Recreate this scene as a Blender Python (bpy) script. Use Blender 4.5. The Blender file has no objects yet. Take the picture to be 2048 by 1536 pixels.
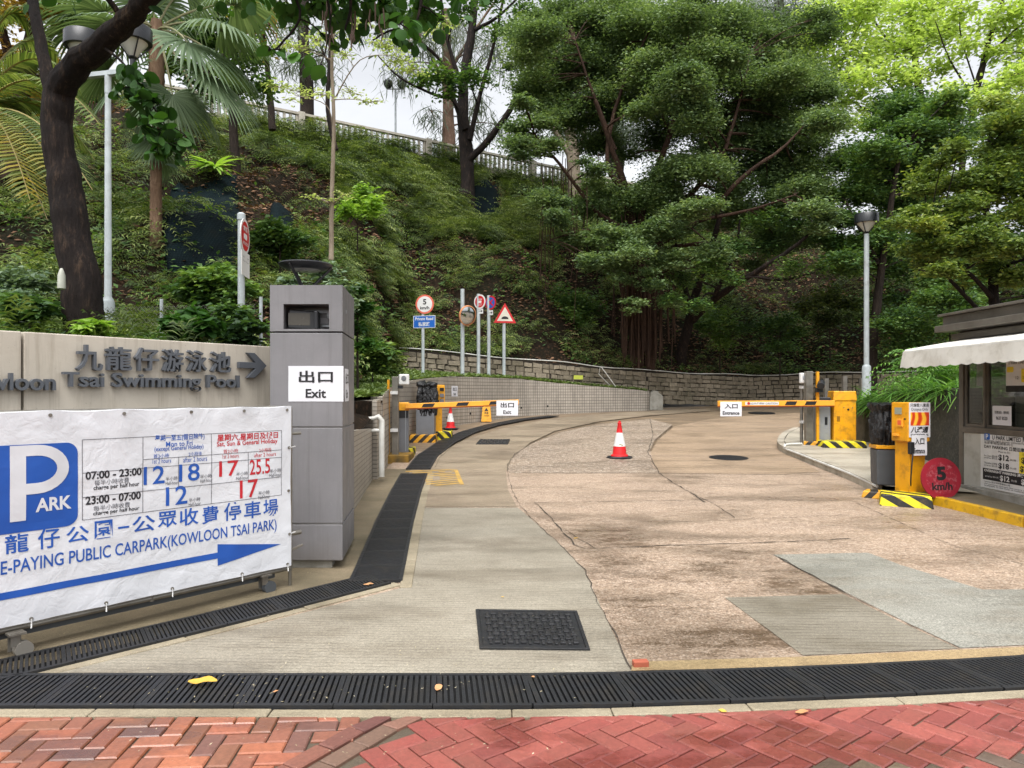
import bpy, bmesh, math, random
import numpy as np
from mathutils import Vector, Matrix, noise as mn
random.seed(7); RNG = np.random.default_rng(11)
S = bpy.context.scene; COL = S.collection
R = math.radians
# ------------------------------------------------------------------ camera, sky, sun, exposure
FPX, CX, HY, CH = 1450.0, 1024.0, 784.0, 1.6          # focal length in photo pixels, centre column, horizon row, eye height
cd = bpy.data.cameras.new('camera'); cam = bpy.data.objects.new('camera', cd); COL.objects.link(cam)
cam.location = (0, 0, CH); cam.rotation_euler = (R(90), 0, 0)
cd.sensor_width = 36; cd.lens = 36 * FPX / 2048; cd.shift_y = (HY - 768) / 2048
cd.clip_start = 0.05; cd.clip_end = 1500
S.camera = cam
SUN_EL, SUN_AZ = R(64), R(190)                         # azimuth clockwise from +Y: high behind the viewer, veiled by cloud
W = bpy.data.worlds.new('World'); S.world = W; W.use_nodes = True
nt = W.node_tree; nt.nodes.clear()
sky = nt.nodes.new('ShaderNodeTexSky'); sky.sky_type = 'NISHITA'; sky.sun_disc = False
sky.sun_elevation = SUN_EL; sky.sun_rotation = SUN_AZ; sky.air_density = 1.0; sky.dust_density = 6.0; sky.ozone_density = 1.0
hs = nt.nodes.new('ShaderNodeHueSaturation'); hs.inputs['Saturation'].default_value = 0.13
bg = nt.nodes.new('ShaderNodeBackground'); bg.inputs['Strength'].default_value = 0.15
wo = nt.nodes.new('ShaderNodeOutputWorld')
tc = nt.nodes.new('ShaderNodeTexCoord'); mp_ = nt.nodes.new('ShaderNodeMapping'); mp_.inputs['Scale'].default_value = (1, 1, 2.4); cn = nt.nodes.new('ShaderNodeTexNoise'); cn.inputs['Scale'].default_value = 2.6; cn.inputs['Detail'].default_value = 7; cn.inputs['Roughness'].default_value = .55   # cloud cover
cr = nt.nodes.new('ShaderNodeValToRGB'); cr.color_ramp.elements[0].position = .35; cr.color_ramp.elements[0].color = (.95, .96, .985, 1); cr.color_ramp.elements[1].position = .62; cr.color_ramp.elements[1].color = (1.2, 1.2, 1.2, 1)
ml = nt.nodes.new('ShaderNodeMix'); ml.data_type = 'RGBA'; ml.blend_type = 'MULTIPLY'; ml.inputs[0].default_value = 1
nt.links.new(tc.outputs['Generated'], mp_.inputs[0]); nt.links.new(mp_.outputs[0], cn.inputs['Vector']); nt.links.new(cn.outputs['Fac'], cr.inputs[0]); nt.links.new(hs.outputs[0], ml.inputs[6]); nt.links.new(cr.outputs[0], ml.inputs[7])
nt.links.new(sky.outputs[0], hs.inputs['Color']); nt.links.new(ml.outputs[2], bg.inputs['Color']); nt.links.new(bg.outputs[0], wo.inputs['Surface'])
sl = bpy.data.lights.new('sun', 'SUN'); sl.energy = 0.5; sl.angle = R(50); sl.color = (1.0, 0.96, 0.9)
sun = bpy.data.objects.new('sun', sl); COL.objects.link(sun)
sd = Vector((math.sin(SUN_AZ) * math.cos(SUN_EL), math.cos(SUN_AZ) * math.cos(SUN_EL), math.sin(SUN_EL)))
sun.rotation_euler = (-sd).to_track_quat('-Z', 'Y').to_euler(); sun.location = (0, -10, 40)
S.view_settings.view_transform = 'Standard'; S.view_settings.look = 'None'; S.view_settings.gamma = 1; S.view_settings.exposure = 1.05
S.cycles.max_bounces = 7; S.cycles.diffuse_bounces = 3; S.cycles.glossy_bounces = 3; S.cycles.transmission_bounces = 5
S.cycles.transparent_max_bounces = 8; S.cycles.use_denoising = True; S.cycles.caustics_reflective = False; S.cycles.caustics_refractive = False

# ------------------------------------------------------------------ helpers: placing
def P(px, py, d): return Vector(((px - CX) / FPX * d, d, CH - (py - HY) / FPX * d))
GK = [(-60, 0), (5, 0), (6.5, .025), (8, .075), (11, .19), (15, .37), (20, .62), (25, .86), (30, 1.1), (36, 1.35), (50, 1.6), (400, 1.6)]
_gx = np.array([a for a, b in GK], float); _gz = np.array([b for a, b in GK], float)
def g(y): return float(np.interp(y, _gx, _gz))
def G(px, py):
    d = 5.0
    for i in range(80): d = .5 * d + .5 * (CH - g(d)) * FPX / max(py - HY, 4)
    return ((px - CX) / FPX * d, d)
class Pl:                                              # an upright plane through O along D (plan), read by photo column and row
    def __init__(s, O, D): s.O = Vector(O); s.D = Vector(D).normalized(); s.N = Vector((s.D.y, -s.D.x))
    def s(s, px):
        k = (px - CX) / FPX; return (k * s.O.y - s.O.x) / (s.D.x - k * s.D.y)
    def z(s, px, py): return CH - (py - HY) / FPX * (s.O.y + s.s(px) * s.D.y)
    def at(s, u, z, off=0.0):
        q = s.O + s.D * u + s.N * off; return Vector((q.x, q.y, z))
# ------------------------------------------------------------------ helpers: objects
ORG = {}
def tag(o, label=None, cat=None, group=None, kind=None):
    if label: o['label'] = label
    if cat: o['category'] = cat
    if group: o['group'] = group
    if kind: o['kind'] = kind
    return o
def thing(name, loc, label, cat, group=None, rz=0):
    o = bpy.data.objects.new(name, None); COL.objects.link(o); o.empty_display_size = .1
    o.location = loc; o.rotation_euler = (0, 0, rz); ORG[o.name] = Vector(loc)
    return tag(o, label, cat, group)
def link(name, me, parent=None, recenter=True):
    o = bpy.data.objects.new(name, me); COL.objects.link(o)
    if parent is not None:
        org = ORG.get(parent.name, Vector((0, 0, 0))); o.parent = parent; ORG[o.name] = org
        me.transform(Matrix.Translation(-org))
    elif recenter and len(me.vertices):
        n = len(me.vertices); a = np.empty(n * 3, np.float32); me.vertices.foreach_get('co', a); a = a.reshape(-1, 3)
        lo, hi = a.min(0), a.max(0); org = Vector((float(lo[0] + hi[0]) / 2, float(lo[1] + hi[1]) / 2, float(lo[2])))
        me.transform(Matrix.Translation(-org)); o.location = org; ORG[o.name] = org
    else: ORG[o.name] = Vector((0, 0, 0))
    return o
def copy_tree(o, parent=None):
    c = o.copy(); COL.objects.link(c); ORG[c.name] = ORG.get(o.name, Vector())
    if parent is not None: c.parent = parent
    for ch in list(o.children): copy_tree(ch, c)
    return c
_tob = None
_tcache = {}
def text_geo(body, bold=0.0, extrude=0.0, shear=0.0, sp=1.0):
    global _tob
    key = (body, bold, extrude, shear, sp)
    if key in _tcache: return _tcache[key]
    if _tob is None:
        _tob = bpy.data.objects.new('tmp_text', bpy.data.curves.new('tmp_text', 'FONT')); COL.objects.link(_tob)
    c = _tob.data; c.body = body; c.offset = bold; c.extrude = extrude; c.shear = shear; c.space_character = sp; c.resolution_u = 3
    bpy.context.view_layer.update()
    me = bpy.data.meshes.new_from_object(_tob.evaluated_get(bpy.context.evaluated_depsgraph_get()))
    v = np.array([x.co[:] for x in me.vertices]).reshape(-1, 3); f = [tuple(p.vertices) for p in me.polygons]
    bpy.data.meshes.remove(me)
    lo, hi = v.min(0), v.max(0); v[:, :2] -= (lo[:2] + hi[:2]) / 2
    _tcache[key] = (v, f, hi[0] - lo[0], hi[1] - lo[1]); return _tcache[key]
class MB:
    def __init__(s): s.v = []; s.f = []; s.m = []
    def add(s, vs, fs, mi=0):
        b = len(s.v); s.v.extend([tuple(x) for x in vs]); s.f.extend([tuple(i + b for i in f) for f in fs]); s.m.extend([mi] * len(fs)); return s
    def box(s, c, d, rz=0, mi=0, M=None, taper=1.0):
        x, y, z = d[0] / 2, d[1] / 2, d[2] / 2; M0 = Matrix.Translation(c) @ Matrix.Rotation(rz, 4, 'Z')
        if M is not None: M0 = M0 @ M
        vs = [M0 @ Vector((a * x * (taper if k > 0 else 1), b * y * (taper if k > 0 else 1), k * z)) for k in (-1, 1) for a, b in ((-1, -1), (1, -1), (1, 1), (-1, 1))]
        return s.add(vs, [(3, 2, 1, 0), (4, 5, 6, 7), (0, 1, 5, 4), (1, 2, 6, 5), (2, 3, 7, 6), (3, 0, 4, 7)], mi)
    def tube(s, pts, rad, n=8, cap=True, mi=0, wob=0):
        pts = [Vector(p) for p in pts]
        if not isinstance(rad, (list, tuple)): rad = [rad] * len(pts)
        up = Vector((.13, .21, .97)); vs = []; fs = []; pu = None
        for i, p in enumerate(pts):
            t = (pts[min(i + 1, len(pts) - 1)] - pts[max(i - 1, 0)]).normalized()
            if pu is None: pu = t.orthogonal().normalized()
            a = (pu - t * pu.dot(t)).normalized(); b = t.cross(a); pu = a
            for k in range(n):
                w = 2 * math.pi * k / n; r = rad[i] * (1 + (wob * mn.noise(Vector((math.cos(w) * 2, math.sin(w) * 2, i * .35 + p.x))) if wob else 0))
                vs.append(p + (a * math.cos(w) + b * math.sin(w)) * r)
        for i in range(len(pts) - 1):
            for k in range(n): fs.append((i * n + k, i * n + (k + 1) % n, (i + 1) * n + (k + 1) % n, (i + 1) * n + k))
        if cap: fs += [tuple(reversed(range(n))), tuple(range((len(pts) - 1) * n, len(pts) * n))]
        return s.add(vs, fs, mi)
    def rough(s, pts, rad, n=44, step=.035):           # bark with ridges, lumps and knots in the mesh itself
        P_ = [Vector(p) for p in pts]; out = []; rr = []
        for i in range(len(P_) - 1):
            m = max(1, int((P_[i + 1] - P_[i]).length / step))
            for k_ in range(m): out.append(P_[i].lerp(P_[i + 1], k_ / m)); rr.append(rad[i] + (rad[i + 1] - rad[i]) * k_ / m)
        out.append(P_[-1]); rr.append(rad[-1]); pu = None; vs = []; fs = []; L_ = 0
        for i, p in enumerate(out):
            t = (out[min(i + 3, len(out) - 1)] - out[max(i - 3, 0)]).normalized(); pu = t.orthogonal().normalized() if pu is None else pu; a = (pu - t * pu.dot(t)).normalized(); b = t.cross(a); pu = a; L_ += step
            for k_ in range(n):
                w = 2 * math.pi * k_ / n; c, s_ = math.cos(w), math.sin(w)
                e = 1 + .17 * mn.noise(Vector((c * 1.3, s_ * 1.3, L_ * 1.6))) + .10 * (.4 - abs(mn.noise(Vector((c * 4.5, s_ * 4.5, L_ * 2.2))))) + .07 * (.4 - abs(mn.noise(Vector((c * 9, s_ * 9, L_ * 5))))) + .03 * mn.noise(Vector((c * 16, s_ * 16, L_ * 16)))
                vs.append(p + (a * c + b * s_) * rr[i] * e)
        fs = [(i * n + k_, i * n + (k_ + 1) % n, (i + 1) * n + (k_ + 1) % n, (i + 1) * n + k_) for i in range(len(out) - 1) for k_ in range(n)]
        return s.add(vs, fs + [tuple(range((len(out) - 1) * n, len(out) * n))])
    def cyl(s, p0, p1, r0, r1=None, n=16, mi=0): return s.tube([p0, p1], [r0, r0 if r1 is None else r1], n, True, mi)
    def lathe(s, prof, c, n=24, mi=0, M=None, cap=True):
        M0 = Matrix.Translation(c)
        if M is not None: M0 = M0 @ M
        vs = [M0 @ Vector((r * math.cos(2 * math.pi * k / n), r * math.sin(2 * math.pi * k / n), z)) for r, z in prof for k in range(n)]
        fs = [(i * n + k, i * n + (k + 1) % n, (i + 1) * n + (k + 1) % n, (i + 1) * n + k) for i in range(len(prof) - 1) for k in range(n)]
        if cap: fs += [tuple(reversed(range(n))), tuple(range((len(prof) - 1) * n, len(prof) * n))]
        return s.add(vs, fs, mi)
    def prism(s, poly, fn, t0, t1, mi=0):              # 2D polygon extruded between offsets t0,t1; fn(u,v,w) -> point
        n = len(poly); vs = [fn(u, v, t0) for u, v in poly] + [fn(u, v, t1) for u, v in poly]
        return s.add(vs, [tuple(reversed(range(n))), tuple(range(n, 2 * n))] + [(i, (i + 1) % n, n + (i + 1) % n, n + i) for i in range(n)], mi)
    def text(s, body, fn, cu, cv, w, h, lift=.002, bold=.0, extrude=0.0, depth=None, mi=0, shear=0, sp=1.0):
        v, f, tw, th = text_geo(body, bold, extrude, shear, sp)
        sx = (w / tw) if w else (h / th); sy = (h / th) if h else sx
        vs = [fn(cu + a * sx, cv + b * sy, lift + (0 if not extrude else (c / extrude * .5 + .5) * depth)) for a, b, c in v]
        return s.add(vs, f, mi)
    def mesh(s, name, mats, smooth=None):
        me = bpy.data.meshes.new(name); me.from_pydata([tuple(x) for x in s.v], [], s.f)
        for m in (mats if isinstance(mats, (list, tuple)) else [mats]): me.materials.append(m)
        if any(s.m): me.polygons.foreach_set('material_index', s.m)
        if smooth:
            me.polygons.foreach_set('use_smooth', [True] * len(me.polygons)); me.set_sharp_from_angle(angle=R(smooth))
        me.update(); return me
    def build(s, name, mats, parent=None, smooth=None, bevel=0, recenter=True):
        me = s.mesh(name, mats, smooth); o = link(name, me, parent, recenter)
        if bevel:
            b = o.modifiers.new('bevel', 'BEVEL'); b.width = bevel; b.segments = 2; b.limit_method = 'ANGLE'; b.angle_limit = R(40)
        return o
def frame(o, ux, uy=None):                             # fn(u,v,w) for a flat panel at o, u along ux, v along uy (default up), w out of it
    o = Vector(o); ux = Vector(ux).normalized(); uy = Vector(uy).normalized() if uy is not None else Vector((0, 0, 1)); n = ux.cross(uy)
    return lambda u, v, w: o + ux * u + uy * v + n * w
def rrect(u0, v0, u1, v1, r, n=6):
    out = []
    for cx, cy, a in ((u1 - r, v1 - r, 0), (u0 + r, v1 - r, 90), (u0 + r, v0 + r, 180), (u1 - r, v0 + r, 270)):
        out += [(cx + r * math.cos(R(a + 90 * k / n)), cy + r * math.sin(R(a + 90 * k / n))) for k in range(n + 1)]
    return out
def disc(cu, cv, r, n=32, ry=None): return [(cu + r * math.cos(2 * math.pi * k / n), cv + (ry or r) * math.sin(2 * math.pi * k / n)) for k in range(n)]
def rect(u0, v0, u1, v1): return [(u0, v0), (u1, v0), (u1, v1), (u0, v1)]
# ------------------------------------------------------------------ helpers: materials
def L(r, g_, b): return tuple(((c / 255 + .055) / 1.055) ** 2.4 if c > 10 else c / 255 / 12.92 for c in (r, g_, b)) + (1,)
class NT:
    def __init__(s, name):
        s.m = bpy.data.materials.new(name); s.m.use_nodes = True; s.t = s.m.node_tree; s.b = s.t.nodes['Principled BSDF']
    def n(s, typ, **k):
        x = s.t.nodes.new('ShaderNode' + typ)
        for a, v in k.items():
            if a.startswith('i_'): x.inputs[int(a[2:]) if a[2:].isdigit() else a[2:].replace('_', ' ')].default_value = v
            else: setattr(x, a, v)
        return x
    def l(s, a, b): s.t.links.new(a, b)
    def noise(s, vec, scale, detail=4, rough=.55):
        x = s.n('TexNoise'); x.inputs['Scale'].default_value = scale; x.inputs['Detail'].default_value = detail; x.inputs['Roughness'].default_value = rough
        if vec is not None: s.l(vec, x.inputs['Vector'])
        return x.outputs['Fac']
    def ramp(s, fac, stops, interp='LINEAR'):
        x = s.n('ValToRGB'); x.color_ramp.interpolation = interp; e = x.color_ramp.elements
        while len(e) < len(stops): e.new(.5)
        for i, (p, c) in enumerate(stops): e[i].position = p; e[i].color = c if isinstance(c, tuple) else (c, c, c, 1)
        s.l(fac, x.inputs['Fac']); return x.outputs['Color']
    def mix(s, f, a, b, mode='MIX'):
        x = s.n('Mix', data_type='RGBA', blend_type=mode)
        for sock, v in ((x.inputs['Factor'], f), (x.inputs['A'], a), (x.inputs['B'], b)):
            pass
        fs = [i for i in x.inputs if i.name == 'Factor' and i.type == 'VALUE'][0]; A = [i for i in x.inputs if i.name == 'A' and i.type == 'RGBA'][0]; B = [i for i in x.inputs if i.name == 'B' and i.type == 'RGBA'][0]
        for sock, v in ((fs, f), (A, a), (B, b)):
            if hasattr(v, 'links'): s.l(v, sock)
            else: sock.default_value = v
        return [o for o in x.outputs if o.type == 'RGBA'][0]
    def math(s, op, a, b=None, clamp=False):
        x = s.n('Math', operation=op, use_clamp=clamp)
        for i, v in enumerate((a, b)):
            if v is None: continue
            if hasattr(v, 'links'): s.l(v, x.inputs[i])
            else: x.inputs[i].default_value = v
        return x.outputs[0]
    def bump(s, h, strength=.3, dist=.01, nrm=None):
        x = s.n('Bump'); x.inputs['Strength'].default_value = strength; x.inputs['Distance'].default_value = dist; s.l(h, x.inputs['Height'])
        if nrm is not None: s.l(nrm, x.inputs['Normal'])
        s.l(x.outputs[0], s.b.inputs['Normal']); return x.outputs[0]
    def pos(s): return s.n('NewGeometry').outputs['Position']
    def obj(s): return s.n('TexCoord').outputs['Object']
    def uv(s): return s.n('TexCoord').outputs['UV']
    def mapp(s, vec, sc=(1, 1, 1), rot=(0, 0, 0), loc=(0, 0, 0)):
        x = s.n('Mapping'); x.inputs['Scale'].default_value = sc; x.inputs['Rotation'].default_value = rot; x.inputs['Location'].default_value = loc; s.l(vec, x.inputs['Vector']); return x.outputs[0]
    def sep(s, vec):
        x = s.n('SeparateXYZ'); s.l(vec, x.inputs[0]); return x.outputs
    def attr(s, name): return s.n('Attribute', attribute_name=name).outputs['Fac']
    def col(s, c): 
        if hasattr(c, 'links'): s.l(c, s.b.inputs['Base Color'])
        else: s.b.inputs['Base Color'].default_value = c
    def rgh(s, c):
        if hasattr(c, 'links'): s.l(c, s.b.inputs['Roughness'])
        else: s.b.inputs['Roughness'].default_value = c
def pm(name, c1, c2=None, scale=4, rough=.5, metal=0, bump=0, bscale=60, dirt=None, dscale=3, damt=.5, spec=None):
    k = NT(name); ob = k.obj(); c2 = c2 or tuple(x * .82 for x in c1[:3]) + (1,)
    c = k.ramp(k.noise(ob, scale, 6), [(.3, c1), (.7, c2)])
    if dirt:
        d = k.ramp(k.noise(ob, dscale, 8, .7), [(.5, 0.0), (.72, damt)]); c = k.mix(d, c, dirt)
    k.col(c); k.rgh(k.ramp(k.noise(ob, scale * 3, 4), [(.3, max(rough - .08, .03)), (.7, min(rough + .1, 1))])); k.b.inputs['Metallic'].default_value = metal
    if bump: k.bump(k.noise(ob, bscale, 5), bump, .006)
    return k.m
def leafmat(name, cols, trans=.3, rough=.42, hue_noise=1.5):
    k = NT(name); ob = k.pos()
    r = k.n('NewGeometry').outputs['Random Per Island']; t = k.attr('tint')
    f = k.math('ADD', k.math('MULTIPLY', r, .45), k.math('MULTIPLY', t, .55))
    f = k.math('ADD', f, k.math('MULTIPLY', k.math('SUBTRACT', k.noise(ob, hue_noise, 3), .5), .5), True)
    n = len(cols); c = k.ramp(f, [(.08 + .84 * i / (n - 1), cc) for i, cc in enumerate(cols)])
    k.col(c); k.rgh(rough + .1); k.b.inputs['Specular IOR Level'].default_value = .28
    tr = k.n('BsdfTranslucent'); k.l(k.mix(1.0, c, (1.25, 1.3, .6, 1), 'MULTIPLY'), tr.inputs['Color'])
    mx = k.n('MixShader'); mx.inputs[0].default_value = trans
    k.l(k.b.outputs[0], mx.inputs[1]); k.l(tr.outputs[0], mx.inputs[2]); k.l(mx.outputs[0], k.t.nodes['Material Output'].inputs['Surface'])
    return k.m
# ------------------------------------------------------------------ helpers: leaves by the thousand (numpy)
def mesh_np(name, v, q, mat, tint=None, smooth=False):
    me = bpy.data.meshes.new(name); nv, nq = len(v), len(q); k = q.shape[1]
    me.vertices.add(nv); me.vertices.foreach_set('co', np.ascontiguousarray(v, np.float32).ravel())
    me.loops.add(nq * k); me.loops.foreach_set('vertex_index', np.ascontiguousarray(q, np.int32).ravel())
    me.polygons.add(nq); me.polygons.foreach_set('loop_start', np.arange(nq, dtype=np.int32) * k)
    if tint is not None:
        a = me.attributes.new('tint', 'FLOAT', 'POINT'); a.data.foreach_set('value', np.ascontiguousarray(tint, np.float32))
    me.materials.append(mat); me.update(calc_edges=True); me.validate()
    if smooth: me.polygons.foreach_set('use_smooth', np.ones(nq, bool))
    return me
def nrm(a): return a / np.maximum(np.linalg.norm(a, axis=-1, keepdims=True), 1e-9)
def scatter(proto, pos, ax, up, sc, tint):             # proto: (verts, quads) with x = leaf axis, z = leaf normal
    pv, pq = proto; n = len(pos); ax = nrm(ax); y = nrm(np.cross(up, ax)); z = np.cross(ax, y)
    if np.ndim(sc) == 1: sc = sc[:, None]
    v = pos[:, None, :] + sc[:, None, :] * (pv[None, :, 0, None] * ax[:, None, :] + pv[None, :, 1, None] * y[:, None, :] + pv[None, :, 2, None] * z[:, None, :])
    q = pq[None] + (np.arange(n) * len(pv))[:, None, None]
    return v.reshape(-1, 3), q.reshape(-1, pq.shape[1]), np.repeat(tint, len(pv))
def join(parts):
    vs, qs, ts, b = [], [], [], 0
    for v, q, t in parts: vs.append(v); qs.append(q + b); ts.append(t); b += len(v)
    return np.concatenate(vs), np.concatenate(qs), np.concatenate(ts)
DIAMOND = (np.array([(0, 0, 0), (.45, .24, .05), (1, 0, -.06), (.45, -.24, .05)], float), np.array([(0, 1, 2, 3)]))
SLIM = (np.array([(0, 0, 0), (.5, .03, .02), (1, 0, -.15), (.5, -.03, .02)], float), np.array([(0, 1, 2, 3)]))
def oval(wid=.5, seg=5, fold=.12, droop=.15):
    vs, qs = [], []
    for i in range(seg + 1):
        t = i / seg; w = wid * (math.sin(math.pi * min(t * .92 + .04, 1)) ** .7) * .5; z = -droop * t * t
        vs += [(t, w, z + fold * w), (t, 0, z), (t, -w, z + fold * w)]
    for i in range(seg): a = i * 3; qs += [(a, a + 3, a + 4, a + 1), (a + 1, a + 4, a + 5, a + 2)]
    return np.array(vs, float), np.array(qs)
OVAL = oval(); ROUND = oval(.85, 6, .15, .2)
def frond(n=9, wid=.42, curve=.55):
    vs, qs = [], []
    for i in range(n):
        t = (i + .6) / n; x = t; z = .35 * math.sin(t * 2.4) - curve * t * t * .6; L_ = wid * (1 - .75 * t) * (.6 + .4 * min(1, t * 5))
        for sg in (1, -1):
            b = len(vs); w = .9 / n * .42
            vs += [(x - w, 0, z), (x + L_ * .45 - w * .6, sg * L_ * .5, z - .02), (x + L_ * .55, sg * L_, z - .1), (x + w + L_ * .3, sg * L_ * .45, z - .02)]
            qs.append((b, b + 1, b + 2, b + 3))
    return np.array(vs, float), np.array(qs)
FROND = frond(7, .46); FROND2 = frond(9, .34, .9)
def rdir(n, zlo=-.3, zhi=.4):
    a = RNG.uniform(0, 2 * np.pi, n); z = RNG.uniform(zlo, zhi, n); r = np.sqrt(np.maximum(1 - z * z, 0)); return np.stack([r * np.cos(a), r * np.sin(a), z], 1)
# ================================================================== SETTING
# ---- ground materials
def concrete(name, c1, c2, c3=None, speck=.25, groove=0.0, gscale=22, rough=(.45, .75), stain=False, pit=.25, sscale=170, wet=.5, xsp=None):
    k = NT(name); p = k.pos()
    c = k.ramp(k.noise(p, 1.1, 8, .62), [(.3, c1), (.5, k_mid(c1, c2)), (.7, c2)])
    if c3: c = k.mix(k.ramp(k.noise(k.mapp(p, (1, 2.2, 1), loc=(7, 3, 1)), .8, 8, .68), [(.48, 0.0), (.68, .75)]), c, c3)
    sp = k.noise(p, sscale, 2, .5)
    c = k.mix(1.0, c, k.ramp(sp, [(.3, 1 - speck), (.5, 1.0), (.72, 1 + speck * .9)]), 'MULTIPLY')
    fine = k.noise(p, sscale * .35, 3, .7)
    c = k.mix(1.0, c, k.ramp(fine, [(.3, 1 - speck * .55), (.7, 1 + speck * .4)]), 'MULTIPLY')
    if xsp:                                            # scattered pale stones showing through
        v = k.n('TexVoronoi'); v.inputs['Scale'].default_value = xsp[0]; k.l(p, v.inputs['Vector'])
        cv = k.ramp(k.sep(v.outputs['Color'])[0], [(0, xsp[1]), (.5, xsp[2]), (1, xsp[3])])
        c = k.mix(k.ramp(v.outputs['Distance'], [(.25, xsp[4]), (.6, .15)]), c, cv)
    h = sp
    wetn = k.noise(k.mapp(p, (.7, 1.6, 1), loc=(2, 9, 0)), .9, 6, .6)
    if stain:
        st = k.attr('stain'); sn = k.noise(k.mapp(p, (1, 2.2, 1)), 2.6, 12, .78); ln = k.noise(p, 45, 5, .85)
        m = k.math('ADD', k.math('ADD', k.math('MULTIPLY', st, .46), k.math('MULTIPLY', k.math('SUBTRACT', sn, .5), 2.7)), k.math('MULTIPLY', k.math('SUBTRACT', ln, .5), 2.1))
        c = k.mix(k.ramp(m, [(.33, 0.0), (.5, .66), (1.0, .9)]), c, L(80, 60, 38))
        wetn = k.math('ADD', wetn, k.math('MULTIPLY', st, .12))
    if groove:
        z = k.sep(k.mapp(p, (1, 1, 1), rot=(0, 0, R(2))))
        gy = k.math('ADD', k.math('MULTIPLY', z[1], gscale * 2 * math.pi), k.math('MULTIPLY', k.noise(p, 6, 3), 5.0))
        gr = k.math('SINE', gy); gm = k.math('MULTIPLY', k.ramp(gr, [(.0, 1.0), (.75, 1.0), (1.0, 0.0)]), 1.0)
        gb = k.noise(k.mapp(p, (1.2, 14, 1)), 3.0, 4, .6)
        c = k.mix(k.math('MULTIPLY', k.math('MULTIPLY', k.math('SUBTRACT', 1.0, gm), groove), k.ramp(gb, [(.35, .1), (.65, 1.3)])), c, L(70, 62, 50))
        h = k.math('ADD', k.math('MULTIPLY', sp, .6), k.math('MULTIPLY', gm, .8))
    dk = k.ramp(wetn, [(.5, 1.0), (.68, 1 - wet * .5)])
    c = k.mix(1.0, c, dk, 'MULTIPLY')
    k.col(c); k.rgh(k.ramp(wetn, [(.42, rough[1]), (.68, rough[0])]))
    k.b.inputs['Specular IOR Level'].default_value = .45
    k.bump(h, pit, .006); return k.m
def k_mid(a, b): return tuple((x + y) / 2 for x, y in zip(a, b))
M_drive = concrete('aggregate_concrete', L(162, 142, 122), L(140, 122, 104), L(122, 107, 92), .6, stain=True, rough=(.26, .62), sscale=75, pit=.6, xsp=(46, L(110, 88, 72), L(166, 144, 124), L(202, 184, 166), .65), wet=.7)
M_exit = concrete('brushed_concrete', L(150, 143, 128), L(130, 123, 108), L(108, 99, 84), .3, groove=.55, gscale=21, rough=(.42, .72), sscale=120)
M_strip = concrete('mossy_concrete', L(126, 112, 90), L(100, 92, 72), L(78, 72, 52), .3, rough=(.4, .75))
M_edge = concrete('edging_concrete', L(158, 148, 126), L(126, 115, 94), L(96, 86, 66), .3, rough=(.5, .8))
M_gravel = concrete('exposed_pebbles', L(128, 112, 94), L(112, 98, 84), None, .5, sscale=60, pit=.8, xsp=(26, L(96, 82, 70), L(154, 138, 120), L(194, 182, 166), .9))
M_diam = concrete('imprinted_concrete', L(152, 130, 106), L(132, 112, 90), L(116, 99, 82), .4, groove=.6, gscale=4.2, rough=(.36, .66), sscale=80, xsp=(50, L(130, 108, 88), L(172, 152, 130), L(190, 172, 150), .35))
M_slab = concrete('grey_slab', L(144, 142, 132), L(126, 124, 114), L(124, 116, 102), .5, rough=(.34, .6), sscale=110)
M_slab2 = concrete('grooved_slab', L(134, 128, 114), L(112, 105, 91), L(88, 79, 62), .4, groove=.8, gscale=17, rough=(.34, .65))
M_ochre = concrete('stained_edging', L(164, 144, 108), L(142, 120, 86), L(88, 70, 48), .45, rough=(.4, .7))
M_pave = concrete('pale_paving', L(172, 164, 148), L(152, 144, 128), L(120, 110, 94), .2, rough=(.45, .75))
M_far = concrete('worn_driveway', L(132, 114, 92), L(110, 94, 76), L(92, 80, 66), .3, rough=(.3, .6), sscale=60)
M_crack = pm('crack_filler', L(62, 54, 44), rough=.8)
M_sand = concrete('path_sand', L(90, 80, 66), L(70, 62, 50), None, .3)
def drape(name, poly, dz, mat, holes=None, step=None, parent=None, flat=None):
    bm = bmesh.new(); bm.faces.new([bm.verts.new((x, y, 0)) for x, y in poly])
    def cut(co, no): bmesh.ops.bisect_plane(bm, geom=bm.verts[:] + bm.edges[:] + bm.faces[:], plane_co=co, plane_no=no, dist=1e-6)
    for yk in _gx[1:-1]: cut((0, yk, 0), (0, 1, 0))
    if step:
        xs = [v.co.x for v in bm.verts]; ys = [v.co.y for v in bm.verts]
        for x in np.arange(min(xs), max(xs), step): cut((x, 0, 0), (1, 0, 0))
        for y in np.arange(min(ys), max(ys), step): cut((0, y, 0), (0, 1, 0))
    for v in bm.verts: v.co.z = (g(v.co.y) if flat is None else flat) + dz
    bmesh.ops.recalc_face_normals(bm, faces=bm.faces[:])
    for f in bm.faces:
        if f.normal.z < 0: f.normal_flip()
    me = bpy.data.meshes.new(name); bm.to_mesh(me); bm.free(); me.materials.append(mat)
    return link(name, me, parent, recenter=False)
def gp(*pts): return [G(*p) for p in pts]
def struct(o): o['kind'] = 'structure'; return o
struct(drape('ground', [(-60, -40), (60, -40), (60, 400), (-60, 400)], -.02, M_far))
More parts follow.
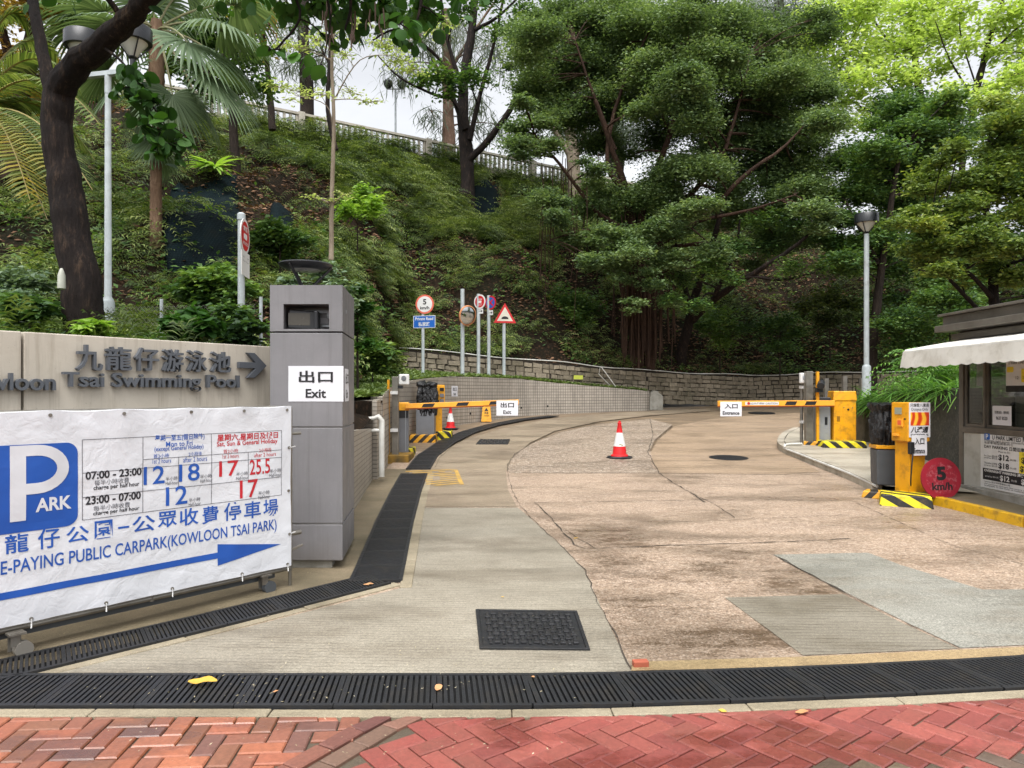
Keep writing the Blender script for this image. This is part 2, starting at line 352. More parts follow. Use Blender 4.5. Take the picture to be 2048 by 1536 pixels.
# driveway: aggregate concrete with its dark algae stains as a painted attribute
dr = struct(drape('driveway', [(-2.2, 4.03), (1.2, 4.09), (9, 5.2), (9, 15.0), (-2.2, 15.0)], .0, M_drive, step=.1))
BL = [(1260, 1085, .9, .28), (1420, 1135, .9, .3), (1560, 1170, 1.1, .22), (1640, 1180, 1.2, .16), (1330, 1160, .7, .35), (1480, 1268, 1.05, .33), (1390, 1290, .9, .22), (1250, 1210, .6, .3), (1140, 1040, .8, .25), (1200, 1060, .7, .3),
      (1420, 1110, .6, .4), (1290, 1250, .5, .3), (1540, 1290, .9, .2), (1700, 990, .35, .5), (1250, 1120, .7, .4), (1330, 1120, .5, .8), (1500, 1150, .5, .7), (1240, 1230, .48, .6), (1430, 1270, .5, .5), (1200, 1080, .45, .6), (1850, 1060, .3, .8)]
me = dr.data; co = np.array([v.co[:] for v in me.vertices]); st = np.zeros(len(co))
for px, py, a, r in BL:
    x, y = G(px, py); st = np.maximum(st, a * np.exp(-(((co[:, 0] - x) / 1.7) ** 2 + ((co[:, 1] - y) / 1.2) ** 2) / r ** 2))
a = me.attributes.new('stain', 'FLOAT', 'POINT'); a.data.foreach_set('value', st.astype(np.float32))
EX = [(-2.66, 4.05), (-.85, 5.9), (-1.0, 7.6)] + gp((814, 1016), (1036, 1016), (1085, 1058), (1130, 1098), (1168, 1140), (1195, 1200), (1235, 1285), (1268, 1346)) + [(.66, 4.05)]
struct(drape('exit_lane', EX, .004, M_exit))
M_exit2 = concrete('worn_exit_concrete', L(144, 130, 110), L(124, 110, 92), L(98, 85, 70), .35, groove=.15, gscale=12, rough=(.32, .66), sscale=100)
struct(drape('exit_lane_upper', gp((814, 1014), (822, 936), (850, 928), (880, 905), (930, 880), (1000, 858), (1100, 838), (1200, 829), (1300, 821), (1420, 818), (1420, 822), (1300, 831), (1200, 843), (1110, 862), (1060, 886), (1025, 915), (1012, 945), (1016, 980), (1034, 1014)), .004, M_exit2))
struct(drape('gravel_patch', gp((1018, 946), (1014, 930), (1030, 908), (1062, 888), (1115, 866), (1190, 850), (1300, 838), (1345, 850), (1310, 880), (1298, 905), (1304, 930), (1318, 946)), .004, M_gravel))
struct(drape('entrance_lane', gp((1322, 947), (1308, 930), (1302, 905), (1316, 880), (1350, 852), (1420, 838), (1520, 830), (1600, 826), (1640, 832), (1590, 858), (1566, 880), (1572, 905), (1640, 944), (1560, 949)), .004, M_diam))
struct(drape('grey_slab', gp((1546, 1110), (1736, 1106), (1800, 1130), (1965, 1180), (2300, 1178), (2330, 1287), (2048, 1291), (1922, 1297), (1690, 1185)), .004, M_slab))
struct(drape('grooved_slab', gp((1450, 1196), (1686, 1189), (1916, 1298), (1606, 1312), (1530, 1255)), .004, M_slab2))
struct(drape('drain_edging', gp((1262, 1344), (1266, 1326), (1600, 1316), (2048, 1296), (2420, 1282), (2420, 1302), (2048, 1316), (1640, 1336)), .008, M_ochre))
struct(drape('side_strip', [(-6, 3.6), (-3.4, 3.6), (-1.15, 6.0), (-1.5, 8.6), (-1.75, 12.6), (-3.2, 12.6), (-2.5, 6.6), (-5.8, 3.9)], .003, M_strip))
bits = MB()
def crack(pts, w):
    pts = [Vector((*G(*p), 0)) for p in pts]; out = []
    for a, b in zip(pts, pts[1:]):
        n = max(2, int((b - a).length / .12))
        for i in range(n): out.append(a.lerp(b, i / n) + Vector((random.uniform(-.012, .012), random.uniform(-.012, .012), 0)))
    out.append(pts[-1])
    for a, b in zip(out, out[1:]):
        d = (b - a).normalized(); nn = Vector((-d.y, d.x, 0)) * w * random.uniform(.2, .8)
        bits.add([(q.x, q.y, g(q.y) + .0075) for q in (a - nn, b - nn, b + nn, a + nn)], [(0, 1, 2, 3)])
for pts, w in (([(1016, 946), (1022, 975), (1040, 1012), (1080, 1055), (1130, 1098), (1170, 1142), (1200, 1215), (1240, 1290), (1266, 1345)], .007), ([(1016, 946), (1014, 930), (1030, 908), (1064, 887), (1120, 865), (1190, 850)], .008),
               ([(1300, 838), (1306, 870), (1296, 905), (1318, 947), (1345, 965), (1380, 985), (1410, 1005)], .014), ([(1316, 880), (1345, 853), (1420, 838)], .01), ([(814, 1015), (1036, 1015)], .008),
               ([(1070, 1006), (1200, 1004), (1400, 1000), (1700, 1001)], .009), ([(1070, 1006), (1095, 1030), (1150, 1090), (1170, 1098), (1320, 1092), (1530, 1086), (1700, 1078)], .013), ([(1546, 1110), (1690, 1187), (1920, 1299)], .006), ([(1018, 947), (1322, 947), (1640, 950)], .01),
               ([(1380, 985), (1430, 1010), (1470, 1036)], .008), ([(1150, 1090), (1190, 1098), (1130, 1060)], .006), ([(1560, 1116), (1640, 1160), (1690, 1186)], .012), ([(840, 935), (855, 960), (830, 985)], .006), ([(905, 892), (880, 915), (870, 935)], .006), ([(1180, 1043), (1300, 1046), (1470, 1040), (1700, 1030)], .006), ([(1700, 1001), (1900, 1090), (2048, 1130)], .006)):
    crack(pts, w)
struct(bits.build('driveway_cracks', M_crack, recenter=False))
# yellow hatched box on the exit lane
hb = MB(); q = gp((806, 975), (812, 937), (915, 940), (928, 970))
def bil(u, v):
    a, b, c, d = [Vector(p) for p in q]; return (a * (1 - u) + d * u) * (1 - v) + (b * (1 - u) + c * u) * v
def quad2(p, dz=.009, b=hb): b.add([(x.x, x.y, g(x.y) + dz) for x in p], [(0, 1, 2, 3)])
for i in range(9):
    v0 = i / 9 - .12
    for j in range(8):
        if random.random() < .1: continue
        u0, u1 = j / 8, (j + 1) / 8; f = lambda u, v: bil(u, min(max(v + .2 * u, 0), 1))
        quad2([f(u0, v0), f(u1, v0), f(u1, v0 + .045 + random.uniform(-.01, .012)), f(u0, v0 + .045 + random.uniform(-.01, .012))])
quad2([bil(.93, 0), bil(1, 0), bil(1, 1), bil(.93, 1)])
M_ypaint = pm('worn_yellow_paint', L(190, 150, 60), L(150, 122, 66), 9, .7, dirt=L(125, 110, 85), dscale=14, damt=1.0)
struct(hb.build('road_marking', M_ypaint, recenter=False))
# ---- herringbone brick pavement, brick by brick
def bricks():
    v = []; f = []; cl = []; pal1 = [L(152, 92, 66), L(160, 98, 70), L(144, 86, 64), L(130, 82, 64), L(108, 74, 64), L(122, 80, 60), L(152, 92, 66)]; pal2 = [L(132, 66, 58), L(124, 62, 55), L(140, 74, 64), L(128, 68, 58)]
    Lb, Wb, gap = .2, .1, .007
    A = Vector((*G(800, 1440), 0)); B_ = Vector((*G(640, 1536), 0)); bd = (B_ - A).normalized(); bn = Vector((bd.y, -bd.x, 0))  # edge between the two bricklayers' fields
    if bn.x < 0: bn = -bn
    def top(x): return float(np.interp(x, [-6.5, 0, .5, 1.2, 2, 2.8, 4, 6.5], [3.545, 3.545, 3.56, 3.61, 3.685, 3.785, 3.985, 4.445]))
    def brick(c, ang, pal, sh=1.0, zz0=0.0):
        ux = Vector((math.cos(ang), math.sin(ang), 0)); uy = Vector((-ux.y, ux.x, 0)); l, w = Lb / 2 * sh - gap / 2, Wb / 2 - gap / 2
        if c.y > top(c.x) + .1 or c.y < .2: return
        t = Vector((random.uniform(-.004, .004), random.uniform(-.004, .004), 0)); z0 = random.uniform(.0, .003) + zz0; tx, ty = random.uniform(-.006, .006), random.uniform(-.006, .006)
        b = len(v); e = .006
        for s, zz in ((0, -.02), (0, .002), (e, .008)):
            for sx, sy in ((-1, -1), (1, -1), (1, 1), (-1, 1)):
                a, d = sx * (l - s), sy * (w - s); q_ = c + t + ux * a + uy * d
                v.append((q_.x, min(q_.y, top(q_.x)), z0 + zz + a * tx + d * ty))
        for r_ in (0, 4):
            for k in range(4): f.append((b + r_ + k, b + r_ + (k + 1) % 4, b + r_ + 4 + (k + 1) % 4, b + r_ + 4 + k))
        f.append((b + 8, b + 9, b + 10, b + 11)); cc = random.choice(pal); j = random.uniform(.88, 1.08)
        cl.extend([tuple(x * j for x in cc[:3]) + (1,)] * 12)
    def field(rot, inside, pal, org):
        for i in range(-60, 60):
            for j in range(-40, 40):
                # one herringbone unit: a lying and a standing brick, stepped along the diagonal
                for (x, y, a) in ((.1, .05, 0), (.25, .1, math.pi / 2)):
                    p = Vector((x + i * .1 + j * .2, y - i * .1 + j * .2, 0))
                    p.rotate(Matrix.Rotation(rot, 3, 'Z')); p = p + org
                    if -6.5 < p.x < 6.5 and 1.0 < p.y < 4.2 and inside(p): brick(p, rot + a, pal(p))
    field(R(4), lambda p: (p - A).dot(bn) < -.14, lambda p: pal1, Vector((-1, 3, 0)))
    grey = [L(96, 80, 68), L(108, 92, 76), L(84, 72, 62)]
    field(R(38), lambda p: (p - A).dot(bn) > .055, lambda p: grey if (p.x > 1.2 and p.y < 3.12 - .0 * p.x) else pal2, Vector((1, 3, 0)))
    ang = math.atan2(bd.y, bd.x)
    for i in range(-2, 14):
        brick(A + bd * (.1 + .2 * i) - bn * .10, ang, [L(96, 60, 54), L(110, 70, 60), L(120, 76, 62)], 1.0, .005); brick(A + bd * (.0 + .2 * i) + bn * .02, ang, [L(118, 84, 70), L(106, 82, 68)], 1.0, .005)
    me = bpy.data.meshes.new('brick_pavement'); me.from_pydata(v, [], f)
    ca = me.color_attributes.new('brick', 'FLOAT_COLOR', 'POINT'); ca.data.foreach_set('color', np.array(cl, np.float32).ravel())
    k = NT('clay_paver'); p = k.pos(); at = k.n('Attribute', attribute_name='brick').outputs['Color']
    c = k.mix(1.0, at, k.ramp(k.noise(p, 55, 5, .7), [(.3, .78), (.7, 1.22)]), 'MULTIPLY')
    c = k.mix(k.ramp(k.noise(p, 3.0, 8, .7), [(.5, 0.0), (.8, .4)]), c, L(104, 78, 64))
    wn = k.noise(k.mapp(p, (.8, 1.7, 1), loc=(1.7, .4, 0)), 1.3, 5, .55); wm = k.ramp(wn, [(.5, 0.0), (.58, 1.0)])
    c = k.mix(1.0, c, k.ramp(wm, [(0, 1.0), (1, .74)]), 'MULTIPLY')
    c = k.mix(k.ramp(k.noise(p, 130, 2), [(.72, 0.0), (.76, .75)]), c, L(190, 165, 145))
    k.col(c); k.rgh(k.ramp(wm, [(0, .62), (1, .17)])); k.bump(k.noise(p, 160, 4, .7), .25, .004)
    me.materials.append(k.m); return struct(link('brick_pavement', me, None, False))
bricks()
struct(drape('joint_sand', [(-6.5, .2), (6.5, .2), (6.5, 4.35), (3.2, 3.75), (.2, 3.53), (-6.5, 3.53)], -.004, M_sand))
# kerb edging between the bricks and the drain, in lengths of concrete
def kerb_run(name, pts, w, h, mat, z0=0, seglen=.9, gap=.006, label=None, cat=None):
    b = MB(); pts = [Vector((x, y, 0)) for x, y in pts]
    for a, c in zip(pts, pts[1:]):
        d = (c - a); n = max(1, round(d.length / seglen)); u = d.normalized(); nn = Vector((-u.y, u.x, 0))
        for i in range(n):
            p0 = a + d * (i / n) + u * gap / 2; p1 = a + d * ((i + 1) / n) - u * gap / 2; j = random.uniform(-.004, .004); q4 = [p0, p1, p1 + nn * w, p0 + nn * w]
            zs = [(g(q_.y) + z0) for q_ in q4]
            b.add([(q_.x, q_.y, z - .05) for q_, z in zip(q4, zs)] + [(q_.x, q_.y, z + h + j) for q_, z in zip(q4, zs)], [(4, 5, 6, 7), (0, 1, 5, 4), (1, 2, 6, 5), (2, 3, 7, 6), (3, 0, 4, 7)])
    o = b.build(name, mat, recenter=False, bevel=.006); return o
FK = [(-6.5, 3.55), (-1.2, 3.55), (.0, 3.55), (.5, 3.565), (1.2, 3.615), (2.0, 3.69), (2.8, 3.79), (4.0, 3.99), (6.5, 4.45)]
struct(kerb_run('kerb_edging', FK, .085, .013, M_edge))
# ---- cast iron drain covers
M_iron = pm('cast_iron', L(30, 31, 34), L(20, 21, 23), 8, .5, .0, .5, 120, dirt=L(60, 54, 46), dscale=9, damt=.4)
M_worn = pm('worn_iron', L(66, 66, 68), L(44, 44, 46), 14, .35, .5, .3, 150)
M_hole_shade = pm('painted_hole_shade', L(8, 8, 9), rough=.9)  # near-black colour stands in for the shade inside drains and weep holes
def grate_mesh(l, w, nbar, slant=0.0):
    b = MB(); t = .022; e = .03
    b.box((0, -w / 2 + e / 2, t / 2 + .004), (l - .004, e, t)); b.box((0, w / 2 - e / 2, t / 2 + .004), (l - .004, e, t))
    p = l / nbar
    for i in range(nbar):
        x = -l / 2 + p * (i + .5); hw = p * .3; y0, y1 = -w / 2 + e, w / 2 - e; s = slant * (y1 - y0) / 2
        if i in (0, nbar - 1): hw = p * .42
        z0, z1 = .004, t + .002
        b.add([(x - hw - s, y0, z0), (x + hw - s, y0, z0), (x + hw + s, y1, z0), (x - hw + s, y1, z0), (x - hw - s, y0, z1), (x + hw - s, y0, z1), (x + hw + s, y1, z1), (x - hw + s, y1, z1)], [(4, 5, 6, 7), (0, 1, 5, 4), (1, 2, 6, 5), (2, 3, 7, 6), (3, 0, 4, 7)])
    b.add([(-l / 2, -w / 2, .002), (l / 2, -w / 2, .002), (l / 2, w / 2, .002), (-l / 2, w / 2, .002)], [(0, 1, 2, 3)], 1)  # black sheet under the bars paints in the dark of the channel
    return b.mesh('drain_cover', [M_iron, M_hole_shade])
def grate_line(pts, w, l, nbar, label, group, slant=0.0, closed_mesh=None):
    me = closed_mesh or grate_mesh(l, w, nbar, slant); n = 0
    pts = [Vector((x, y)) for x, y in pts]; seg = [(b - a).length for a, b in zip(pts, pts[1:])]; tot = sum(seg)
    def at(s):
        for (a, b), L_ in zip(zip(pts, pts[1:]), seg):
            if s <= L_: return a.lerp(b, s / L_)
            s -= L_
        return pts[-1] + (pts[-1] - pts[-2]).normalized() * s
    N = int(tot / l + 1e-4)
    for i in range(N):
        c = at((i + .5) * l); a, b = at(i * l), at((i + 1) * l); d = (b - a).normalized()
        o = bpy.data.objects.new('drain_cover', me); COL.objects.link(o); slope = (g(b.y) - g(a.y)) / l
        X = Vector((d.x, d.y, slope)).normalized(); Y = Vector((0, 0, 1)).cross(X).normalized(); Z = X.cross(Y)
        o.matrix_world = Matrix(((X.x, Y.x, Z.x, c.x), (X.y, Y.y, Z.y, c.y), (X.z, Y.z, Z.z, g(c.y)), (0, 0, 0, 1)))
        tag(o, label, 'drain cover', group)
FD = [(x, y + .09 + .212) for x, y in FK]
grate_line([(-4.9, FD[0][1])] + FD[1:-1] + [(5.6, FD[-1][1] - .17)], .42, .5, 16, 'black cast iron slotted cover in the row beside the brick pavement', 'slotted drain covers beside the bricks', -.1)
dd0, dd1 = Vector((-3.0, 4.03)), Vector((-1.12, 6.06))
grate_line([dd0, dd1], .36, (dd1 - dd0).length / 6, 17, 'black slotted iron cover in the slanting row below the banner', 'slotted drain covers below the banner', .25)
SIDE = [(-1.13, 6.0), (-1.36, 8.4), (-1.52, 10.4), (-1.62, 12.0)]
grate_line(SIDE, .44, .5, 15, 'fine slotted iron cover in the straight row past the grey pillar', 'slotted drain covers past the pillar')
FARD = [(-1.62, 12.5), (-1.66, 14.2), (-1.5, 16.4), (-1.15, 18.6), (-.55, 20.6), (.3, 22.4), (1.5, 24.0)]
grate_line(FARD, .42, .5, 15, 'wet dark iron cover in the curved row along the tiled wall', 'slotted drain covers along the tiled wall')
struct(kerb_run('drain_kerb', [(-.81, 5.86), (-1.04, 8.4), (-1.2, 10.4), (-1.3, 12.2)], .1, .01, M_edge)); struct(kerb_run('diagonal_drain_kerb', [(-2.66, 4.03), (-.9, 5.93)], .1, .01, M_edge))
# square and round access covers
def manhole_rect(pq, label, nx, ny):
    b = MB(); a, bb, c, d = [Vector((*G(*p), 0)) for p in pq]; fn = lambda u, v, w: ((a * (1 - u) + bb * u) * (1 - v) + (d * (1 - u) + c * u) * v) + Vector((0, 0, w + g(a.y) + (g(d.y) - g(a.y)) * v))
    b.prism(rect(0, 0, 1, 1), fn, .002, .012)
    for i in range(nx):
        for j in range(ny):
            u0, v0 = .05 + .9 * i / nx, .06 + .88 * j / ny; du, dv = .9 / nx, .88 / ny
            if (i + j) % 2: b.prism(rect(u0 + du * .08, v0 + dv * .22, u0 + du * .92, v0 + dv * .78), fn, .012, .026, 1)
            else: b.prism(rect(u0 + du * .28, v0 + dv * .04, u0 + du * .72, v0 + dv * .96), fn, .012, .024, 1)
    e = .035
    for r_ in (rect(-e, -e, 1 + e, 0), rect(-e, 1, 1 + e, 1 + e), rect(-e, 0, 0, 1), rect(1, 0, 1 + e, 1)): b.prism(r_, fn, .002, .019)
    return tag(b.build('manhole_cover', [M_iron, M_worn], bevel=.003), label, 'manhole cover')
manhole_rect([(966, 1298), (1172, 1300), (1148, 1228), (958, 1225)], 'large square iron cover with raised checks in the exit lane', 14, 9)
manhole_rect([(954, 889), (1014, 889), (1018, 880), (962, 880)], 'small dark rectangular iron cover on the exit lane near the hatched box', 8, 3)
for (px, py, r_, lab) in ((1457, 916, .34, 'round iron cover in the entrance lane nearer the red cone'), (1523, 826, .42, 'small far round iron cover behind the entrance barrier arm')):
    x, y = G(px, py); b = MB(); b.lathe([(r_ * 1.08, .002), (r_ * 1.08, .014), (r_, .016), (r_ * .98, .012), (0.01, .012)], (0, 0, 0), 40)
    for i in range(-6, 7):
        h_ = math.sqrt(max(.9 - (i / 7) ** 2, 0)) * r_
        if h_ > .05: b.box((i / 7 * r_, 0, .014), (.028, h_ * 1.9, .008))
    o = b.build('manhole_cover', M_iron); o.location = (x, y, g(y)); o.rotation_euler = (math.atan((g(y + .3) - g(y - .3)) / .6), 0, 0); tag(o, lab, 'manhole cover')
# ---- hillside: ruled between its foot and the parapet, roughened
TOPZ = 12.5
def T_(t): return Vector((-10.8 + .84 * t, 30 + .545 * t, TOPZ))
HB = [((-18, 1, 2.2), -36), ((-9.5, 8.5, 2.3), -22), ((-6.3, 12.8, 2.6), -11), ((-3.6, 12.6, 1.9), -5), ((-2.95, 12.5, 1.55), -3.5), ((-3.3, 16, 1.95), 0), ((-3.9, 20, 2.45), 3.5), ((-3.85, 24, 3.0), 7), ((1.3, 25.5, 2.6), 11.5),
      ((5.2, 28.0, 2.38), 17), ((9.85, 30.5, 2.24), 23), ((13.9, 29.8, 2.35), 28), ((19, 28.2, 2.6), 34), ((26, 26.2, 2.6), 42), ((40, 24.2, 2.6), 60)]
_hb = np.array([b for b, t in HB], float); _ht = np.array([t for b, t in HB], float)
_hl = np.concatenate([[0], np.cumsum(np.linalg.norm(np.diff(_hb[:, :2], axis=0), axis=1) + .3)]); _hl /= _hl[-1]
def hill(u, w):                                        # vectorised; u along the foot 0..1, w foot->parapet 0..1
    u = np.asarray(u, float); w = np.asarray(w, float)
    b = np.stack([np.interp(u, _hl, _hb[:, i]) for i in range(3)], -1); t = np.interp(u, _hl, _ht)
    T = np.stack([-10.8 + .84 * t, 30 + .545 * t, np.full_like(t, TOPZ)], -1)
    p = b + (T - b) * w[..., None]; env = np.clip(w * 6, 0, 1) * np.clip((1 - w) * 6, 0, 1)
    n = np.sin(p[..., 0] * .9 + 1.3 * np.sin(p[..., 1] * .5)) * .35 + np.sin(p[..., 1] * 1.1 + p[..., 0] * .6 + 2) * .3 + np.sin(p[..., 0] * 2.3 - p[..., 1] * 1.7) * .16 + np.sin(p[..., 0] * 4.1 + p[..., 1] * 3.3) * .08
    p[..., 2] += (n + .55 * np.sin(w * np.pi)) * env; return p
NU, NW = 260, 90
uu, ww = np.meshgrid(np.linspace(0, 1, NU), np.linspace(0, 1, NW), indexing='ij')
hp = hill(uu, ww); ext = hp[:, -1:, :] + np.array([[[-.545 * 60, .84 * 60, 0]]]); hp2 = np.concatenate([hp, ext], 1).reshape(-1, 3); nw = NW + 1
qi = np.array([(i * nw + j, (i + 1) * nw + j, (i + 1) * nw + j + 1, i * nw + j + 1) for i in range(NU - 1) for j in range(nw - 1)])
k = NT('leaf_litter_soil'); p = k.pos(); vor = k.n('TexVoronoi'); vor.inputs['Scale'].default_value = 9; k.l(p, vor.inputs['Vector'])
c = k.ramp(k.noise(p, .5, 8, .7), [(.3, L(46, 36, 27)), (.5, L(32, 27, 20)), (.62, L(28, 29, 18)), (.75, L(60, 46, 35))])
c = k.mix(k.ramp(vor.outputs['Distance'], [(.1, .65), (.5, .0)]), c, k.ramp(k.sep(vor.outputs['Color'])[0], [(0, L(72, 52, 38)), (.5, L(44, 33, 25)), (1, L(98, 72, 54))])); k.col(c); k.rgh(.95); k.b.inputs['Specular IOR Level'].default_value = .1; k.bump(k.noise(p, 14, 8, .75), .9, .08)
M_soil = k.m
struct(link('hillside', mesh_np('hillside', hp2, qi, M_soil, smooth=True), None, False))
_hg = hp.reshape(-1, 3); _hpx = CX + _hg[:, 0] / np.maximum(_hg[:, 1], .1) * FPX; _hpy = HY - (_hg[:, 2] - CH) / np.maximum(_hg[:, 1], .1) * FPX
def on_hill(px, py):                                   # hillside point seen at this photo column and row
    d = np.hypot(_hpx - px, _hpy - py) + np.where(_hg[:, 1] < 3, 1e6, 0); c = np.argsort(d)[:6]; i = c[np.argmin(_hg[c, 1])]; return Vector(_hg[i])
def uv_of(px, py):
    d = np.hypot(_hpx - px, _hpy - py) + np.where(_hg[:, 1] < 3, 1e6, 0); i = int(np.argmin(d)); return uu.ravel()[i], ww.ravel()[i]
# verge between tiled wall and hillside
TW = [(-2.12, 11.9), (-2.3, 13.5), (-2.42, 15.2), (-2.35, 17), (-2.05, 18.9), (-1.6, 20.7), (-.91, 22), (.3, 23.9), (2.02, 25.2), (5.06, 26.7)]
TWz = [1.52, 1.64, 1.76, 1.86, 1.96, 2.04, 2.05, 2.03, 1.88, 1.62]
vg = MB(); vf = [(-2.75, 9.5, 1.45), (-2.95, 12.5, 1.5), (-3.3, 16, 1.9), (-3.9, 20, 2.4), (-4.0, 22.4, 2.35), (-3.85, 24, 2.3), (-2.5, 24.4, 2.2), (1.3, 25.5, 1.95), (3.2, 26.8, 1.8), (5.2, 28.0, 1.55)]
tv = [(x - .1, y + .1, z - .06) for (x, y), z in zip(TW, TWz)]
vs = tv + vf; n = len(tv); vg.add(vs, [(i, i + 1, n + i + 1, n + i) for i in range(n - 1)])
vg.add([(-2.8, 6.6, 1.4), (-2.05, 8.9, .95), (-2.2, 11.6, 1.2), (-2.75, 9.5, 1.45), (-2.95, 12.5, 1.5), (-2.12, 11.9, 1.46)], [(0, 1, 2, 3), (3, 2, 5, 4)])
struct(vg.build('verge', M_soil, recenter=False))
BA = [(-6.5, 1.0, 1.88), (-4.9, 3.95, 1.88), (-3.8, 5.4, 1.88), (-2.8, 6.8, 1.85), (-2.75, 9.5, 1.5), (-2.95, 12.45, 1.52)]; BB = [(-18, 1, 2.22), (-9.5, 8.5, 2.32), (-8.0, 10.6, 2.47), (-6.3, 12.8, 2.62), (-5, 12.7, 2.26), (-3.6, 12.6, 1.92)]
bdm = MB(); bdm.add(BA + BB, [(i, i + 1, 7 + i, 6 + i) for i in range(5)]); bdm.f = [tuple(reversed(f)) for f in bdm.f]; struct(bdm.build('raised_bed', M_soil, recenter=False))
# ---- mortared stone wall at the foot of the hillside, block by block
k = NT('rubble_block'); p = k.pos(); rnd = k.n('NewGeometry').outputs['Random Per Island']
c = k.ramp(rnd, [(0, L(140, 130, 112)), (.3, L(122, 112, 96)), (.6, L(154, 143, 124)), (1, L(106, 98, 84))]); c = k.mix(1.0, c, k.ramp(k.noise(p, 14, 8, .7), [(.3, .6), (.7, 1.2)]), 'MULTIPLY')
c = k.mix(k.ramp(k.noise(p, .9, 6, .7), [(.45, 0.0), (.7, .72)]), c, L(72, 68, 48)); k.col(c); k.rgh(.85); k.bump(k.noise(p, 25, 8, .7), .7, .02); M_block = k.m
M_mortar = pm('dark_mortar', L(52, 44, 36), L(38, 33, 28), 6, .9)
SWp = [(-4.4, 22.5), (-3.75, 23.8), (1.3, 25.3), (5.2, 27.8), (9.85, 30.3), (13.9, 29.6), (19, 28), (24, 26.4)]; SWt = [3.0, 3.02, 2.62, 2.4, 2.26, 2.37, 2.45, 2.5]; SWb = [2.0, 2.1, 1.75, 1.2, 1.0, 1.0, 1.0, 1.0]
sw = MB(); core = MB(); Lc = 0
def lerp(a, b, t): return a + (b - a) * t
for i in range(len(SWp) - 1):
    a, b = Vector((*SWp[i], 0)), Vector((*SWp[i + 1], 0)); Ls = (b - a).length; u = (b - a) / Ls; nn = Vector((u.y, -u.x, 0))
    zt0, zt1, zb0, zb1 = SWt[i], SWt[i + 1], SWb[i], SWb[i + 1]
    q_ = [(a, zb0), (b, zb1), (b, zt1), (a, zt0)]
    core.add([(p_.x, p_.y, z) for p_, z in q_] + [(p_.x - nn.x * .4, p_.y - nn.y * .4, z) for p_, z in q_], [(0, 1, 2, 3), (3, 2, 6, 7), (0, 3, 7, 4), (1, 5, 6, 2)])
    nr = 9; h = .172
    for r_ in range(nr):
        s = random.uniform(-.3, 0)
        while s < Ls:
            l = random.uniform(.24, .46); s0, s1 = max(s, 0) + .012, min(s + l, Ls) - .012; s += l
            if s1 - s0 < .06: continue
            def pt(ss, k_, off): 
                t_ = ss / Ls; zt = lerp(zt0, zt1, t_) - .05; q2 = a + u * ss + nn * off; return Vector((q2.x, q2.y, zt - h * k_ + random.uniform(-.022, .022)))
            if lerp(zt0, zt1, s0 / Ls) - h * (r_ + 1) < lerp(zb0, zb1, s0 / Ls) - .1: continue
            e = .028; o1 = random.uniform(.02, .075); f0 = [pt(s0, r_ + .96, 0), pt(s1, r_ + .96, 0), pt(s1, r_ + .06, 0), pt(s0, r_ + .06, 0)]; cc = sum(f0, Vector()) / 4
            f1 = [cc + (p_ - cc) * .86 + nn * o1 for p_ in f0]; f05 = [cc + (p_ - cc) * .99 + nn * o1 * .55 for p_ in f0]
            sw.add(f0 + f05 + f1, [(0, 1, 5, 4), (1, 2, 6, 5), (2, 3, 7, 6), (3, 0, 4, 7), (4, 5, 9, 8), (5, 6, 10, 9), (6, 7, 11, 10), (7, 4, 8, 11), (8, 9, 10, 11)])
wl = thing('stone_wall', (1.3, 25.3, 1.75), 'long rubble stone retaining wall at the foot of the wooded slope', 'wall')
sw.build('stone_facing', M_block, wl, smooth=30); core.build('mortar_core', M_mortar, wl)
cp = MB(); cpts = [(x + .05, y - .05, z + .03 + .02 * math.sin(i * 2.1)) for i, ((x, y), z) in enumerate(zip(SWp[1:], SWt[1:]))]
fine = []
for a, b in zip(cpts, cpts[1:]):
    for i in range(8): fine.append(Vector(a).lerp(Vector(b), i / 8) + Vector((0, 0, .03 * math.sin(len(fine) * .9))))
M_pvc = pm('white_pvc', L(205, 205, 200), L(180, 178, 170), 6, .4)
tag(cp.tube(fine, .018, 6).build('wall_hose', M_pvc, smooth=60), 'thin pale pipe running along the top of the stone wall', 'pipe')
dp = MB(); P0 = Vector((3.25, 26.35, 2.5)); dp.tube([P0, P0 + Vector((.15, -.02, -.2)), P0 + Vector((.75, .1, -1.0))], .016, 6); dp.tube([P0 + Vector((-.05, -.03, 0)), P0 + Vector((-.1, -.05, -.25)), P0 + Vector((.6, .05, -.95))], .012, 6)
tag(dp.build('drop_pipe', M_pvc, smooth=60), 'pair of thin pale pipes slanting down the stone wall', 'pipe')
# ---- tiled wall
def tilemat(name, tile, grout, tw, th, gap, off=0.0, bumpd=.006):
    k = NT(name); uv = k.uv(); b = k.n('TexBrick'); k.l(uv, b.inputs['Vector']); b.offset = off; b.squash = 1
    b.inputs['Scale'].default_value = 1; b.inputs['Brick Width'].default_value = tw; b.inputs['Row Height'].default_value = th; b.inputs['Mortar Size'].default_value = gap; b.inputs['Mortar Smooth'].default_value = .15
    b.inputs['Color1'].default_value = tile; b.inputs['Color2'].default_value = tuple(x * .86 for x in tile[:3]) + (1,); b.inputs['Mortar'].default_value = grout
    p = k.pos(); st_ = k.ramp(k.noise(k.mapp(p, (2.2, 2.2, .5)), 1.6, 8, .7), [(.42, 1.0), (.75, .66)]); c = k.mix(1.0, b.outputs['Color'], st_, 'MULTIPLY'); k.col(c); k.rgh(.42)
    k.bump(k.math('ADD', b.outputs['Fac'], k.math('MULTIPLY', k.noise(p, 40, 3), .1)), -.6, bumpd); return k.m
M_tile = tilemat('pale_wall_tile', L(176, 168, 156), L(92, 84, 76), .1, .1, .008)
M_tile2 = tilemat('low_wall_tile', L(168, 160, 148), L(104, 96, 86), .2, .065, .007, .0)
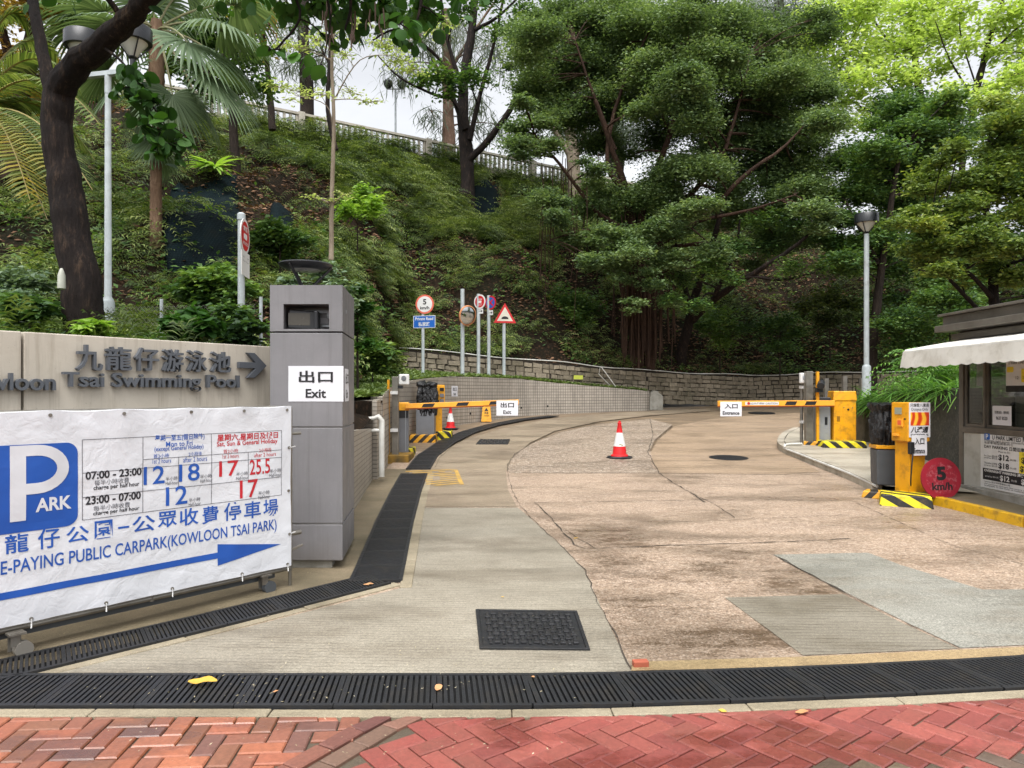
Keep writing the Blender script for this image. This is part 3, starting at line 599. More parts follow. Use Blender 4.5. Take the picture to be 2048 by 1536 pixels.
def wall_strip(name, pts, zb, zt, th, mat, side=1):
    """a wall following plan points; UV in metres"""
    vs, fs, uvs = [], [], []; Ls = 0
    P_ = [Vector((x, y, 0)) for x, y in pts]; n = len(P_)
    for i, p_ in enumerate(P_):
        t = (P_[min(i + 1, n - 1)] - P_[max(i - 1, 0)]).normalized(); nn = Vector((-t.y, t.x, 0)) * side
        if i: Ls += (p_ - P_[i - 1]).length
        b_ = p_ + nn * th
        vs += [(p_.x, p_.y, zb[i]), (p_.x, p_.y, zt[i]), (b_.x, b_.y, zt[i]), (b_.x, b_.y, zb[i])]; uvs += [(Ls, zb[i]), (Ls, zt[i]), (Ls, zt[i] + th), (Ls, zb[i])]
    for i in range(n - 1):
        a = i * 4; b = a + 4; fs += [(a, b, b + 1, a + 1), (a + 1, b + 1, b + 2, a + 2), (a + 2, b + 2, b + 3, a + 3)]
    fs += [(0, 1, 2, 3), tuple(n * 4 - 4 + j for j in (3, 2, 1, 0))]
    me = bpy.data.meshes.new(name); me.from_pydata(vs, [], fs); ul = me.uv_layers.new(name='UVMap')
    for pl in me.polygons:
        for li in pl.loop_indices:
            vi = me.loops[li].vertex_index; ul.data[li].uv = uvs[vi]
    for fi, (du, ) in ((len(fs) - 2, (0,)), (len(fs) - 1, (0,))):
        for li in me.polygons[fi].loop_indices:
            vi = me.loops[li].vertex_index; j = vi % 4; ul.data[li].uv = ((0 if j in (0, 1) else th), vs[vi][2])
    me.materials.append(mat); return me
def refine(pts, *zs, n=5):                             # Catmull-Rom through plan points
    out = []; zo = [[] for _ in zs]; P_ = [np.array(p, float) for p in pts]
    for i in range(len(P_) - 1):
        p0, p1, p2, p3 = P_[max(i - 1, 0)], P_[i], P_[i + 1], P_[min(i + 2, len(P_) - 1)]
        for k_ in range(n):
            t = k_ / n; out.append(tuple(.5 * (2 * p1 + (p2 - p0) * t + (2 * p0 - 5 * p1 + 4 * p2 - p3) * t * t + (3 * p1 - p0 - 3 * p2 + p3) * t ** 3)))
            for z, o in zip(zs, zo): o.append(lerp(z[i], z[i + 1], t))
    out.append(tuple(P_[-1])); [o.append(z[-1]) for z, o in zip(zs, zo)]
    return (out, *zo)
tp, tz = refine(TW, TWz)
tw = link('tiled_wall', wall_strip('tiled_wall', tp, [g(y) - .05 for x, y in tp], tz, .2, M_tile), None, True)
tag(tw, 'long curved wall of small pale square tiles beside the exit lane', 'wall')
for i, s in enumerate((.30, .52, .64, .72, .79, .86)):
    j = int(s * (len(tp) - 1)); a = Vector((*tp[j], 0)); b = Vector((*tp[j + 1], 0)); t = (b - a).normalized(); nn = Vector((t.y, -t.x, 0)); z = g(a.y) + .27
    o = MB().cyl(a + nn * .006 + Vector((0, 0, z)), a + nn * .004 + Vector((0, 0, z)) - nn * .05, .035, n=12).build('weep_hole', M_hole_shade, tw)
lw = wall_strip('tile_planter', [(-1.8, 7.5), (-1.96, 8.9), (-2.2, 11.4)], [0, .05, .15], [1.16, 1.12, 1.03], .3, M_tile2)
tag(link('tile_planter', lw), 'low planter wall of narrow pale tiles behind the grey pillar', 'wall')
pr = wall_strip('tile_pier', [(-2.62, 11.52), (-2.14, 11.5), (-2.14, 11.95)], [.1, .1, .1], [1.47, 1.47, 1.49], .14, M_tile2)
tag(link('tile_pier', pr), 'upright pier of narrow tiles joining the low planter to the curved wall', 'pier')
wp = MB(); q0 = Vector((-2.2, 11.35, .0)); wp.tube([q0 + Vector((-.32, 0, 1.22)), q0 + Vector((-.1, -.05, 1.18)), q0 + Vector((.06, -.06, 1.19)), q0 + Vector((.12, -.06, 1.22)), q0 + Vector((.17, -.06, 1.16)), q0 + Vector((.17, -.06, .8)), q0 + Vector((.17, -.06, .28))], [.025, .025, .035, .045, .045, .045, .045], 12)
tag(wp.build('white_pipe', M_pvc, smooth=50), 'fat white drain pipe with an elbow beside the tiled pier', 'pipe')
wp = MB(); wp.tube([(-2.3, 11.3, .98), (-2.14, 11.3, 1.0), (-2.02, 11.28, 1.0), (-2.02, 11.28, .93)], .03, 10); tag(wp.build('pipe_stub', M_pvc, smooth=50), 'short white pipe stub poking over the low planter wall', 'pipe')
cb = MB(); base = P(1312, 822, 26.6); base.z = g(26.6); poly = [(-.24, 0), (.24, 0), (.24, .5), (.17, .58), (.1, .62), (.06, .7), (-.12, .71), (-.2, .62), (-.24, .4)]
M_conc = pm('rough_concrete', L(150, 148, 140), L(122, 118, 108), 5, .8, 0, .4, 40, dirt=L(80, 74, 60), dscale=6)
cb.prism(poly, frame(base, (1, 0, 0)), -.2, .1); tag(cb.build('concrete_block', M_conc, bevel=.02), 'broken grey concrete block at the end of the tiled wall', 'block')
cb = MB(); f = frame((2.35, 25.72, 2.12), (.84, .54, 0)); cb.prism(rect(-.2, -.07, .2, .07), f, 0, .015); tag(cb.build('slope_plate', pm('lime_plate', L(190, 200, 80), rough=.5)), 'small lime green plate fixed to the stone wall', 'plate')
# ---- concrete balustrade along the hilltop
M_bal = pm('weathered_balustrade', L(186, 180, 168), L(160, 154, 142), 3, .85, dirt=L(96, 90, 76), dscale=4)
bt = thing('hilltop_balustrade', (-2, 35.7, 12.4), 'long weathered concrete balustrade along the top of the slope', 'balustrade')
bx = MB(); posts = MB(); u = Vector((.84, .545, 0)).normalized(); O = Vector((-10.8, 30, TOPZ)); O = O - Vector((-.545, .84, 0)) * .25; ang = math.atan2(u.y, u.x)
t0, t1 = -22, 32
for t in np.arange(t0, t1, 6.0):
    c = O + u * (t + 3); bx.box(c + Vector((0, 0, .92)), (5.99, .2, .1), ang); bx.box(c + Vector((0, 0, .06)), (5.99, .24, .3), ang)
bx.build('rail', M_bal, bt)
bl = MB(); bme = MB().box((0, 0, 0), (.1, .1, .66), ang).mesh('baluster', [M_bal])
for t in np.arange(t0 + .15, t1, .26):
    if (t - t0) % 6.0 > .4:
        q_ = O + u * t + Vector((0, 0, .53))
        if -2.5 < t < 21.5: ob = bpy.data.objects.new('baluster', bme); COL.objects.link(ob); ob.parent = bt; ob.location = q_ - bt.location
        else: bl.box(q_, (.1, .1, .66), ang)
o = bl.build('baluster_run', M_bal, bt); o['kind'] = 'stuff'
for t in np.arange(t0, t1 + .1, 6.0):
    if -16 < t < 24: MB().box(O + u * t + Vector((0, 0, .48)), (.26, .3, 1.05), ang).build('post', M_bal, bt)
# ================================================================== VEGETATION
def Lg(r, g_, b, m=1.0): c = L(r, g_, b); return (c[0] * m, c[1] * m, c[2] * m, 1)
LM_banyan = leafmat('banyan_leaf', [Lg(58, 76, 52), Lg(84, 106, 70), Lg(112, 134, 88), Lg(146, 164, 112)], .37)
LM_dark = leafmat('dark_leaf', [Lg(40, 62, 40), Lg(62, 90, 52), Lg(90, 120, 62), Lg(124, 148, 74)], .33)
LM_yg = leafmat('olive_leaf', [Lg(60, 80, 44), Lg(88, 110, 56), Lg(120, 138, 66), Lg(158, 166, 82)], .36)
LM_lime = leafmat('spring_leaf', [Lg(132, 152, 78), Lg(166, 186, 104), Lg(190, 208, 128), Lg(208, 220, 154)], .5)
LM_pine = leafmat('needle', [Lg(70, 82, 70), Lg(96, 108, 92), Lg(124, 134, 116)], .3)
LM_fern = leafmat('fern', [Lg(36, 48, 28), Lg(54, 70, 37), Lg(78, 96, 49), Lg(112, 128, 68), Lg(144, 154, 94)], .3, .5, .9)
LM_var = leafmat('variegated', [Lg(120, 140, 84), Lg(170, 184, 124), Lg(205, 212, 162)], .4)
LM_round = leafmat('round_leaf', [Lg(34, 62, 26), Lg(54, 92, 36), Lg(84, 124, 50)], .35, .5)
LM_palm = leafmat('fan_palm_leaf', [Lg(66, 84, 60), Lg(94, 114, 84), Lg(132, 150, 118)], .3, .45)
LM_yel = leafmat('yellowing_frond', [Lg(58, 76, 34), Lg(84, 100, 42), Lg(120, 118, 46), Lg(158, 134, 44)], .28)
LM_blue = leafmat('pale_shrub_leaf', [Lg(70, 92, 72), Lg(110, 132, 104), Lg(160, 178, 150)], .3)
LM_grass = leafmat('strap_leaf', [Lg(48, 84, 36), Lg(80, 122, 50), Lg(124, 160, 78)], .35)
LM_bright = leafmat('bright_leaf', [Lg(80, 110, 44), Lg(120, 156, 62), Lg(168, 196, 96)], .4)
LM_rust = leafmat('autumn_leaf', [Lg(110, 92, 48), Lg(160, 124, 66), Lg(150, 140, 70)], .4)
LM_litter = leafmat('dead_leaf', [Lg(70, 52, 40), Lg(104, 78, 58), Lg(140, 108, 84)], .1, .8)
def barkmat(name, c1, c2, c3, sc=6, b=.9):
    k = NT(name); ob = k.obj(); s = k.mapp(ob, (1, 1, .22)); n = k.noise(s, sc * 3, 8, .75)
    c = k.ramp(n, [(.3, c1), (.55, c2), (.72, c3)]); c = k.mix(k.ramp(k.noise(ob, 1.3, 5), [(.45, 0.0), (.65, .7)]), c, c1); k.col(c); k.rgh(.8); k.b.inputs['Specular IOR Level'].default_value = .15; k.bump(n, b, .06); return k.m
B_black = barkmat('wet_black_bark', L(24, 21, 21), L(44, 37, 34), L(96, 78, 62))
B_dark = barkmat('dark_bark', L(34, 29, 26), L(56, 48, 42), L(80, 70, 60)); B_root = barkmat('aerial_root_bark', L(46, 34, 28), L(74, 56, 46), L(100, 80, 66), 8)
B_pine = barkmat('reddish_bark', L(84, 66, 54), L(116, 94, 80), L(140, 118, 102)); B_pale = barkmat('pale_bark', L(110, 98, 84), L(140, 128, 112), L(165, 154, 136), 4, .3)
B_palm = barkmat('palm_bark', L(88, 68, 54), L(128, 104, 84), L(158, 132, 108), 5)
def bez(a, b, c, n=6): return [a * (1 - t) ** 2 + b * 2 * t * (1 - t) + c * t * t for t in [i / n for i in range(n + 1)]]
def path(pts, r0, r1, wig=.04, n=5):                   # smoothed limb with tapering radii
    P_ = [np.array(p, float) for p in pts]; out = []
    for i in range(len(P_) - 1):
        p0, p1, p2, p3 = P_[max(i - 1, 0)], P_[i], P_[i + 1], P_[min(i + 2, len(P_) - 1)]
        for k_ in range(n):
            t = k_ / n; out.append(.5 * (2 * p1 + (p2 - p0) * t + (2 * p0 - 5 * p1 + 4 * p2 - p3) * t * t + (3 * p1 - p0 - 3 * p2 + p3) * t ** 3))
    out.append(P_[-1]); m = len(out); L_ = np.linalg.norm(P_[-1] - P_[0])
    out = [Vector(o) + Vector((random.uniform(-1, 1), random.uniform(-1, 1), random.uniform(-1, 1))) * wig * (r0 * 4) * (0 if i in (0, m - 1) else .5) for i, o in enumerate(out)]
    return out, [lerp(r0, r1, (i / (m - 1)) ** .8) for i in range(m)]
def tree(name, label, cat, group, limbs, clumps, leafm, bark, lsize=.14, dens=1.0, proto=DIAMOND, flat=.55, ntw=9, spread=.3, hang=0.0, roots=None, crown='crown', crot=None, twr=.012, keep=True):
    """limbs: [(points, r0, r1)] world; clumps: [(centre, (rx, ry, rz), leaves)] world"""
    base = Vector(limbs[0][0][0]); root = thing(name, base, label, cat, group)
    tr = MB(); skel = []
    for pts, r0, r1 in limbs:
        pp, rr = path(pts, r0, r1)
        if bark is B_black and r0 > .1 and base.y < 10: tr.rough(pp, rr)
        else: tr.tube(pp, rr, 9 if r0 > .1 else 6, wob=.25 if r0 > .1 else 0)
        skel += list(zip(pp, rr))
    parts = []; dense = []
    for c, rad, n in clumps:
        c = Vector(c); rv = np.array(rad if isinstance(rad, (tuple, list)) else (rad, rad, rad * .6), float)
        if skel:
            q, r = min(skel, key=lambda s: (s[0] - c).length + (1.5 if s[0].z > c.z else 0) * (s[0].z - c.z)); d = c - q; mid = q + d * .5 + Vector((0, 0, .12 * d.length)) + Vector((random.uniform(-.1, .1), random.uniform(-.1, .1), 0)) * d.length
            r_ = min(r * .7, .02 + .012 * d.length); lp = bez(q, mid, c, 6); tr.tube(lp, [lerp(r_, twr, i / 6) for i in range(7)], 5, False)
        n = int(n * dens); tp = []
        for j in range(ntw):
            dirv = Vector(rdir(1, -.75, .9)[0]) * random.uniform(.55, 1.0); e = c + Vector((dirv.x * rv[0], dirv.y * rv[1], dirv.z * rv[2] - hang * rv[2]))
            lp = bez(c, c.lerp(e, .5) + Vector((0, 0, .18 * rv[2])), e, 4); tr.tube(lp, [lerp(twr, .004, i / 4) for i in range(5)], 4, False); tp += [np.array(x) for x in lp[1:]] + [np.array(lp[-1])]
        tp = np.array(tp); idx = RNG.integers(0, len(tp), n); sp = spread * rv * np.array([1, 1, .8])
        pos = tp[idx] + RNG.normal(0, 1, (n, 3)) * sp; h_ = (pos[:, 2] - c.z) / rv[2]
        up = nrm(np.stack([RNG.normal(0, flat, n), RNG.normal(0, flat, n), np.ones(n)], 1)); ax = rdir(n, -.5 - hang, .25 - hang)
        tint = np.clip(RNG.normal(.5, .15, n) + RNG.normal(0, .19) + .0 * h_, 0, 1)
        parts.append(scatter(proto, pos, ax, up, lsize * RNG.uniform(.6, 1.5, n), tint))
    for rp, r0, r1 in (roots or []): tr.tube(*path(rp, r0, r1), 5, False)
    tr.build('trunk', bark, root, smooth=60); v, q, t = join(parts)
    link(crown, mesh_np(crown, v, q, leafm, t), root); return root
def pc(lst, d, n, jd=2.0, sc=1.0, zr=.55):             # clumps read from the photo: (px, py, radius px[, depth offset])
    out = []; n = n * 2.3; zr = zr * 1.35
    for c in lst:
        dd = d + (c[3] if len(c) > 3 else random.uniform(-jd, jd)); r = c[2] / FPX * dd * sc; out.append((P(c[0], c[1], dd), (r, r * 1.0, r * zr), int(n * (c[2] / 60) ** 2))); 
    return out
# ---- ground cover on the slope: ferns and creepers nobody could count
def cover(name, n, proto, size, mat, region, thr, mask_scale=.6, seed=0, lift=.05, droop=(-.25, .45), keepw=None):
    u = RNG.uniform(region[0], region[1], n); w = RNG.uniform(region[2], region[3], n); p = hill(u, w)
    m = np.array([mn.fractal(Vector((x * mask_scale + seed, y * mask_scale, z * mask_scale)), 1.0, 2.0, 4) for x, y, z in p]); px = CX + p[:, 0] / np.maximum(p[:, 1], .1) * FPX; py = HY - (p[:, 2] - CH) / np.maximum(p[:, 1], .1) * FPX
    keep = (m > thr) & (p[:, 1] > 2) & (px > -250) & (px < 2300)
    for (cx, cy, rx, ry, pr) in BARE: keep &= ~((((px - cx) / rx) ** 2 + ((py - cy) / ry) ** 2 < 1 + .5 * m) & (RNG.uniform(0, 1, n) < pr))
    p = p[keep]; m = m[keep]; k_ = len(p); p[:, 2] += lift * RNG.uniform(-.5, 1.5, k_)
    du = hill(u[keep] + .002, w[keep]) - hill(u[keep], w[keep]); dw = hill(u[keep], np.minimum(w[keep] + .004, 1)) - hill(u[keep], w[keep]); nn = nrm(np.cross(du, dw)); nn[nn[:, 2] < 0] *= -1
    up = nrm(nn * .7 + np.array([0, -.15, .6]) + RNG.normal(0, .25, (k_, 3))); ax = rdir(k_, *droop); ax = nrm(ax + nn * .35)
    t = np.clip(.45 + .8 * m + RNG.normal(0, .16, k_), 0, 1); return scatter(proto, p, ax, up, size * RNG.uniform(.55, 1.3, k_), t)
BARE = [(560, 400, 110, 70, .96), (430, 450, 80, 90, .7), (975, 400, 34, 45, 1.0), (1440, 690, 130, 50, .8), (1560, 560, 110, 70, .85), (1280, 680, 110, 70, .75), (520, 500, 70, 60, .7), (1650, 690, 120, 45, .55), (130, 420, 60, 80, .6), (690, 560, 60, 45, .5)]
parts = [cover('a', 40000, FROND, .54, None, (.12, .62, .0, 1), .05, .55, 1), cover('b', 28000, FROND2, .72, None, (.3, .62, .45, 1), -.12, .4, 5), cover('c', 24000, FROND, .45, None, (.58, .95, 0, 1), -.12, .5, 9), cover('h', 8000, FROND, .6, None, (.22, .6, .94, 1), -.2, 1.1, 60, .45), cover('d', 18000, FROND, .4, None, (.1, .4, 0, .5), -.05, .8, 3)]
v, q, t = join(parts); tag(link('ferns', mesh_np('ferns', v, q, LM_fern, t), None, False), 'green ferns covering the steep slope', 'ferns', kind='stuff')
parts = [cover('e', 60000, OVAL if False else DIAMOND, .17, None, (.1, .62, 0, 1), .1, 1.0, 21, .12), cover('f', 26000, DIAMOND, .16, None, (.55, .95, 0, .9), .0, .9, 14, .12), cover('f3', 34000, DIAMOND, .2, None, (.6, .95, 0, .8), -.12, .8, 77, .2), cover('f2', 26000, DIAMOND, .15, None, (.1, .36, 0, .35), -.1, 1.3, 33, .2)]
v, q, t = join(parts); tag(link('creepers', mesh_np('creepers', v, q, LM_dark, t), None, False), 'dark leafy creepers trailing over the slope', 'creepers', kind='stuff')
SAVE = BARE; BARE = []
parts = [cover('g', 90000, DIAMOND, .15, None, (.12, .95, 0, .95), -.2, .7, 41, .02, (-.3, .2))]
v, q, t = join(parts); tag(link('dead_leaves', mesh_np('dead_leaves', v, q, LM_litter, t), None, False), 'brown dead leaves lying on the slope', 'leaf litter', kind='stuff'); BARE = SAVE
# verge ground cover behind the tiled wall, and planting behind the sign wall
def blades(n, pts_fn, mat, size, proto, name, label, lo=-.1, hi=.8):
    p = pts_fn(n); up = nrm(np.stack([RNG.normal(0, .4, n), RNG.normal(0, .4, n), np.ones(n)], 1)); ax = rdir(n, lo, hi)
    v, q, t = scatter(proto, p, ax, up, size * RNG.uniform(.6, 1.3, n), np.clip(RNG.normal(.5, .2, n), 0, 1)); return tag(link(name, mesh_np(name, v, q, mat, t), None, False), label, 'ground cover', kind='stuff')
tpa = np.array([(x, y, z) for (x, y), z in zip(tp, tz)])
def verge_pts(n):
    i = RNG.integers(0, len(tpa) - 1, n); f = RNG.uniform(0, 1, n)[:, None]; a = tpa[i] * (1 - f) + tpa[i + 1] * f; d = RNG.uniform(0, 1, n) ** 1.3; vf_ = np.array(vf); tt = (i + f[:, 0]) / (len(tpa) - 1) * (len(vf_) - 1); j = np.minimum(tt.astype(int), len(vf_) - 2); b = vf_[j] * (1 - (tt - j))[:, None] + vf_[j + 1] * (tt - j)[:, None]
    p = a + (b - a) * d[:, None] * .9; p[:, 2] += .02; p[:, 0] -= .12; p[:, 1] += .1; return p
LM_verge = leafmat('verge_leaf', [Lg(66, 86, 46), Lg(96, 116, 62), Lg(140, 156, 100)], .35)
blades(16000, verge_pts, LM_verge, .14, DIAMOND, 'verge_plants', 'pale green low plants on the verge above the tiled wall')
def bed_pts(n):
    a, b = np.array(BA), np.array(BB); i = RNG.integers(0, 5, n); f = RNG.uniform(0, 1, n)[:, None]; w = RNG.uniform(.05, 1, n)[:, None]; p = (a[i] * (1 - f) + a[i + 1] * f) * (1 - w) + (b[i] * (1 - f) + b[i + 1] * f) * w; p[:, 2] += RNG.uniform(0, .16, n); return p
blades(8000, bed_pts, LM_dark, .16, DIAMOND, 'bed_plants', 'dark leafy ground cover in the raised bed behind the sign wall', -.4, .5)
blades(1300, bed_pts, LM_fern, .38, FROND, 'bed_ferns', 'green ferns in the raised bed behind the sign wall', .0, .8)
# ---- shrubs
def shrub(name, label, cat, cs, leafm, n, lsize, proto=DIAMOND, group=None, hang=0.0, flat=.6, base=None, spread=.26):
    c0 = cs[0][0]; b = Vector(base) if base is not None else Vector((c0.x, c0.y, min(c[0].z - c[1][2] for c in cs)))
    b = b - Vector((0, 0, .8)) if base is None else b
    return tree(name, label, cat, group, [([b, b.lerp(c0, .5), c0], .03, .012)], cs, leafm, B_dark, lsize, 1, proto, flat, 9, spread, hang, None, 'foliage', twr=.007)
shrub('shrub', 'pale lime shrub growing on the slope beside the staked sapling', 'shrub', pc([(715, 410, 34), (745, 418, 34), (690, 425, 22), (728, 385, 20)], 22, 700, .4), LM_bright, 0, .16)
shrub('shrub', 'bluish grey leafy shrub rising behind the lamp on the grey pillar', 'shrub', pc([(640, 540, 34), (590, 570, 28), (680, 570, 30), (620, 600, 40), (690, 610, 34)], 12, 700, .5), LM_blue, 0, .1)
shrub('shrub', 'bright green shrub behind the grey pillar edge above the verge', 'shrub', pc([(715, 585, 24), (725, 620, 26), (712, 660, 24), (735, 690, 20)], 12.5, 800, .3), LM_round, 0, .11)
for px, py, r, d, lm, lab in ((770, 715, 30, 17, LM_fern, 'ferny bush spilling over the stone wall end behind the speed sign'), (745, 700, 34, 14.5, LM_dark, 'dark leafy bush at the near end of the verge'), (560, 470, 44, 16, LM_dark, 'dark green bush on the slope behind the tall round sign post'), (430, 560, 50, 11, LM_dark, 'leafy bush on the slope between palm trunk and sign post'),
                             (380, 640, 34, 7.6, LM_round, 'glossy leafy bush behind the concrete sign wall beside the palm'), (470, 640, 40, 8.2, LM_dark, 'dense green bush behind the sign wall next to the grey pillar'), (60, 610, 34, 6.6, LM_dark, 'dark bush at the foot of the slope beside the black trunk'), (40, 560, 44, 9.5, LM_blue, 'dusty green bush on the slope behind the black trunk'), (190, 652, 18, 6.6, LM_bright, 'small bright green plant poking over the sign wall top'), (1560, 650, 44, 29, LM_dark, 'dark bush low on the slope between leaning tree and street lamp'), (1820, 640, 60, 26, LM_dark, 'dark bush low on the slope between street lamp and kiosk roof'), (1660, 600, 50, 29, LM_fern, 'ferny bush on the slope just beside the single street lamp'), (1440, 640, 44, 29.5, LM_dark, 'dark bush behind the leaning tree trunk'), (1140, 600, 50, 28.5, LM_dark, 'dark bush on the slope between hump sign and banyan'), (1900, 590, 50, 24, LM_dark, 'dark bush behind the kiosk roof end')):
    shrub('shrub', lab, 'shrub', pc([(px, py, r), (px + r * .8, py + r * .3, r * .7), (px - r * .8, py + r * .3, r * .7), (px + r * .1, py + r * .9, r * .9)], d, 1100, .3), lm, 0, .09 if d < 10 else .13, ROUND if lm is LM_round else DIAMOND)
# bird's nest fern on the rocky face
b0 = on_hill(438, 350); parts = []; n = 34; a = RNG.uniform(0, 6.28, n); ax = np.stack([np.cos(a), np.sin(a) - .2, RNG.uniform(.1, 1.1, n)], 1)
v, q, t = scatter(oval(.16, 6, .1, .6), np.repeat(np.array(b0 + Vector((0, -.3, .1)))[None], n, 0), ax, np.repeat([[0, 0, 1.]], n, 0), RNG.uniform(.5, .8, n), RNG.uniform(.4, 1, n)); tag(link('nest_fern', mesh_np('nest_fern', v, q, LM_bright, t)), "bird's nest fern with long strap leaves on the dark rock face", 'fern')
# ---- dark green netting over the eroded hollows
k = NT('slope_netting'); p = k.pos(); n1 = k.noise(p, 1.2, 5); c = k.ramp(n1, [(.3, L(7, 14, 16)), (.6, L(12, 24, 27)), (.75, L(26, 28, 22))]); z = k.sep(p); wv = k.math('MULTIPLY', k.math('SINE', k.math('MULTIPLY', k.math('ADD', z[0], z[2]), 60)), k.math('SINE', k.math('MULTIPLY', k.math('SUBTRACT', z[0], z[2]), 60)))
c = k.mix(k.ramp(wv, [(.6, 0.0), (.95, .25)]), c, L(34, 48, 48)); k.col(c); k.rgh(.9); k.b.inputs['Specular IOR Level'].default_value = .08; k.bump(wv, .3, .02); M_net = k.m
def netting(px0, py0, px1, py1, lab, off=.3):
    c = [uv_of(px0, py1), uv_of(px1, py1), uv_of(px1, py0), uv_of(px0, py0)]; b = MB(); N = 14; vs = []
    for i in range(N + 1):
        for j in range(N + 1):
            s, t_ = i / N, j / N; uu_ = (c[0][0] * (1 - s) + c[1][0] * s) * (1 - t_) + (c[3][0] * (1 - s) + c[2][0] * s) * t_; ww_ = (c[0][1] * (1 - s) + c[1][1] * s) * (1 - t_) + (c[3][1] * (1 - s) + c[2][1] * s) * t_
            p_ = hill(np.array([uu_]), np.array([ww_]))[0]; e = 1 - max(abs(2 * s - 1), abs(2 * t_ - 1)) ** 3; vs.append(Vector(p_) + Vector((0, -off * e, off * .35 * e + .12 * mn.noise(Vector(p_) * 1.3) - .06 * (1 - e))))
    b.add(vs, [(i * (N + 1) + j, (i + 1) * (N + 1) + j, (i + 1) * (N + 1) + j + 1, i * (N + 1) + j + 1) for i in range(N) for j in range(N)])
    o = b.build('slope_netting', M_net, smooth=60); m = o.modifiers.new('thickness', 'SOLIDIFY'); m.thickness = .02; tag(o, lab, 'netting')
netting(345, 350, 480, 560, 'broad dark green net pinned over the hollow behind the palm trunk', .3); netting(545, 430, 605, 540, 'narrow dark green net on the slope behind the pillar lamp', .25); netting(942, 368, 1005, 440, 'small dark green net below the forked black tree', .3)
# ---- foreground black tree: leaning trunk, limb across the lamps, hanging round leaves
fb = P(180, 665, 6.9); fb.z = 1.75
F1 = [fb, P(160, 560, 6.9), P(138, 430, 6.95), P(122, 320, 7.0), P(112, 215, 7.0)]; F2 = [P(110, 232, 7.0), P(114, 200, 7.0), P(142, 142, 6.9), P(195, 92, 6.75), P(245, 50, 6.6), P(292, 5, 6.4), P(340, -60, 6.2), P(420, -170, 5.9), P(560, -230, 5.7)]; F3 = [P(108, 210, 7.0), P(88, 120, 7.05), P(68, 20, 7.1), P(50, -120, 7.2)]
hangs = [(260, 150, 26), (300, 190, 30), (285, 235, 20), (330, 255, 26), (345, 290, 22), (320, 300, 18), (250, 175, 14), (370, 270, 12)]; ov = [(575, 8, 24), (640, 4, 30), (700, 30, 30), (745, 15, 28), (800, 48, 24), (850, 20, 28), (600, 110, 13), (640, 132, 11), (655, 80, 18), (560, 100, 10), (760, 2, 36), (830, 80, 12), (880, 40, 14), (540, 96, 10), (620, 120, 10)]
cl = [(P(x, y, 6.3), (r / FPX * 6.3,) * 2 + (r / FPX * 6.3 * .9,), int(34 * (r / 26) ** 2)) for x, y, r in hangs] + [(P(x, y, 5.9 + random.uniform(-.5, .5)), (r / FPX * 6,) * 2 + (r / FPX * 5,), int(22 * (r / 26) ** 2)) for x, y, r in ov] + [(P(x, y, 6), (.5, .5, .3), 260) for x, y in ((450, -120), (600, -90), (720, -60), (850, -80), (300, -160), (60, -150))]
limbs = [(F1[:4] + F2[1:], .185, .055), (F3, .07, .045), ([F2[8], P(640, -110, 5.7), P(700, -10, 5.8), P(690, 60, 5.9)], .03, .008), ([F2[8], P(760, -120, 5.7), P(840, -30, 5.9), P(830, 60, 5.9)], .03, .008), ([F2[7], P(520, -100, 5.8), P(600, 20, 5.9), P(560, 90, 5.9), P(540, 100, 5.9)], .02, .006), ([P(200, 90, 6.75), P(240, 120, 6.5), P(270, 160, 6.3), P(330, 250, 6.3)], .016, .006), ([P(640, -60, 5.7), P(660, 30, 5.85), P(650, 110, 5.9)], .012, .005)]
limbs += [] and [([fb + Vector((0, 0, .9)) * 0 + Vector((-.16, -.12, .25)), P(150, 560, 6.72), P(128, 430, 6.78), P(112, 330, 6.82), P(106, 250, 6.85)], .07, .05), ([fb + Vector((.14, -.1, .2)), P(178, 570, 6.75), P(156, 440, 6.8), P(140, 330, 6.84), P(126, 240, 6.88)], .06, .045), ([P(118, 225, 6.9), P(112, 205, 6.85), P(104, 190, 6.9)], .2, .15)]
black_tree = tree('black_trunk_tree', 'leaning black trunked tree with a thick limb crossing the twin street lamp', 'tree', None, limbs, cl, LM_round, B_black, .088, 1, ROUND, .9, 5, .5, .35, twr=.005)
pods = MB()
for i in range(26):
    c = P(random.choice((700, 705, 770, 745, 835, 650, 655, 690)) + random.uniform(-12, 12), random.uniform(0, 70), 5.9); l = random.uniform(.08, .17); pods.tube([c, c + Vector((random.uniform(-.01, .01), 0, -l * .5)), c + Vector((random.uniform(-.02, .02), 0, -l))], [.006, .008, .003], 5)
pods.build('seed_pods', pm('brown_pod', L(78, 58, 44), rough=.6), black_tree)
wb = MB(); c = P(123, 555, 6.6); wb.lathe([(.02, -.11), (.035, -.1), (.032, .02), (.02, .06), (.012, .08), (.004, .085)], c, 14); tag(wb.build('plastic_bottle', pm('cloudy_plastic', L(170, 172, 160), rough=.4), smooth=40), 'cloudy plastic bottle tied to the black leaning trunk', 'bottle')
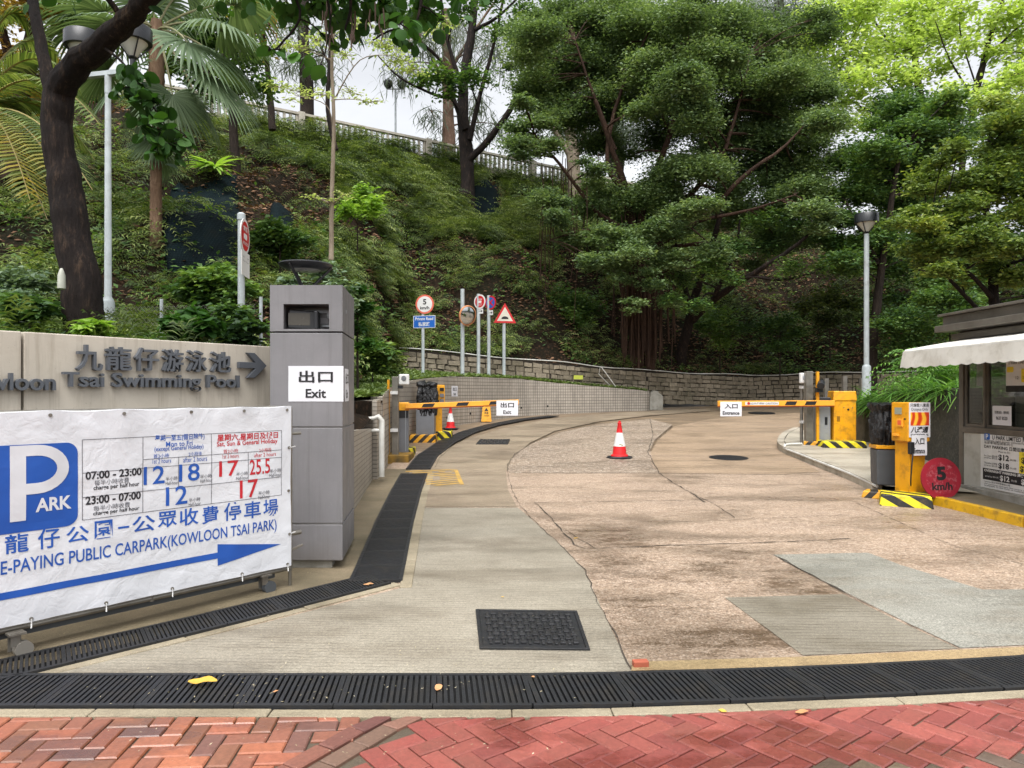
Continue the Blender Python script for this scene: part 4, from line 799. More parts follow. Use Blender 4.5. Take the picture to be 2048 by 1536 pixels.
# ---- fan palm
def fan(b, c, d, size, droop, ang=135, n=44):          # one fan: c hub, d direction of the midrib
    d = d.normalized(); up = Vector((0, 0, 1)); y = up.cross(d).normalized() if abs(d.z) < .98 else Vector((1, 0, 0)); z = d.cross(y)
    for i in range(n):
        a = R(-ang + 2 * ang * i / (n - 1)); L_ = size * (.75 + .25 * math.cos(a * .6)) * random.uniform(.92, 1.05); dr = d * math.cos(a) + y * math.sin(a); sd_ = -d * math.sin(a) + y * math.cos(a); w = L_ * .03; z0 = z * (.10 * size * abs(math.sin(a)))
        pts = []
        for t in (0, .35, .65, .85, 1.0): pts.append(c + dr * L_ * t * (1 - .12 * droop * t) + z0 * t + Vector((0, 0, -1)) * droop * L_ * .75 * t ** 2.6)
        ws = [.004, w * .85, w, w * .55, .003]; vs = []
        for p_, w_ in zip(pts, ws): vs += [p_ - sd_ * w_, p_ + z * w_ * .35 * (1 if i % 2 else -1), p_ + sd_ * w_]
        b.add(vs, [f for k_ in range(4) for f in ((k_ * 3, k_ * 3 + 3, k_ * 3 + 4, k_ * 3 + 1), (k_ * 3 + 1, k_ * 3 + 4, k_ * 3 + 5, k_ * 3 + 2))])
def pbase(px, py, d, w=None):
    return P(px, py, d)
pd = 14.6; pb = on_hill(312, 640); pb = P(313, 655, pd); top = P(312, 40, pd)
pt = thing('fan_palm', pb, 'fan palm with ringed brown trunk and drooping grey green fans', 'palm')
tb = MB(); pp = [P(312, 655 - (655 - 320) * i / 60, pd) for i in range(61)]; tb.tube(pp, [.122 + (.012 if i % 2 else 0) - .02 * i / 60 for i in range(61)], 14); pp2 = [P(313, 320 - 280 * i / 30, pd) for i in range(31)]; tb.tube(pp2, [.1 + .05 * math.sin(i / 30 * 3.1) + (.012 if i % 2 else 0) for i in range(31)], 12); tb.build('trunk', B_palm, pt, smooth=40)
fb_ = MB(); st = MB()
def add_fan(px, py, dx, dz, size, droop, dy=-.5, d=None, hubfrom=(312, 60)):
    c = P(px, py, pd + (d if d is not None else random.uniform(-.9, .5))); h = P(hubfrom[0], hubfrom[1], pd); st.tube(bez(h, h.lerp(c, .5) + Vector((0, 0, .3)), c, 6), [.022] * 6 + [.012], 6); fan(fb_, c, Vector((dx, dy, dz)), size, droop)
for a in ((375, 85, .6, -.5, 1.35, .5, -.5, -.9), (440, 60, 1, -.1, 1.25, .75, -.3, -.6), (420, 155, .8, -.8, 1.2, .5, -.3, -.8), (245, 60, -.9, .1, 1.25, .5, -.4, -.6), (210, 25, -1, .2, 1.3, .5, -.2, -.2), (175, 50, -1, -.1, 1.2, .7, 0, .4), (300, 10, 0, .8, 1.2, .5, -.3, .2), (470, 10, 1, .3, 1.3, .85, -.2, .2), (370, -20, .5, .9, 1.2, .6, -.3, .3),
          (260, 150, -.5, -.8, 1.1, .4, -.5, -.4), (345, 190, .3, -1, 1.0, .5, -.4, -.5), (215, 140, -.9, -.6, 1.1, .6, -.2, 0), (290, 210, -.2, -1, .9, .4, -.3, .2), (440, 120, 1, -.5, 1.2, .7, .2, .4), (150, 10, -1, .1, 1.2, .8, .2, .6), (395, 200, .6, -1, .9, .5, .1, .1)): add_fan(*a)
fan(fb_, P(312, 270, pd), Vector((.1, -.35, -1)), .75, .1, 60, 24); fan(fb_, P(318, 255, pd), Vector((-.2, -.3, -1)), .9, .1, 70, 24); fan(fb_, P(322, 300, pd), Vector((.2, .3, -1)), .7, .1, 50, 20)
o = fb_.build('fronds', LM_palm, pt, smooth=30); at = o.data.attributes.new('tint', 'FLOAT', 'POINT'); at.data.foreach_set('value', RNG.uniform(.25, .75, len(o.data.vertices)).astype(np.float32)); st.build('stalks', pm('palm_stalk', L(120, 118, 84), rough=.5), pt, smooth=50)
# ---- feather palm, yellowing lower fronds
def pinnate(b, s, c, tip, sag, n=46, lf=.45):
    mid = c.lerp(tip, .5) + Vector((0, 0, sag)); pts = bez(c, mid, tip, 16); s.tube(pts, [lerp(.022, .004, i / 16) for i in range(17)], 5)
    for i in range(n):
        t = .08 + .9 * i / n; f = t * 16; j = min(int(f), 15); p_ = pts[j].lerp(pts[j + 1], f - j); tg = (pts[j + 1] - pts[j]).normalized(); y = tg.cross(Vector((0, 0, 1))).normalized(); l = lf * math.sin(math.pi * min(t * .85 + .12, 1)) ** .6
        for sg in (1, -1):
            d = (y * sg + tg * .5 + Vector((0, 0, .1))).normalized(); w = tg * .014; q1 = p_ + d * l * .5 + Vector((0, 0, -.03)); q2 = p_ + d * l + Vector((0, 0, -.3 * l - .04 * random.random())); b.add([p_ - w, p_ + w, q1 + w * 1.1, q1 - w * 1.1, q2], [(0, 1, 2, 3), (3, 2, 4)])
fpb = P(-60, 640, 9.5); fp = thing('feather_palm', fpb, 'feather palm with arching fronds, the lower ones turning yellow', 'palm'); tb = MB(); tb.tube([fpb, P(-62, 420, 9.5), P(-60, 240, 9.5)], [.16, .13, .11], 12); tb.build('trunk', B_palm, fp, smooth=60)
fa, fs_ = MB(), MB(); hub = P(-60, 240, 9.5)
for px, py, dd, sg in ((185, 380, -1.2, .9), (200, 250, -.5, 1.1), (160, 180, .3, 1.2), (120, 120, .8, 1.2), (60, 60, .4, 1.4), (100, 330, .6, 1.0), (-20, -20, 0, .8), (190, 320, .7, 1.0)): pinnate(fa, fs_, hub, P(px, py, 9.5 + dd), sg)
o = fa.build('fronds', LM_fern, fp); at = o.data.attributes.new('tint', 'FLOAT', 'POINT'); at.data.foreach_set('value', RNG.uniform(.45, .9, len(o.data.vertices)).astype(np.float32))
fa2 = MB()
for px, py, dd, sg in ((95, 440, -1.0, .7), (150, 410, -1.6, .9), (60, 400, -1.5, .9)): pinnate(fa2, fs_, hub, P(px, py, 9.5 + dd), sg)
o = fa2.build('yellow_fronds', LM_yel, fp); at = o.data.attributes.new('tint', 'FLOAT', 'POINT'); at.data.foreach_set('value', RNG.uniform(.4, .9, len(o.data.vertices)).astype(np.float32)); fs_.build('stalks', pm('frond_stalk', L(130, 116, 60), rough=.5), fp, smooth=50)
# ---- staked sapling with tiers of cream-edged leaves
sd_ = 14.0; sb = P(662, 520, sd_)
cl = []
for x, y, r in ((600, 95, 22), (570, 90, 20), (640, 80, 24), (700, 60, 30), (730, 50, 26), (770, 90, 30), (800, 120, 28), (830, 140, 22), (860, 60, 24), (880, 40, 26), (690, 110, 18)): cl.append((P(x, y, sd_ + random.uniform(-.8, .5)), (r / FPX * sd_ * 1.3, r / FPX * sd_ * 1.3, .07), int(130 * (r / 25) ** 2)))
for x, y, r in ((560, 175, 24), (600, 185, 26), (640, 190, 24), (700, 185, 24), (740, 205, 20), (580, 200, 18), (620, 395, 16), (690, 390, 18), (655, 400, 14)): cl.append((P(x, y, sd_ + random.uniform(-.5, .5)), (r / FPX * sd_ * 1.4, r / FPX * sd_ * 1.2, .06), int(90 * (r / 25) ** 2)))
tree('staked_sapling', 'slender sapling with flat tiers of cream edged leaves tied to a stake', 'tree', None, [([sb, P(664, 380, sd_), P(668, 250, sd_), P(664, 120, sd_), P(672, -40, sd_)], .055, .03), ([P(668, 200, sd_), P(720, 120, sd_ - .2), P(790, 110, sd_ - .4)], .016, .006), ([P(664, 120, sd_), P(610, 100, sd_), P(560, 90, sd_)], .014, .006), ([P(666, 260, sd_), P(652, 210, sd_ - .1), P(590, 190, sd_)], .014, .006)], cl, LM_var, B_pale, .075, 1, OVAL if False else DIAMOND, .35, 8, .3, twr=.005)
tree('dark_sapling', 'dark slender stem growing beside the staked sapling', 'tree', None, [([P(672, 300, 16.5), P(656, 220, 16.5), P(660, 120, 16.5), P(668, 20, 16.6), P(650, -80, 16.6)], .06, .05), ([P(660, 130, 16.5), P(620, 60, 16.5), P(560, -10, 16.5)], .03, .012), ([P(660, 110, 16.5), P(720, 60, 16.4), P(790, -10, 16)], .03, .012)], pc([(600, 40, 26), (560, -10, 30), (720, 10, 28), (790, 0, 26), (640, -60, 40), (505, 60, 20)], 16.5, 160, .5), LM_dark, B_black, .12, twr=.006)
# ---- hilltop trees
def hz(px, py, d): return P(px, py, d)
FO = on_hill(935, 392).y - 32.2
def P2(x, y, d): return P(x, y, d + FO)
tree('forked_tree', 'big black trunk forking into many limbs at the balustrade', 'tree', 'trees on the hilltop', [([P2(937, 420, 32), P2(935, 385, 32), P2(932, 300, 32.2), P2(925, 190, 32.4), P2(940, 80, 32.5), P2(955, -40, 32.5)], 0.422, 0.163), ([P2(938, 320, 32), P2(985, 270, 31.7), P2(1040, 180, 31.5), P2(1080, 60, 31.5), P2(1095, -30, 31.5)], 0.177, 0.054), ([P2(930, 260, 32), P2(905, 190, 32), P2(880, 120, 32), P2(800, 60, 31.6), P2(745, 80, 31.6)], 0.150, 0.038), ([P2(940, 280, 32), P2(960, 190, 32), P2(985, 100, 32), P2(1010, -20, 32)], 0.136, 0.054), ([P2(905, 195, 32), P2(870, 190, 31.8), P2(800, 155, 31.5), P2(755, 110, 31.4)], 0.088, 0.027), ([P2(950, 60, 32.4), P2(1000, 30, 32.3), P2(1060, -30, 32)], 0.102, 0.033), ([P2(925, 180, 32), P2(890, 60, 32), P2(880, -40, 32)], 0.136, 0.054)],
     pc([(840, 165, 34), (875, 150, 36), (905, 165, 34), (935, 155, 32), (960, 160, 28), (890, 190, 26), (820, 40, 30), (1000, 60, 30), (1050, 20, 36), (1090, 90, 26), (860, 20, 30), (980, 0, 34), (925, 20, 30), (1020, 130, 20)], 31.5, 420, 1.0), LM_dark, B_black, .2, twr=.015)
tree('pine_tree', 'slim reddish trunked pine with wispy needles behind the balustrade', 'tree', 'trees on the hilltop', [([P(897, 330, 38), P(897, 230, 38), P(895, 120, 38), P(890, 20, 38)], .42, .22), ([P(895, 180, 38), P(850, 90, 38), P(800, 30, 38)], .12, .04), ([P(895, 150, 38), P(950, 60, 38), P(1000, -10, 38)], .12, .04)], pc([(840, 80, 60), (800, 130, 44), (860, 220, 34), (800, 20, 60), (920, 40, 60), (980, 90, 50), (870, 280, 24), (960, 200, 44), (1000, 250, 40), (940, 250, 30)], 38, 230, 1.5), LM_pine, B_pine, .7, proto=SLIM, hang=.6, flat=1.0, ntw=10, spread=.35)
for i, (x, y, d, lab, cs) in enumerate(((610, 330, 44, 'wispy grey pine far behind the staked sapling', [(600, 60, 70), (560, 20, 60), (640, 120, 44), (700, 30, 60), (580, 120, 40)]), (1560, 400, 46, 'tall grey wispy pine rising behind the banyan crown', [(1530, 60, 70), (1580, 20, 60), (1490, 20, 70), (1610, 110, 44), (1560, 150, 50), (1550, 230, 44), (1460, 60, 60)]), (1230, 400, 44, 'dark wispy pine showing through the gaps of the banyan crown', [(1180, 60, 60), (1230, 120, 60), (1280, 30, 60), (1150, 150, 50), (1240, 250, 50), (1300, 160, 60), (1380, 100, 60), (1130, 250, 40)]))):
    tree('pine_tree', lab, 'tree', 'trees on the hilltop', [([P(x, y, d), P(x + 4, y * .55, d), P(x - 3, y * .2, d), P(x, -60, d)], .5, .25)], pc(cs, d, 520 if x > 1000 else 150, 1.5), LM_pine, B_dark, .8, proto=SLIM, hang=.6, flat=1.0, ntw=10, spread=.4)
tree('mossy_tree', 'pale mossy trunk standing behind the balustrade and banyan', 'tree', 'trees on the hilltop', [([P(1150, 400, 36), P(1145, 300, 36), P(1130, 220, 36), P(1110, 100, 36)], .4, .18), ([P(1146, 320, 36), P(1100, 240, 36), P(1075, 160, 36)], .2, .07), ([P(1146, 325, 36), P(1170, 270, 35.6), P(1165, 220, 35.5)], .16, .07)], pc([(1075, 100, 50), (1110, 40, 55), (1060, 170, 40), (1100, 150, 40), (1160, 110, 50), (1050, 230, 34)], 35.5, 330, 1), LM_dark, B_pale, .2)
# ---- the banyan
def fine_pads(cl, k_=3):
    out = []
    for c, (rx, ry, rz), n in cl:
        for i in range(k_):
            f = random.uniform(.42, .75); o_ = Vector((random.uniform(-.75, .75) * rx, random.uniform(-.6, .6) * ry, random.uniform(-.75, .8) * rz)); out.append((c + o_, (rx * f * 1.15, ry * f, rz * f * .8), int(n * f * f * 1.25)))
    return out
bd = 26.0
bl_ = [([Vector((4.9, 28.2, 2.2)), P(1285, 600, 28), P(1275, 500, 27.6), P(1250, 380, 27), P(1225, 300, 26.5), P(1190, 200, 26)], 0.277, 0.069), ([P(1300, 740, 28.0), P(1305, 640, 27.8), P(1312, 500, 27.4), P(1345, 420, 26.8), P(1400, 370, 26.2), P(1450, 300, 26)], 0.230, 0.052), ([P(1270, 740, 28.0), P(1262, 620, 27.8), P(1255, 480, 27.4), P(1190, 420, 26.5), P(1120, 330, 26), P(1070, 270, 26)], 0.196, 0.030), ([P(1280, 470, 27.4), P(1290, 400, 27), P(1350, 240, 26.6), P(1370, 130, 26.4), P(1380, 30, 26.4)], 0.173, 0.035), ([P(1250, 380, 27), P(1215, 330, 26.6), P(1230, 220, 26.4), P(1270, 120, 26.2), P(1310, 40, 26)], 0.115, 0.026), ([P(1230, 300, 26.6), P(1180, 170, 26.2), P(1150, 80, 26)], 0.092, 0.022), ([P(1310, 490, 27.2), P(1400, 440, 25.6), P(1490, 350, 25), P(1560, 300, 24.6), P(1610, 250, 24.6)], 0.138, 0.026), ([P(1400, 440, 25.6), P(1500, 420, 25), P(1590, 390, 24.6)], 0.081, 0.022), ([P(1450, 300, 26), P(1480, 200, 26), P(1500, 110, 26)], 0.081, 0.022), ([P(1270, 480, 27.2), P(1180, 460, 26), P(1100, 480, 25.2)], 0.069, 0.017)]
cs = [(1090, 90, 60), (1150, 40, 56), (1210, 70, 58), (1270, 30, 60), (1330, 70, 60), (1390, 30, 60), (1450, 60, 60), (1500, 110, 56), (1540, 170, 54), (1590, 190, 50), (1640, 210, 40), (1650, 260, 44), (1600, 270, 50), (1540, 250, 56), (1480, 180, 56), (1420, 140, 56), (1360, 160, 54), (1300, 140, 54), (1240, 160, 52), (1180, 140, 54), (1120, 160, 54), (1070, 190, 46), (1040, 240, 36), (1060, 290, 36), (1100, 240, 40), (1210, 230, 44), (1290, 230, 44), (1370, 250, 50), (1440, 250, 54), (1500, 300, 56), (1570, 330, 56), (1640, 320, 40), (1240, 390, 50), (1300, 370, 44), (1190, 400, 44), (1330, 430, 50), (1270, 440, 46), (1400, 350, 54), (1470, 370, 54), (1540, 400, 54), (1600, 400, 50), (1640, 440, 40), (1400, 430, 40), (1460, 440, 46), (1530, 460, 48), (1590, 470, 44), (1240, 500, 34), (1310, 510, 30), (1180, 330, 30), (1090, 300, 26), (1120, 420, 36), (1080, 400, 30), (1150, 480, 34), (1200, 520, 30), (1440, 500, 36), (1500, 520, 30), (1060, 60, 40), (1030, 200, 24), (1235, 545, 30, -1), (1290, 560, 28, -1.5), (1340, 530, 30, -1), (1265, 500, 36, -1.5), (1320, 470, 36, -1.5), (1215, 470, 32, -1), (1270, 610, 20, -1.5), (1345, 600, 22, 0)]
cs += [(x + random.uniform(-16, 16), y + random.uniform(-14, 14), random.uniform(44, 60), random.uniform(1.5, 4)) for x in range(1090, 1660, 76) for y in range(60, 470, 74) if y < 300 or x > 1330]
rts = []
for i in range(60):
    x = random.gauss(1285, 30); y0 = random.uniform(420, 560); y1 = random.uniform(660, 742); dd = 27.6 + random.uniform(-.7, .4); rts.append(([P(x + random.uniform(-8, 8), y0, dd), P(x + random.uniform(-4, 4), (y0 + y1) / 2, dd), P(x, y1, dd)], random.uniform(.012, .04), random.uniform(.012, .05)))
for i in range(26):
    x = random.uniform(1060, 1230); y0 = random.uniform(300, 420); y1 = y0 + random.uniform(120, 240); dd = 26.5 + random.uniform(-.8, .6); rts.append(([P(x, y0, dd), P(x + random.uniform(-5, 5), (y0 + y1) / 2, dd), P(x + random.uniform(-8, 8), y1, dd)], .016, .012))
tree('banyan_tree', 'huge spreading banyan with hanging aerial roots on the stone wall', 'tree', None, bl_, fine_pads(pc(cs, bd, 2700, 2.4, 1.05, .6)), LM_banyan, B_root, .105, 1.0, DIAMOND, .95, 8, .46, roots=rts, twr=.014)
tree('leaning_tree', 'dark tree leaning over the stone wall with long rising limbs', 'tree', None, [([Vector((6.75, 29.6, 2.2)), P(1378, 640, 28.6), P(1400, 560, 27.6), P(1430, 470, 26.6), P(1450, 400, 26)], 0.245, 0.065), ([P(1385, 640, 28.6), P(1440, 590, 27), P(1510, 545, 25.6), P(1580, 500, 24.6), P(1640, 450, 24)], 0.177, 0.038), ([P(1500, 550, 25.8), P(1560, 560, 25), P(1630, 545, 24.2)], 0.068, 0.022), ([P(1390, 640, 28.4), P(1360, 540, 27.4), P(1350, 470, 26.8)], 0.122, 0.033), ([P(1430, 590, 27), P(1470, 500, 26), P(1480, 440, 25.6)], 0.095, 0.027)],
     pc([(1420, 540, 40), (1470, 500, 40), (1540, 500, 40), (1600, 450, 44), (1650, 480, 34), (1580, 540, 34), (1640, 540, 26), (1360, 560, 34), (1400, 610, 30), (1340, 600, 26), (1460, 560, 30), (1530, 440, 44)], 25.5, 800, 1.3), LM_dark, B_black, .12, twr=.012)
# ---- trees of the far side
d2 = 24.0
tree('broadleaf_tree', 'dense dark green broadleaf tree behind the single street lamp', 'tree', 'trees behind the kiosk', [([P(1740, 790, 27), P(1745, 700, 27), P(1760, 560, 26.6), P(1780, 420, 26), P(1800, 300, 26)], 0.231, 0.065), ([P(1765, 540, 26.6), P(1720, 460, 26), P(1690, 400, 26)], 0.095, 0.027)], fine_pads(pc([(1720, 330, 60), (1770, 280, 60), (1830, 240, 60), (1890, 210, 56), (1800, 340, 64), (1740, 400, 60), (1690, 400, 46), (1860, 300, 60), (1700, 460, 50), (1770, 450, 60), (1840, 390, 50), (1690, 530, 44), (1750, 530, 46), (1670, 480, 34), (1800, 520, 40), (1930, 250, 50)], 27, 1400, 1.5)), LM_dark, B_dark, .14, flat=.95, ntw=9, spread=.42)
tree('olive_tree', 'yellowish green tree with spreading pads hanging above the kiosk', 'tree', 'trees behind the kiosk', [([P(1990, 800, 19.5), P(1990, 690, 19.5), P(1985, 560, 19.5), P(1975, 460, 19.4), P(1960, 340, 19.4)], 0.204, 0.054), ([P(1988, 600, 19.5), P(1930, 540, 19), P(1860, 500, 18.6)], 0.082, 0.022), ([P(1985, 560, 19.5), P(2060, 480, 19), P(2120, 400, 19)], 0.095, 0.027), ([P(1975, 640, 19.5), P(1900, 560, 19.2), P(1880, 545, 19)], 0.068, 0.027)], fine_pads(pc([(1860, 380, 46), (1920, 350, 46), (1980, 330, 50), (2040, 300, 56), (1830, 430, 40), (1890, 440, 46), (1950, 420, 50), (2010, 400, 54), (2070, 400, 60), (1850, 490, 40), (1910, 500, 44), (1970, 480, 46), (2030, 480, 50), (1990, 240, 50), (2050, 220, 50), (1880, 540, 34), (1950, 550, 34), (2040, 560, 40), (2120, 320, 60), (2120, 480, 60), (1900, 300, 40), (2000, 290, 40), (1960, 520, 40), (2010, 540, 40), (1840, 520, 30)], 18.5, 1100, 1.0)), LM_yg, B_black, .105, flat=.95, ntw=9, spread=.42)
tree('evergreen_tree', 'mid green evergreen filling the view behind the kiosk and the olive tree', 'tree', 'trees behind the kiosk', [([P(1930, 700, 31), P(1925, 560, 31), P(1920, 420, 31), P(1930, 260, 31)], .3, .1)], fine_pads(pc([(x + random.uniform(-20, 20), y + random.uniform(-18, 18), 62) for x in range(1800, 2180, 78) for y in range(250, 640, 78)], 31, 900, 1.5)), LM_dark, B_dark, .17, flat=.85, ntw=7, spread=.3)
tree('lime_tree', 'tall tree in bright lime green spring leaf at the back', 'tree', None, [([P(1870, 420, 42), P(1850, 260, 42), P(1830, 120, 42), P(1820, -20, 42)], 0.340, 0.109), ([P(1855, 270, 42), P(1780, 170, 41.5), P(1700, 90, 41)], 0.136, 0.033), ([P(1850, 250, 42), P(1760, 230, 41.5), P(1680, 190, 41)], 0.095, 0.027), ([P(1835, 150, 42), P(1760, 60, 42), P(1720, -20, 42)], 0.095, 0.027), ([P(1860, 320, 42), P(1800, 290, 41), P(1740, 270, 40.6)], 0.082, 0.022)], pc([(1640, 80, 50), (1680, 40, 56), (1740, 20, 56), (1800, 30, 56), (1860, 20, 50), (1700, 110, 50), (1760, 90, 50), (1820, 100, 46), (1620, 130, 30), (1660, 150, 40), (1720, 170, 44), (1780, 150, 40), (1680, 210, 34), (1750, 220, 34), (1710, 250, 30), (1790, 210, 30), (1870, 80, 36), (1640, 30, 44), (1610, 90, 36), (1840, 60, 44), (1880, 130, 34), (1820, 160, 34), (1690, 160, 34), (1740, 130, 36), (1900, 60, 36)], 41, 470, 1.6), LM_lime, B_dark, .28, flat=1.0, ntw=12, spread=.4, twr=.02)
tree('lime_tree', 'leaning grey trunked tree with sparse lime leaves beside the fuller lime tree', 'tree', None, [([P(1940, 240, 38), P(1960, 150, 38), P(1985, 60, 38), P(2020, -40, 38)], 0.231, 0.076), ([P(1950, 200, 38), P(1900, 120, 38), P(1870, 40, 38)], 0.068, 0.022), ([P(1970, 120, 38), P(2030, 60, 37.6), P(2080, 20, 37.6)], 0.082, 0.022), ([P(1955, 180, 38), P(1920, 60, 38), P(1930, -30, 38)], 0.054, 0.016)], pc([(2000, 40, 44), (2040, 80, 50), (2050, 20, 50), (1990, 110, 30), (2030, 150, 44), (2060, 170, 44), (1930, 20, 36), (2000, 170, 36), (1960, 200, 30), (1940, 90, 30), (2010, 210, 36), (2080, 110, 50), (1900, 180, 30)], 37.5, 400, 1.2), LM_lime, B_dark, .28, flat=1.0, ntw=12, spread=.4)
# back-left trees behind the palms
tree('leafy_tree', 'leafy green tree on the slope behind the fan palm', 'tree', None, [([P(472, 420, 22), P(470, 330, 22), P(465, 220, 22), P(450, 120, 22), P(430, 20, 22)], .2, .08)], pc([(480, 170, 40), (500, 120, 44), (520, 180, 30), (440, 190, 36), (400, 150, 44), (470, 60, 50), (420, 80, 50), (380, 60, 50), (340, 130, 40), (300, 60, 50)], 22, 520, 1), LM_dark, B_dark, .17)
tree('rusty_tree', 'thin tree with rusty orange leaves behind the fan palm', 'tree', None, [([P(545, 260, 26), P(535, 140, 26), P(520, 20, 26)], .14, .06)], pc([(520, 50, 40), (550, 20, 36), (500, 10, 40), (530, 100, 24), (480, 40, 30)], 25.5, 260, .8), LM_rust, B_dark, .17)
tree('old_tree', 'brown limbed tree with sparse rusty leaves behind the leaning trunk', 'tree', None, [([P(30, 360, 16), P(40, 220, 16), P(60, 100, 16), P(70, -30, 16)], .26, .14), ([P(45, 200, 16), P(10, 80, 15.8), P(-10, -20, 15.6)], .13, .06), ([P(55, 130, 16), P(110, 60, 16), P(150, -20, 16)], .1, .04)], pc([(20, 30, 60), (80, 10, 60), (60, 110, 46), (130, 50, 50), (0, 120, 50), (120, 160, 40), (60, 200, 40), (0, 220, 50)], 16, 300, .8), LM_rust, B_root, .13)
# planting by the dark wall: ferny bush and strap-leaved clumps
fb2 = Vector((8.2, 13.8, 1.6)); parts = []
for i in range(70):
    o_ = np.array([RNG.uniform(7.7, 8.9), RNG.uniform(13.2, 14.6), RNG.uniform(1.5, 2.15)]); n = 5; parts.append(scatter(FROND2, np.repeat(o_[None], n, 0), rdir(n, .0, .6), np.repeat([[0, 0, 1.]], n, 0), RNG.uniform(.4, .75, n), RNG.uniform(.35, 1, n)))
v, q, t = join(parts); fpl = thing('feathery_shrub', (8.2, 13.8, 1.4), 'feathery bright green shrub between street lamp and kiosk', 'shrub'); link('foliage', mesh_np('foliage', v, q, LM_grass, t), fpl)
MB().tube([(8.2, 13.8, 1.3), (8.2, 13.8, 1.7), (8.3, 13.8, 2.0)], [.04, .03, .015], 6).build('stem', B_dark, fpl)
for x, y, z, s, lab in ((7.75, 14.9, 1.45, .5, 'strap leaved clump hanging over the low end of the dark wall'), (7.5, 13.5, 1.6, .5, 'strap leaved clump on the dark wall top below the feathery shrub'), (7.3, 12.2, 1.62, .5, 'strap leaved clump on the dark wall top nearest the kiosk'), (7.9, 16.0, 1.35, .6, 'strap leaved clump at the foot of the single street lamp')):
    n = 420; pos = np.stack([RNG.normal(x, .12, n), RNG.normal(y, .27, n), np.full(n, z - .05)], 1); v, q, t = scatter(oval(.05, 6, .1, .9), pos, rdir(n, .25, .95), np.repeat([[0, 0, 1.]], n, 0), s * RNG.uniform(.6, 1.2, n), RNG.uniform(.1, 1, n)); tag(link('strap_plant', mesh_np('strap_plant', v, q, LM_grass, t)), lab, 'plant', 'strap leaved plants by the dark wall')
# ================================================================== OBJECTS
M_white = pm('white_paint', L(214, 214, 212), L(198, 198, 196), 5, .45); M_paper = pm('paper', L(216, 216, 220), L(206, 206, 211), 3, .7, 0, .25, 9)
M_ink = pm('black_ink', L(22, 22, 26), rough=.6); M_blk = pm('black_metal', L(28, 30, 34), L(20, 21, 24), 5, .4); M_galv = pm('pale_pole_paint', L(176, 184, 186), L(158, 166, 168), 5, .4, dirt=L(120, 118, 108), dscale=4, damt=.6)
M_steel = pm('brushed_steel', L(150, 146, 138), L(120, 116, 108), 4, .38, .7, dirt=L(96, 84, 70), dscale=5); M_yel = pm('yellow_enamel', L(226, 160, 18), L(206, 142, 18), 3, .45, 0, .08, 40, dirt=L(128, 94, 40), dscale=6, damt=.7)
M_grey = pm('grey_cabinet', L(112, 114, 118), L(100, 102, 106), 3, .45); M_lgrey = pm('light_grey_cabinet', L(160, 164, 168), L(146, 150, 154), 3, .4, .3); M_red = pm('sign_red', L(188, 28, 34), L(176, 24, 30), 5, .4); M_blue = pm('sign_blue', L(20, 92, 176), L(18, 84, 164), 5, .4)
M_bin = pm('dark_grey_plastic', L(72, 76, 80), L(62, 66, 70), 3, .5); M_org = pm('arm_orange', L(240, 170, 60), L(232, 156, 44), 6, .45)
def film(name, c, rough=.12): 
    k = NT(name); k.col(c); k.rgh(rough); k.bump(k.noise(k.obj(), 14, 6, .75), .9, .03); return k.m
M_bag = film('black_bin_bag', L(16, 16, 18), .22)
def stripes(name, ca, cb, sc, dirx=(1, 0, 1), dirt=True):
    k = NT(name); z = k.sep(k.obj()); f = k.math('ADD', k.math('ADD', k.math('MULTIPLY', z[0], dirx[0]), k.math('MULTIPLY', z[1], dirx[1])), k.math('MULTIPLY', z[2], dirx[2])); fr = k.math('FRACT', k.math('ADD', k.math('MULTIPLY', f, sc), 20.25))
    c = k.mix(k.ramp(fr, [(0, 0.0), (.5, 1.0)], 'CONSTANT'), ca, cb)
    if dirt: c = k.mix(k.ramp(k.noise(k.obj(), 9, 8, .7), [(.5, 0.0), (.7, .6)]), c, L(88, 72, 50))
    k.col(c); k.rgh(.55); return k.m
M_haz = stripes('hazard_stripes', L(24, 24, 22), L(216, 200, 30), 4.2, (1, .55, 1)); M_haz2 = stripes('worn_hazard_stripes', L(32, 28, 24), L(210, 150, 30), 4.6, (-1, .5, 1))
# ---- concrete sign wall with raised lettering
SW = Pl((-2.45, 6.62), (.578, .816)); k = NT('board_marked_concrete'); ob = k.pos()
c = k.ramp(k.noise(ob, 1.4, 8, .6), [(.3, L(196, 188, 174)), (.7, L(178, 170, 156))]); c = k.mix(k.ramp(k.noise(k.mapp(ob, (9, 9, .5)), 2, 6, .7), [(.5, 0.0), (.72, .5)]), c, L(132, 122, 106)); c = k.mix(k.ramp(k.noise(ob, 70, 3), [(.68, 0.0), (.75, .6)]), c, L(120, 112, 100)); zz = k.sep(ob)[2]
c = k.mix(k.ramp(k.math('ADD', k.math('MULTIPLY', zz, .5), k.math('MULTIPLY', k.noise(k.mapp(ob, (8, 8, .3)), 2, 5), .35)), [(.12, .75), (.42, 0.0)]), c, L(74, 66, 52)); k.col(c); k.rgh(.75); k.bump(k.noise(ob, 30, 5), .25, .006)
swt = thing('sign_wall', (-4.0, 4.4, 0), 'pale concrete wall with raised grey pool lettering and an arrow', 'wall')
b = MB(); ends = [-5.2, SW.s(45) - .006, SW.s(47) + .004, .35]
for s0, s1 in ((ends[0], ends[1]), (ends[2], ends[3])): b.prism(rect(s0, -.1, s1, 2.03), lambda u, v, w: SW.at(u, v, w), -.25, 0)
b.build('wall_slab', k.m, swt, bevel=.008)
M_let = pm('grey_letter_metal', L(88, 92, 98), L(80, 84, 90), 4, .5); fnS = lambda u, v, w: SW.at(u, v, w)
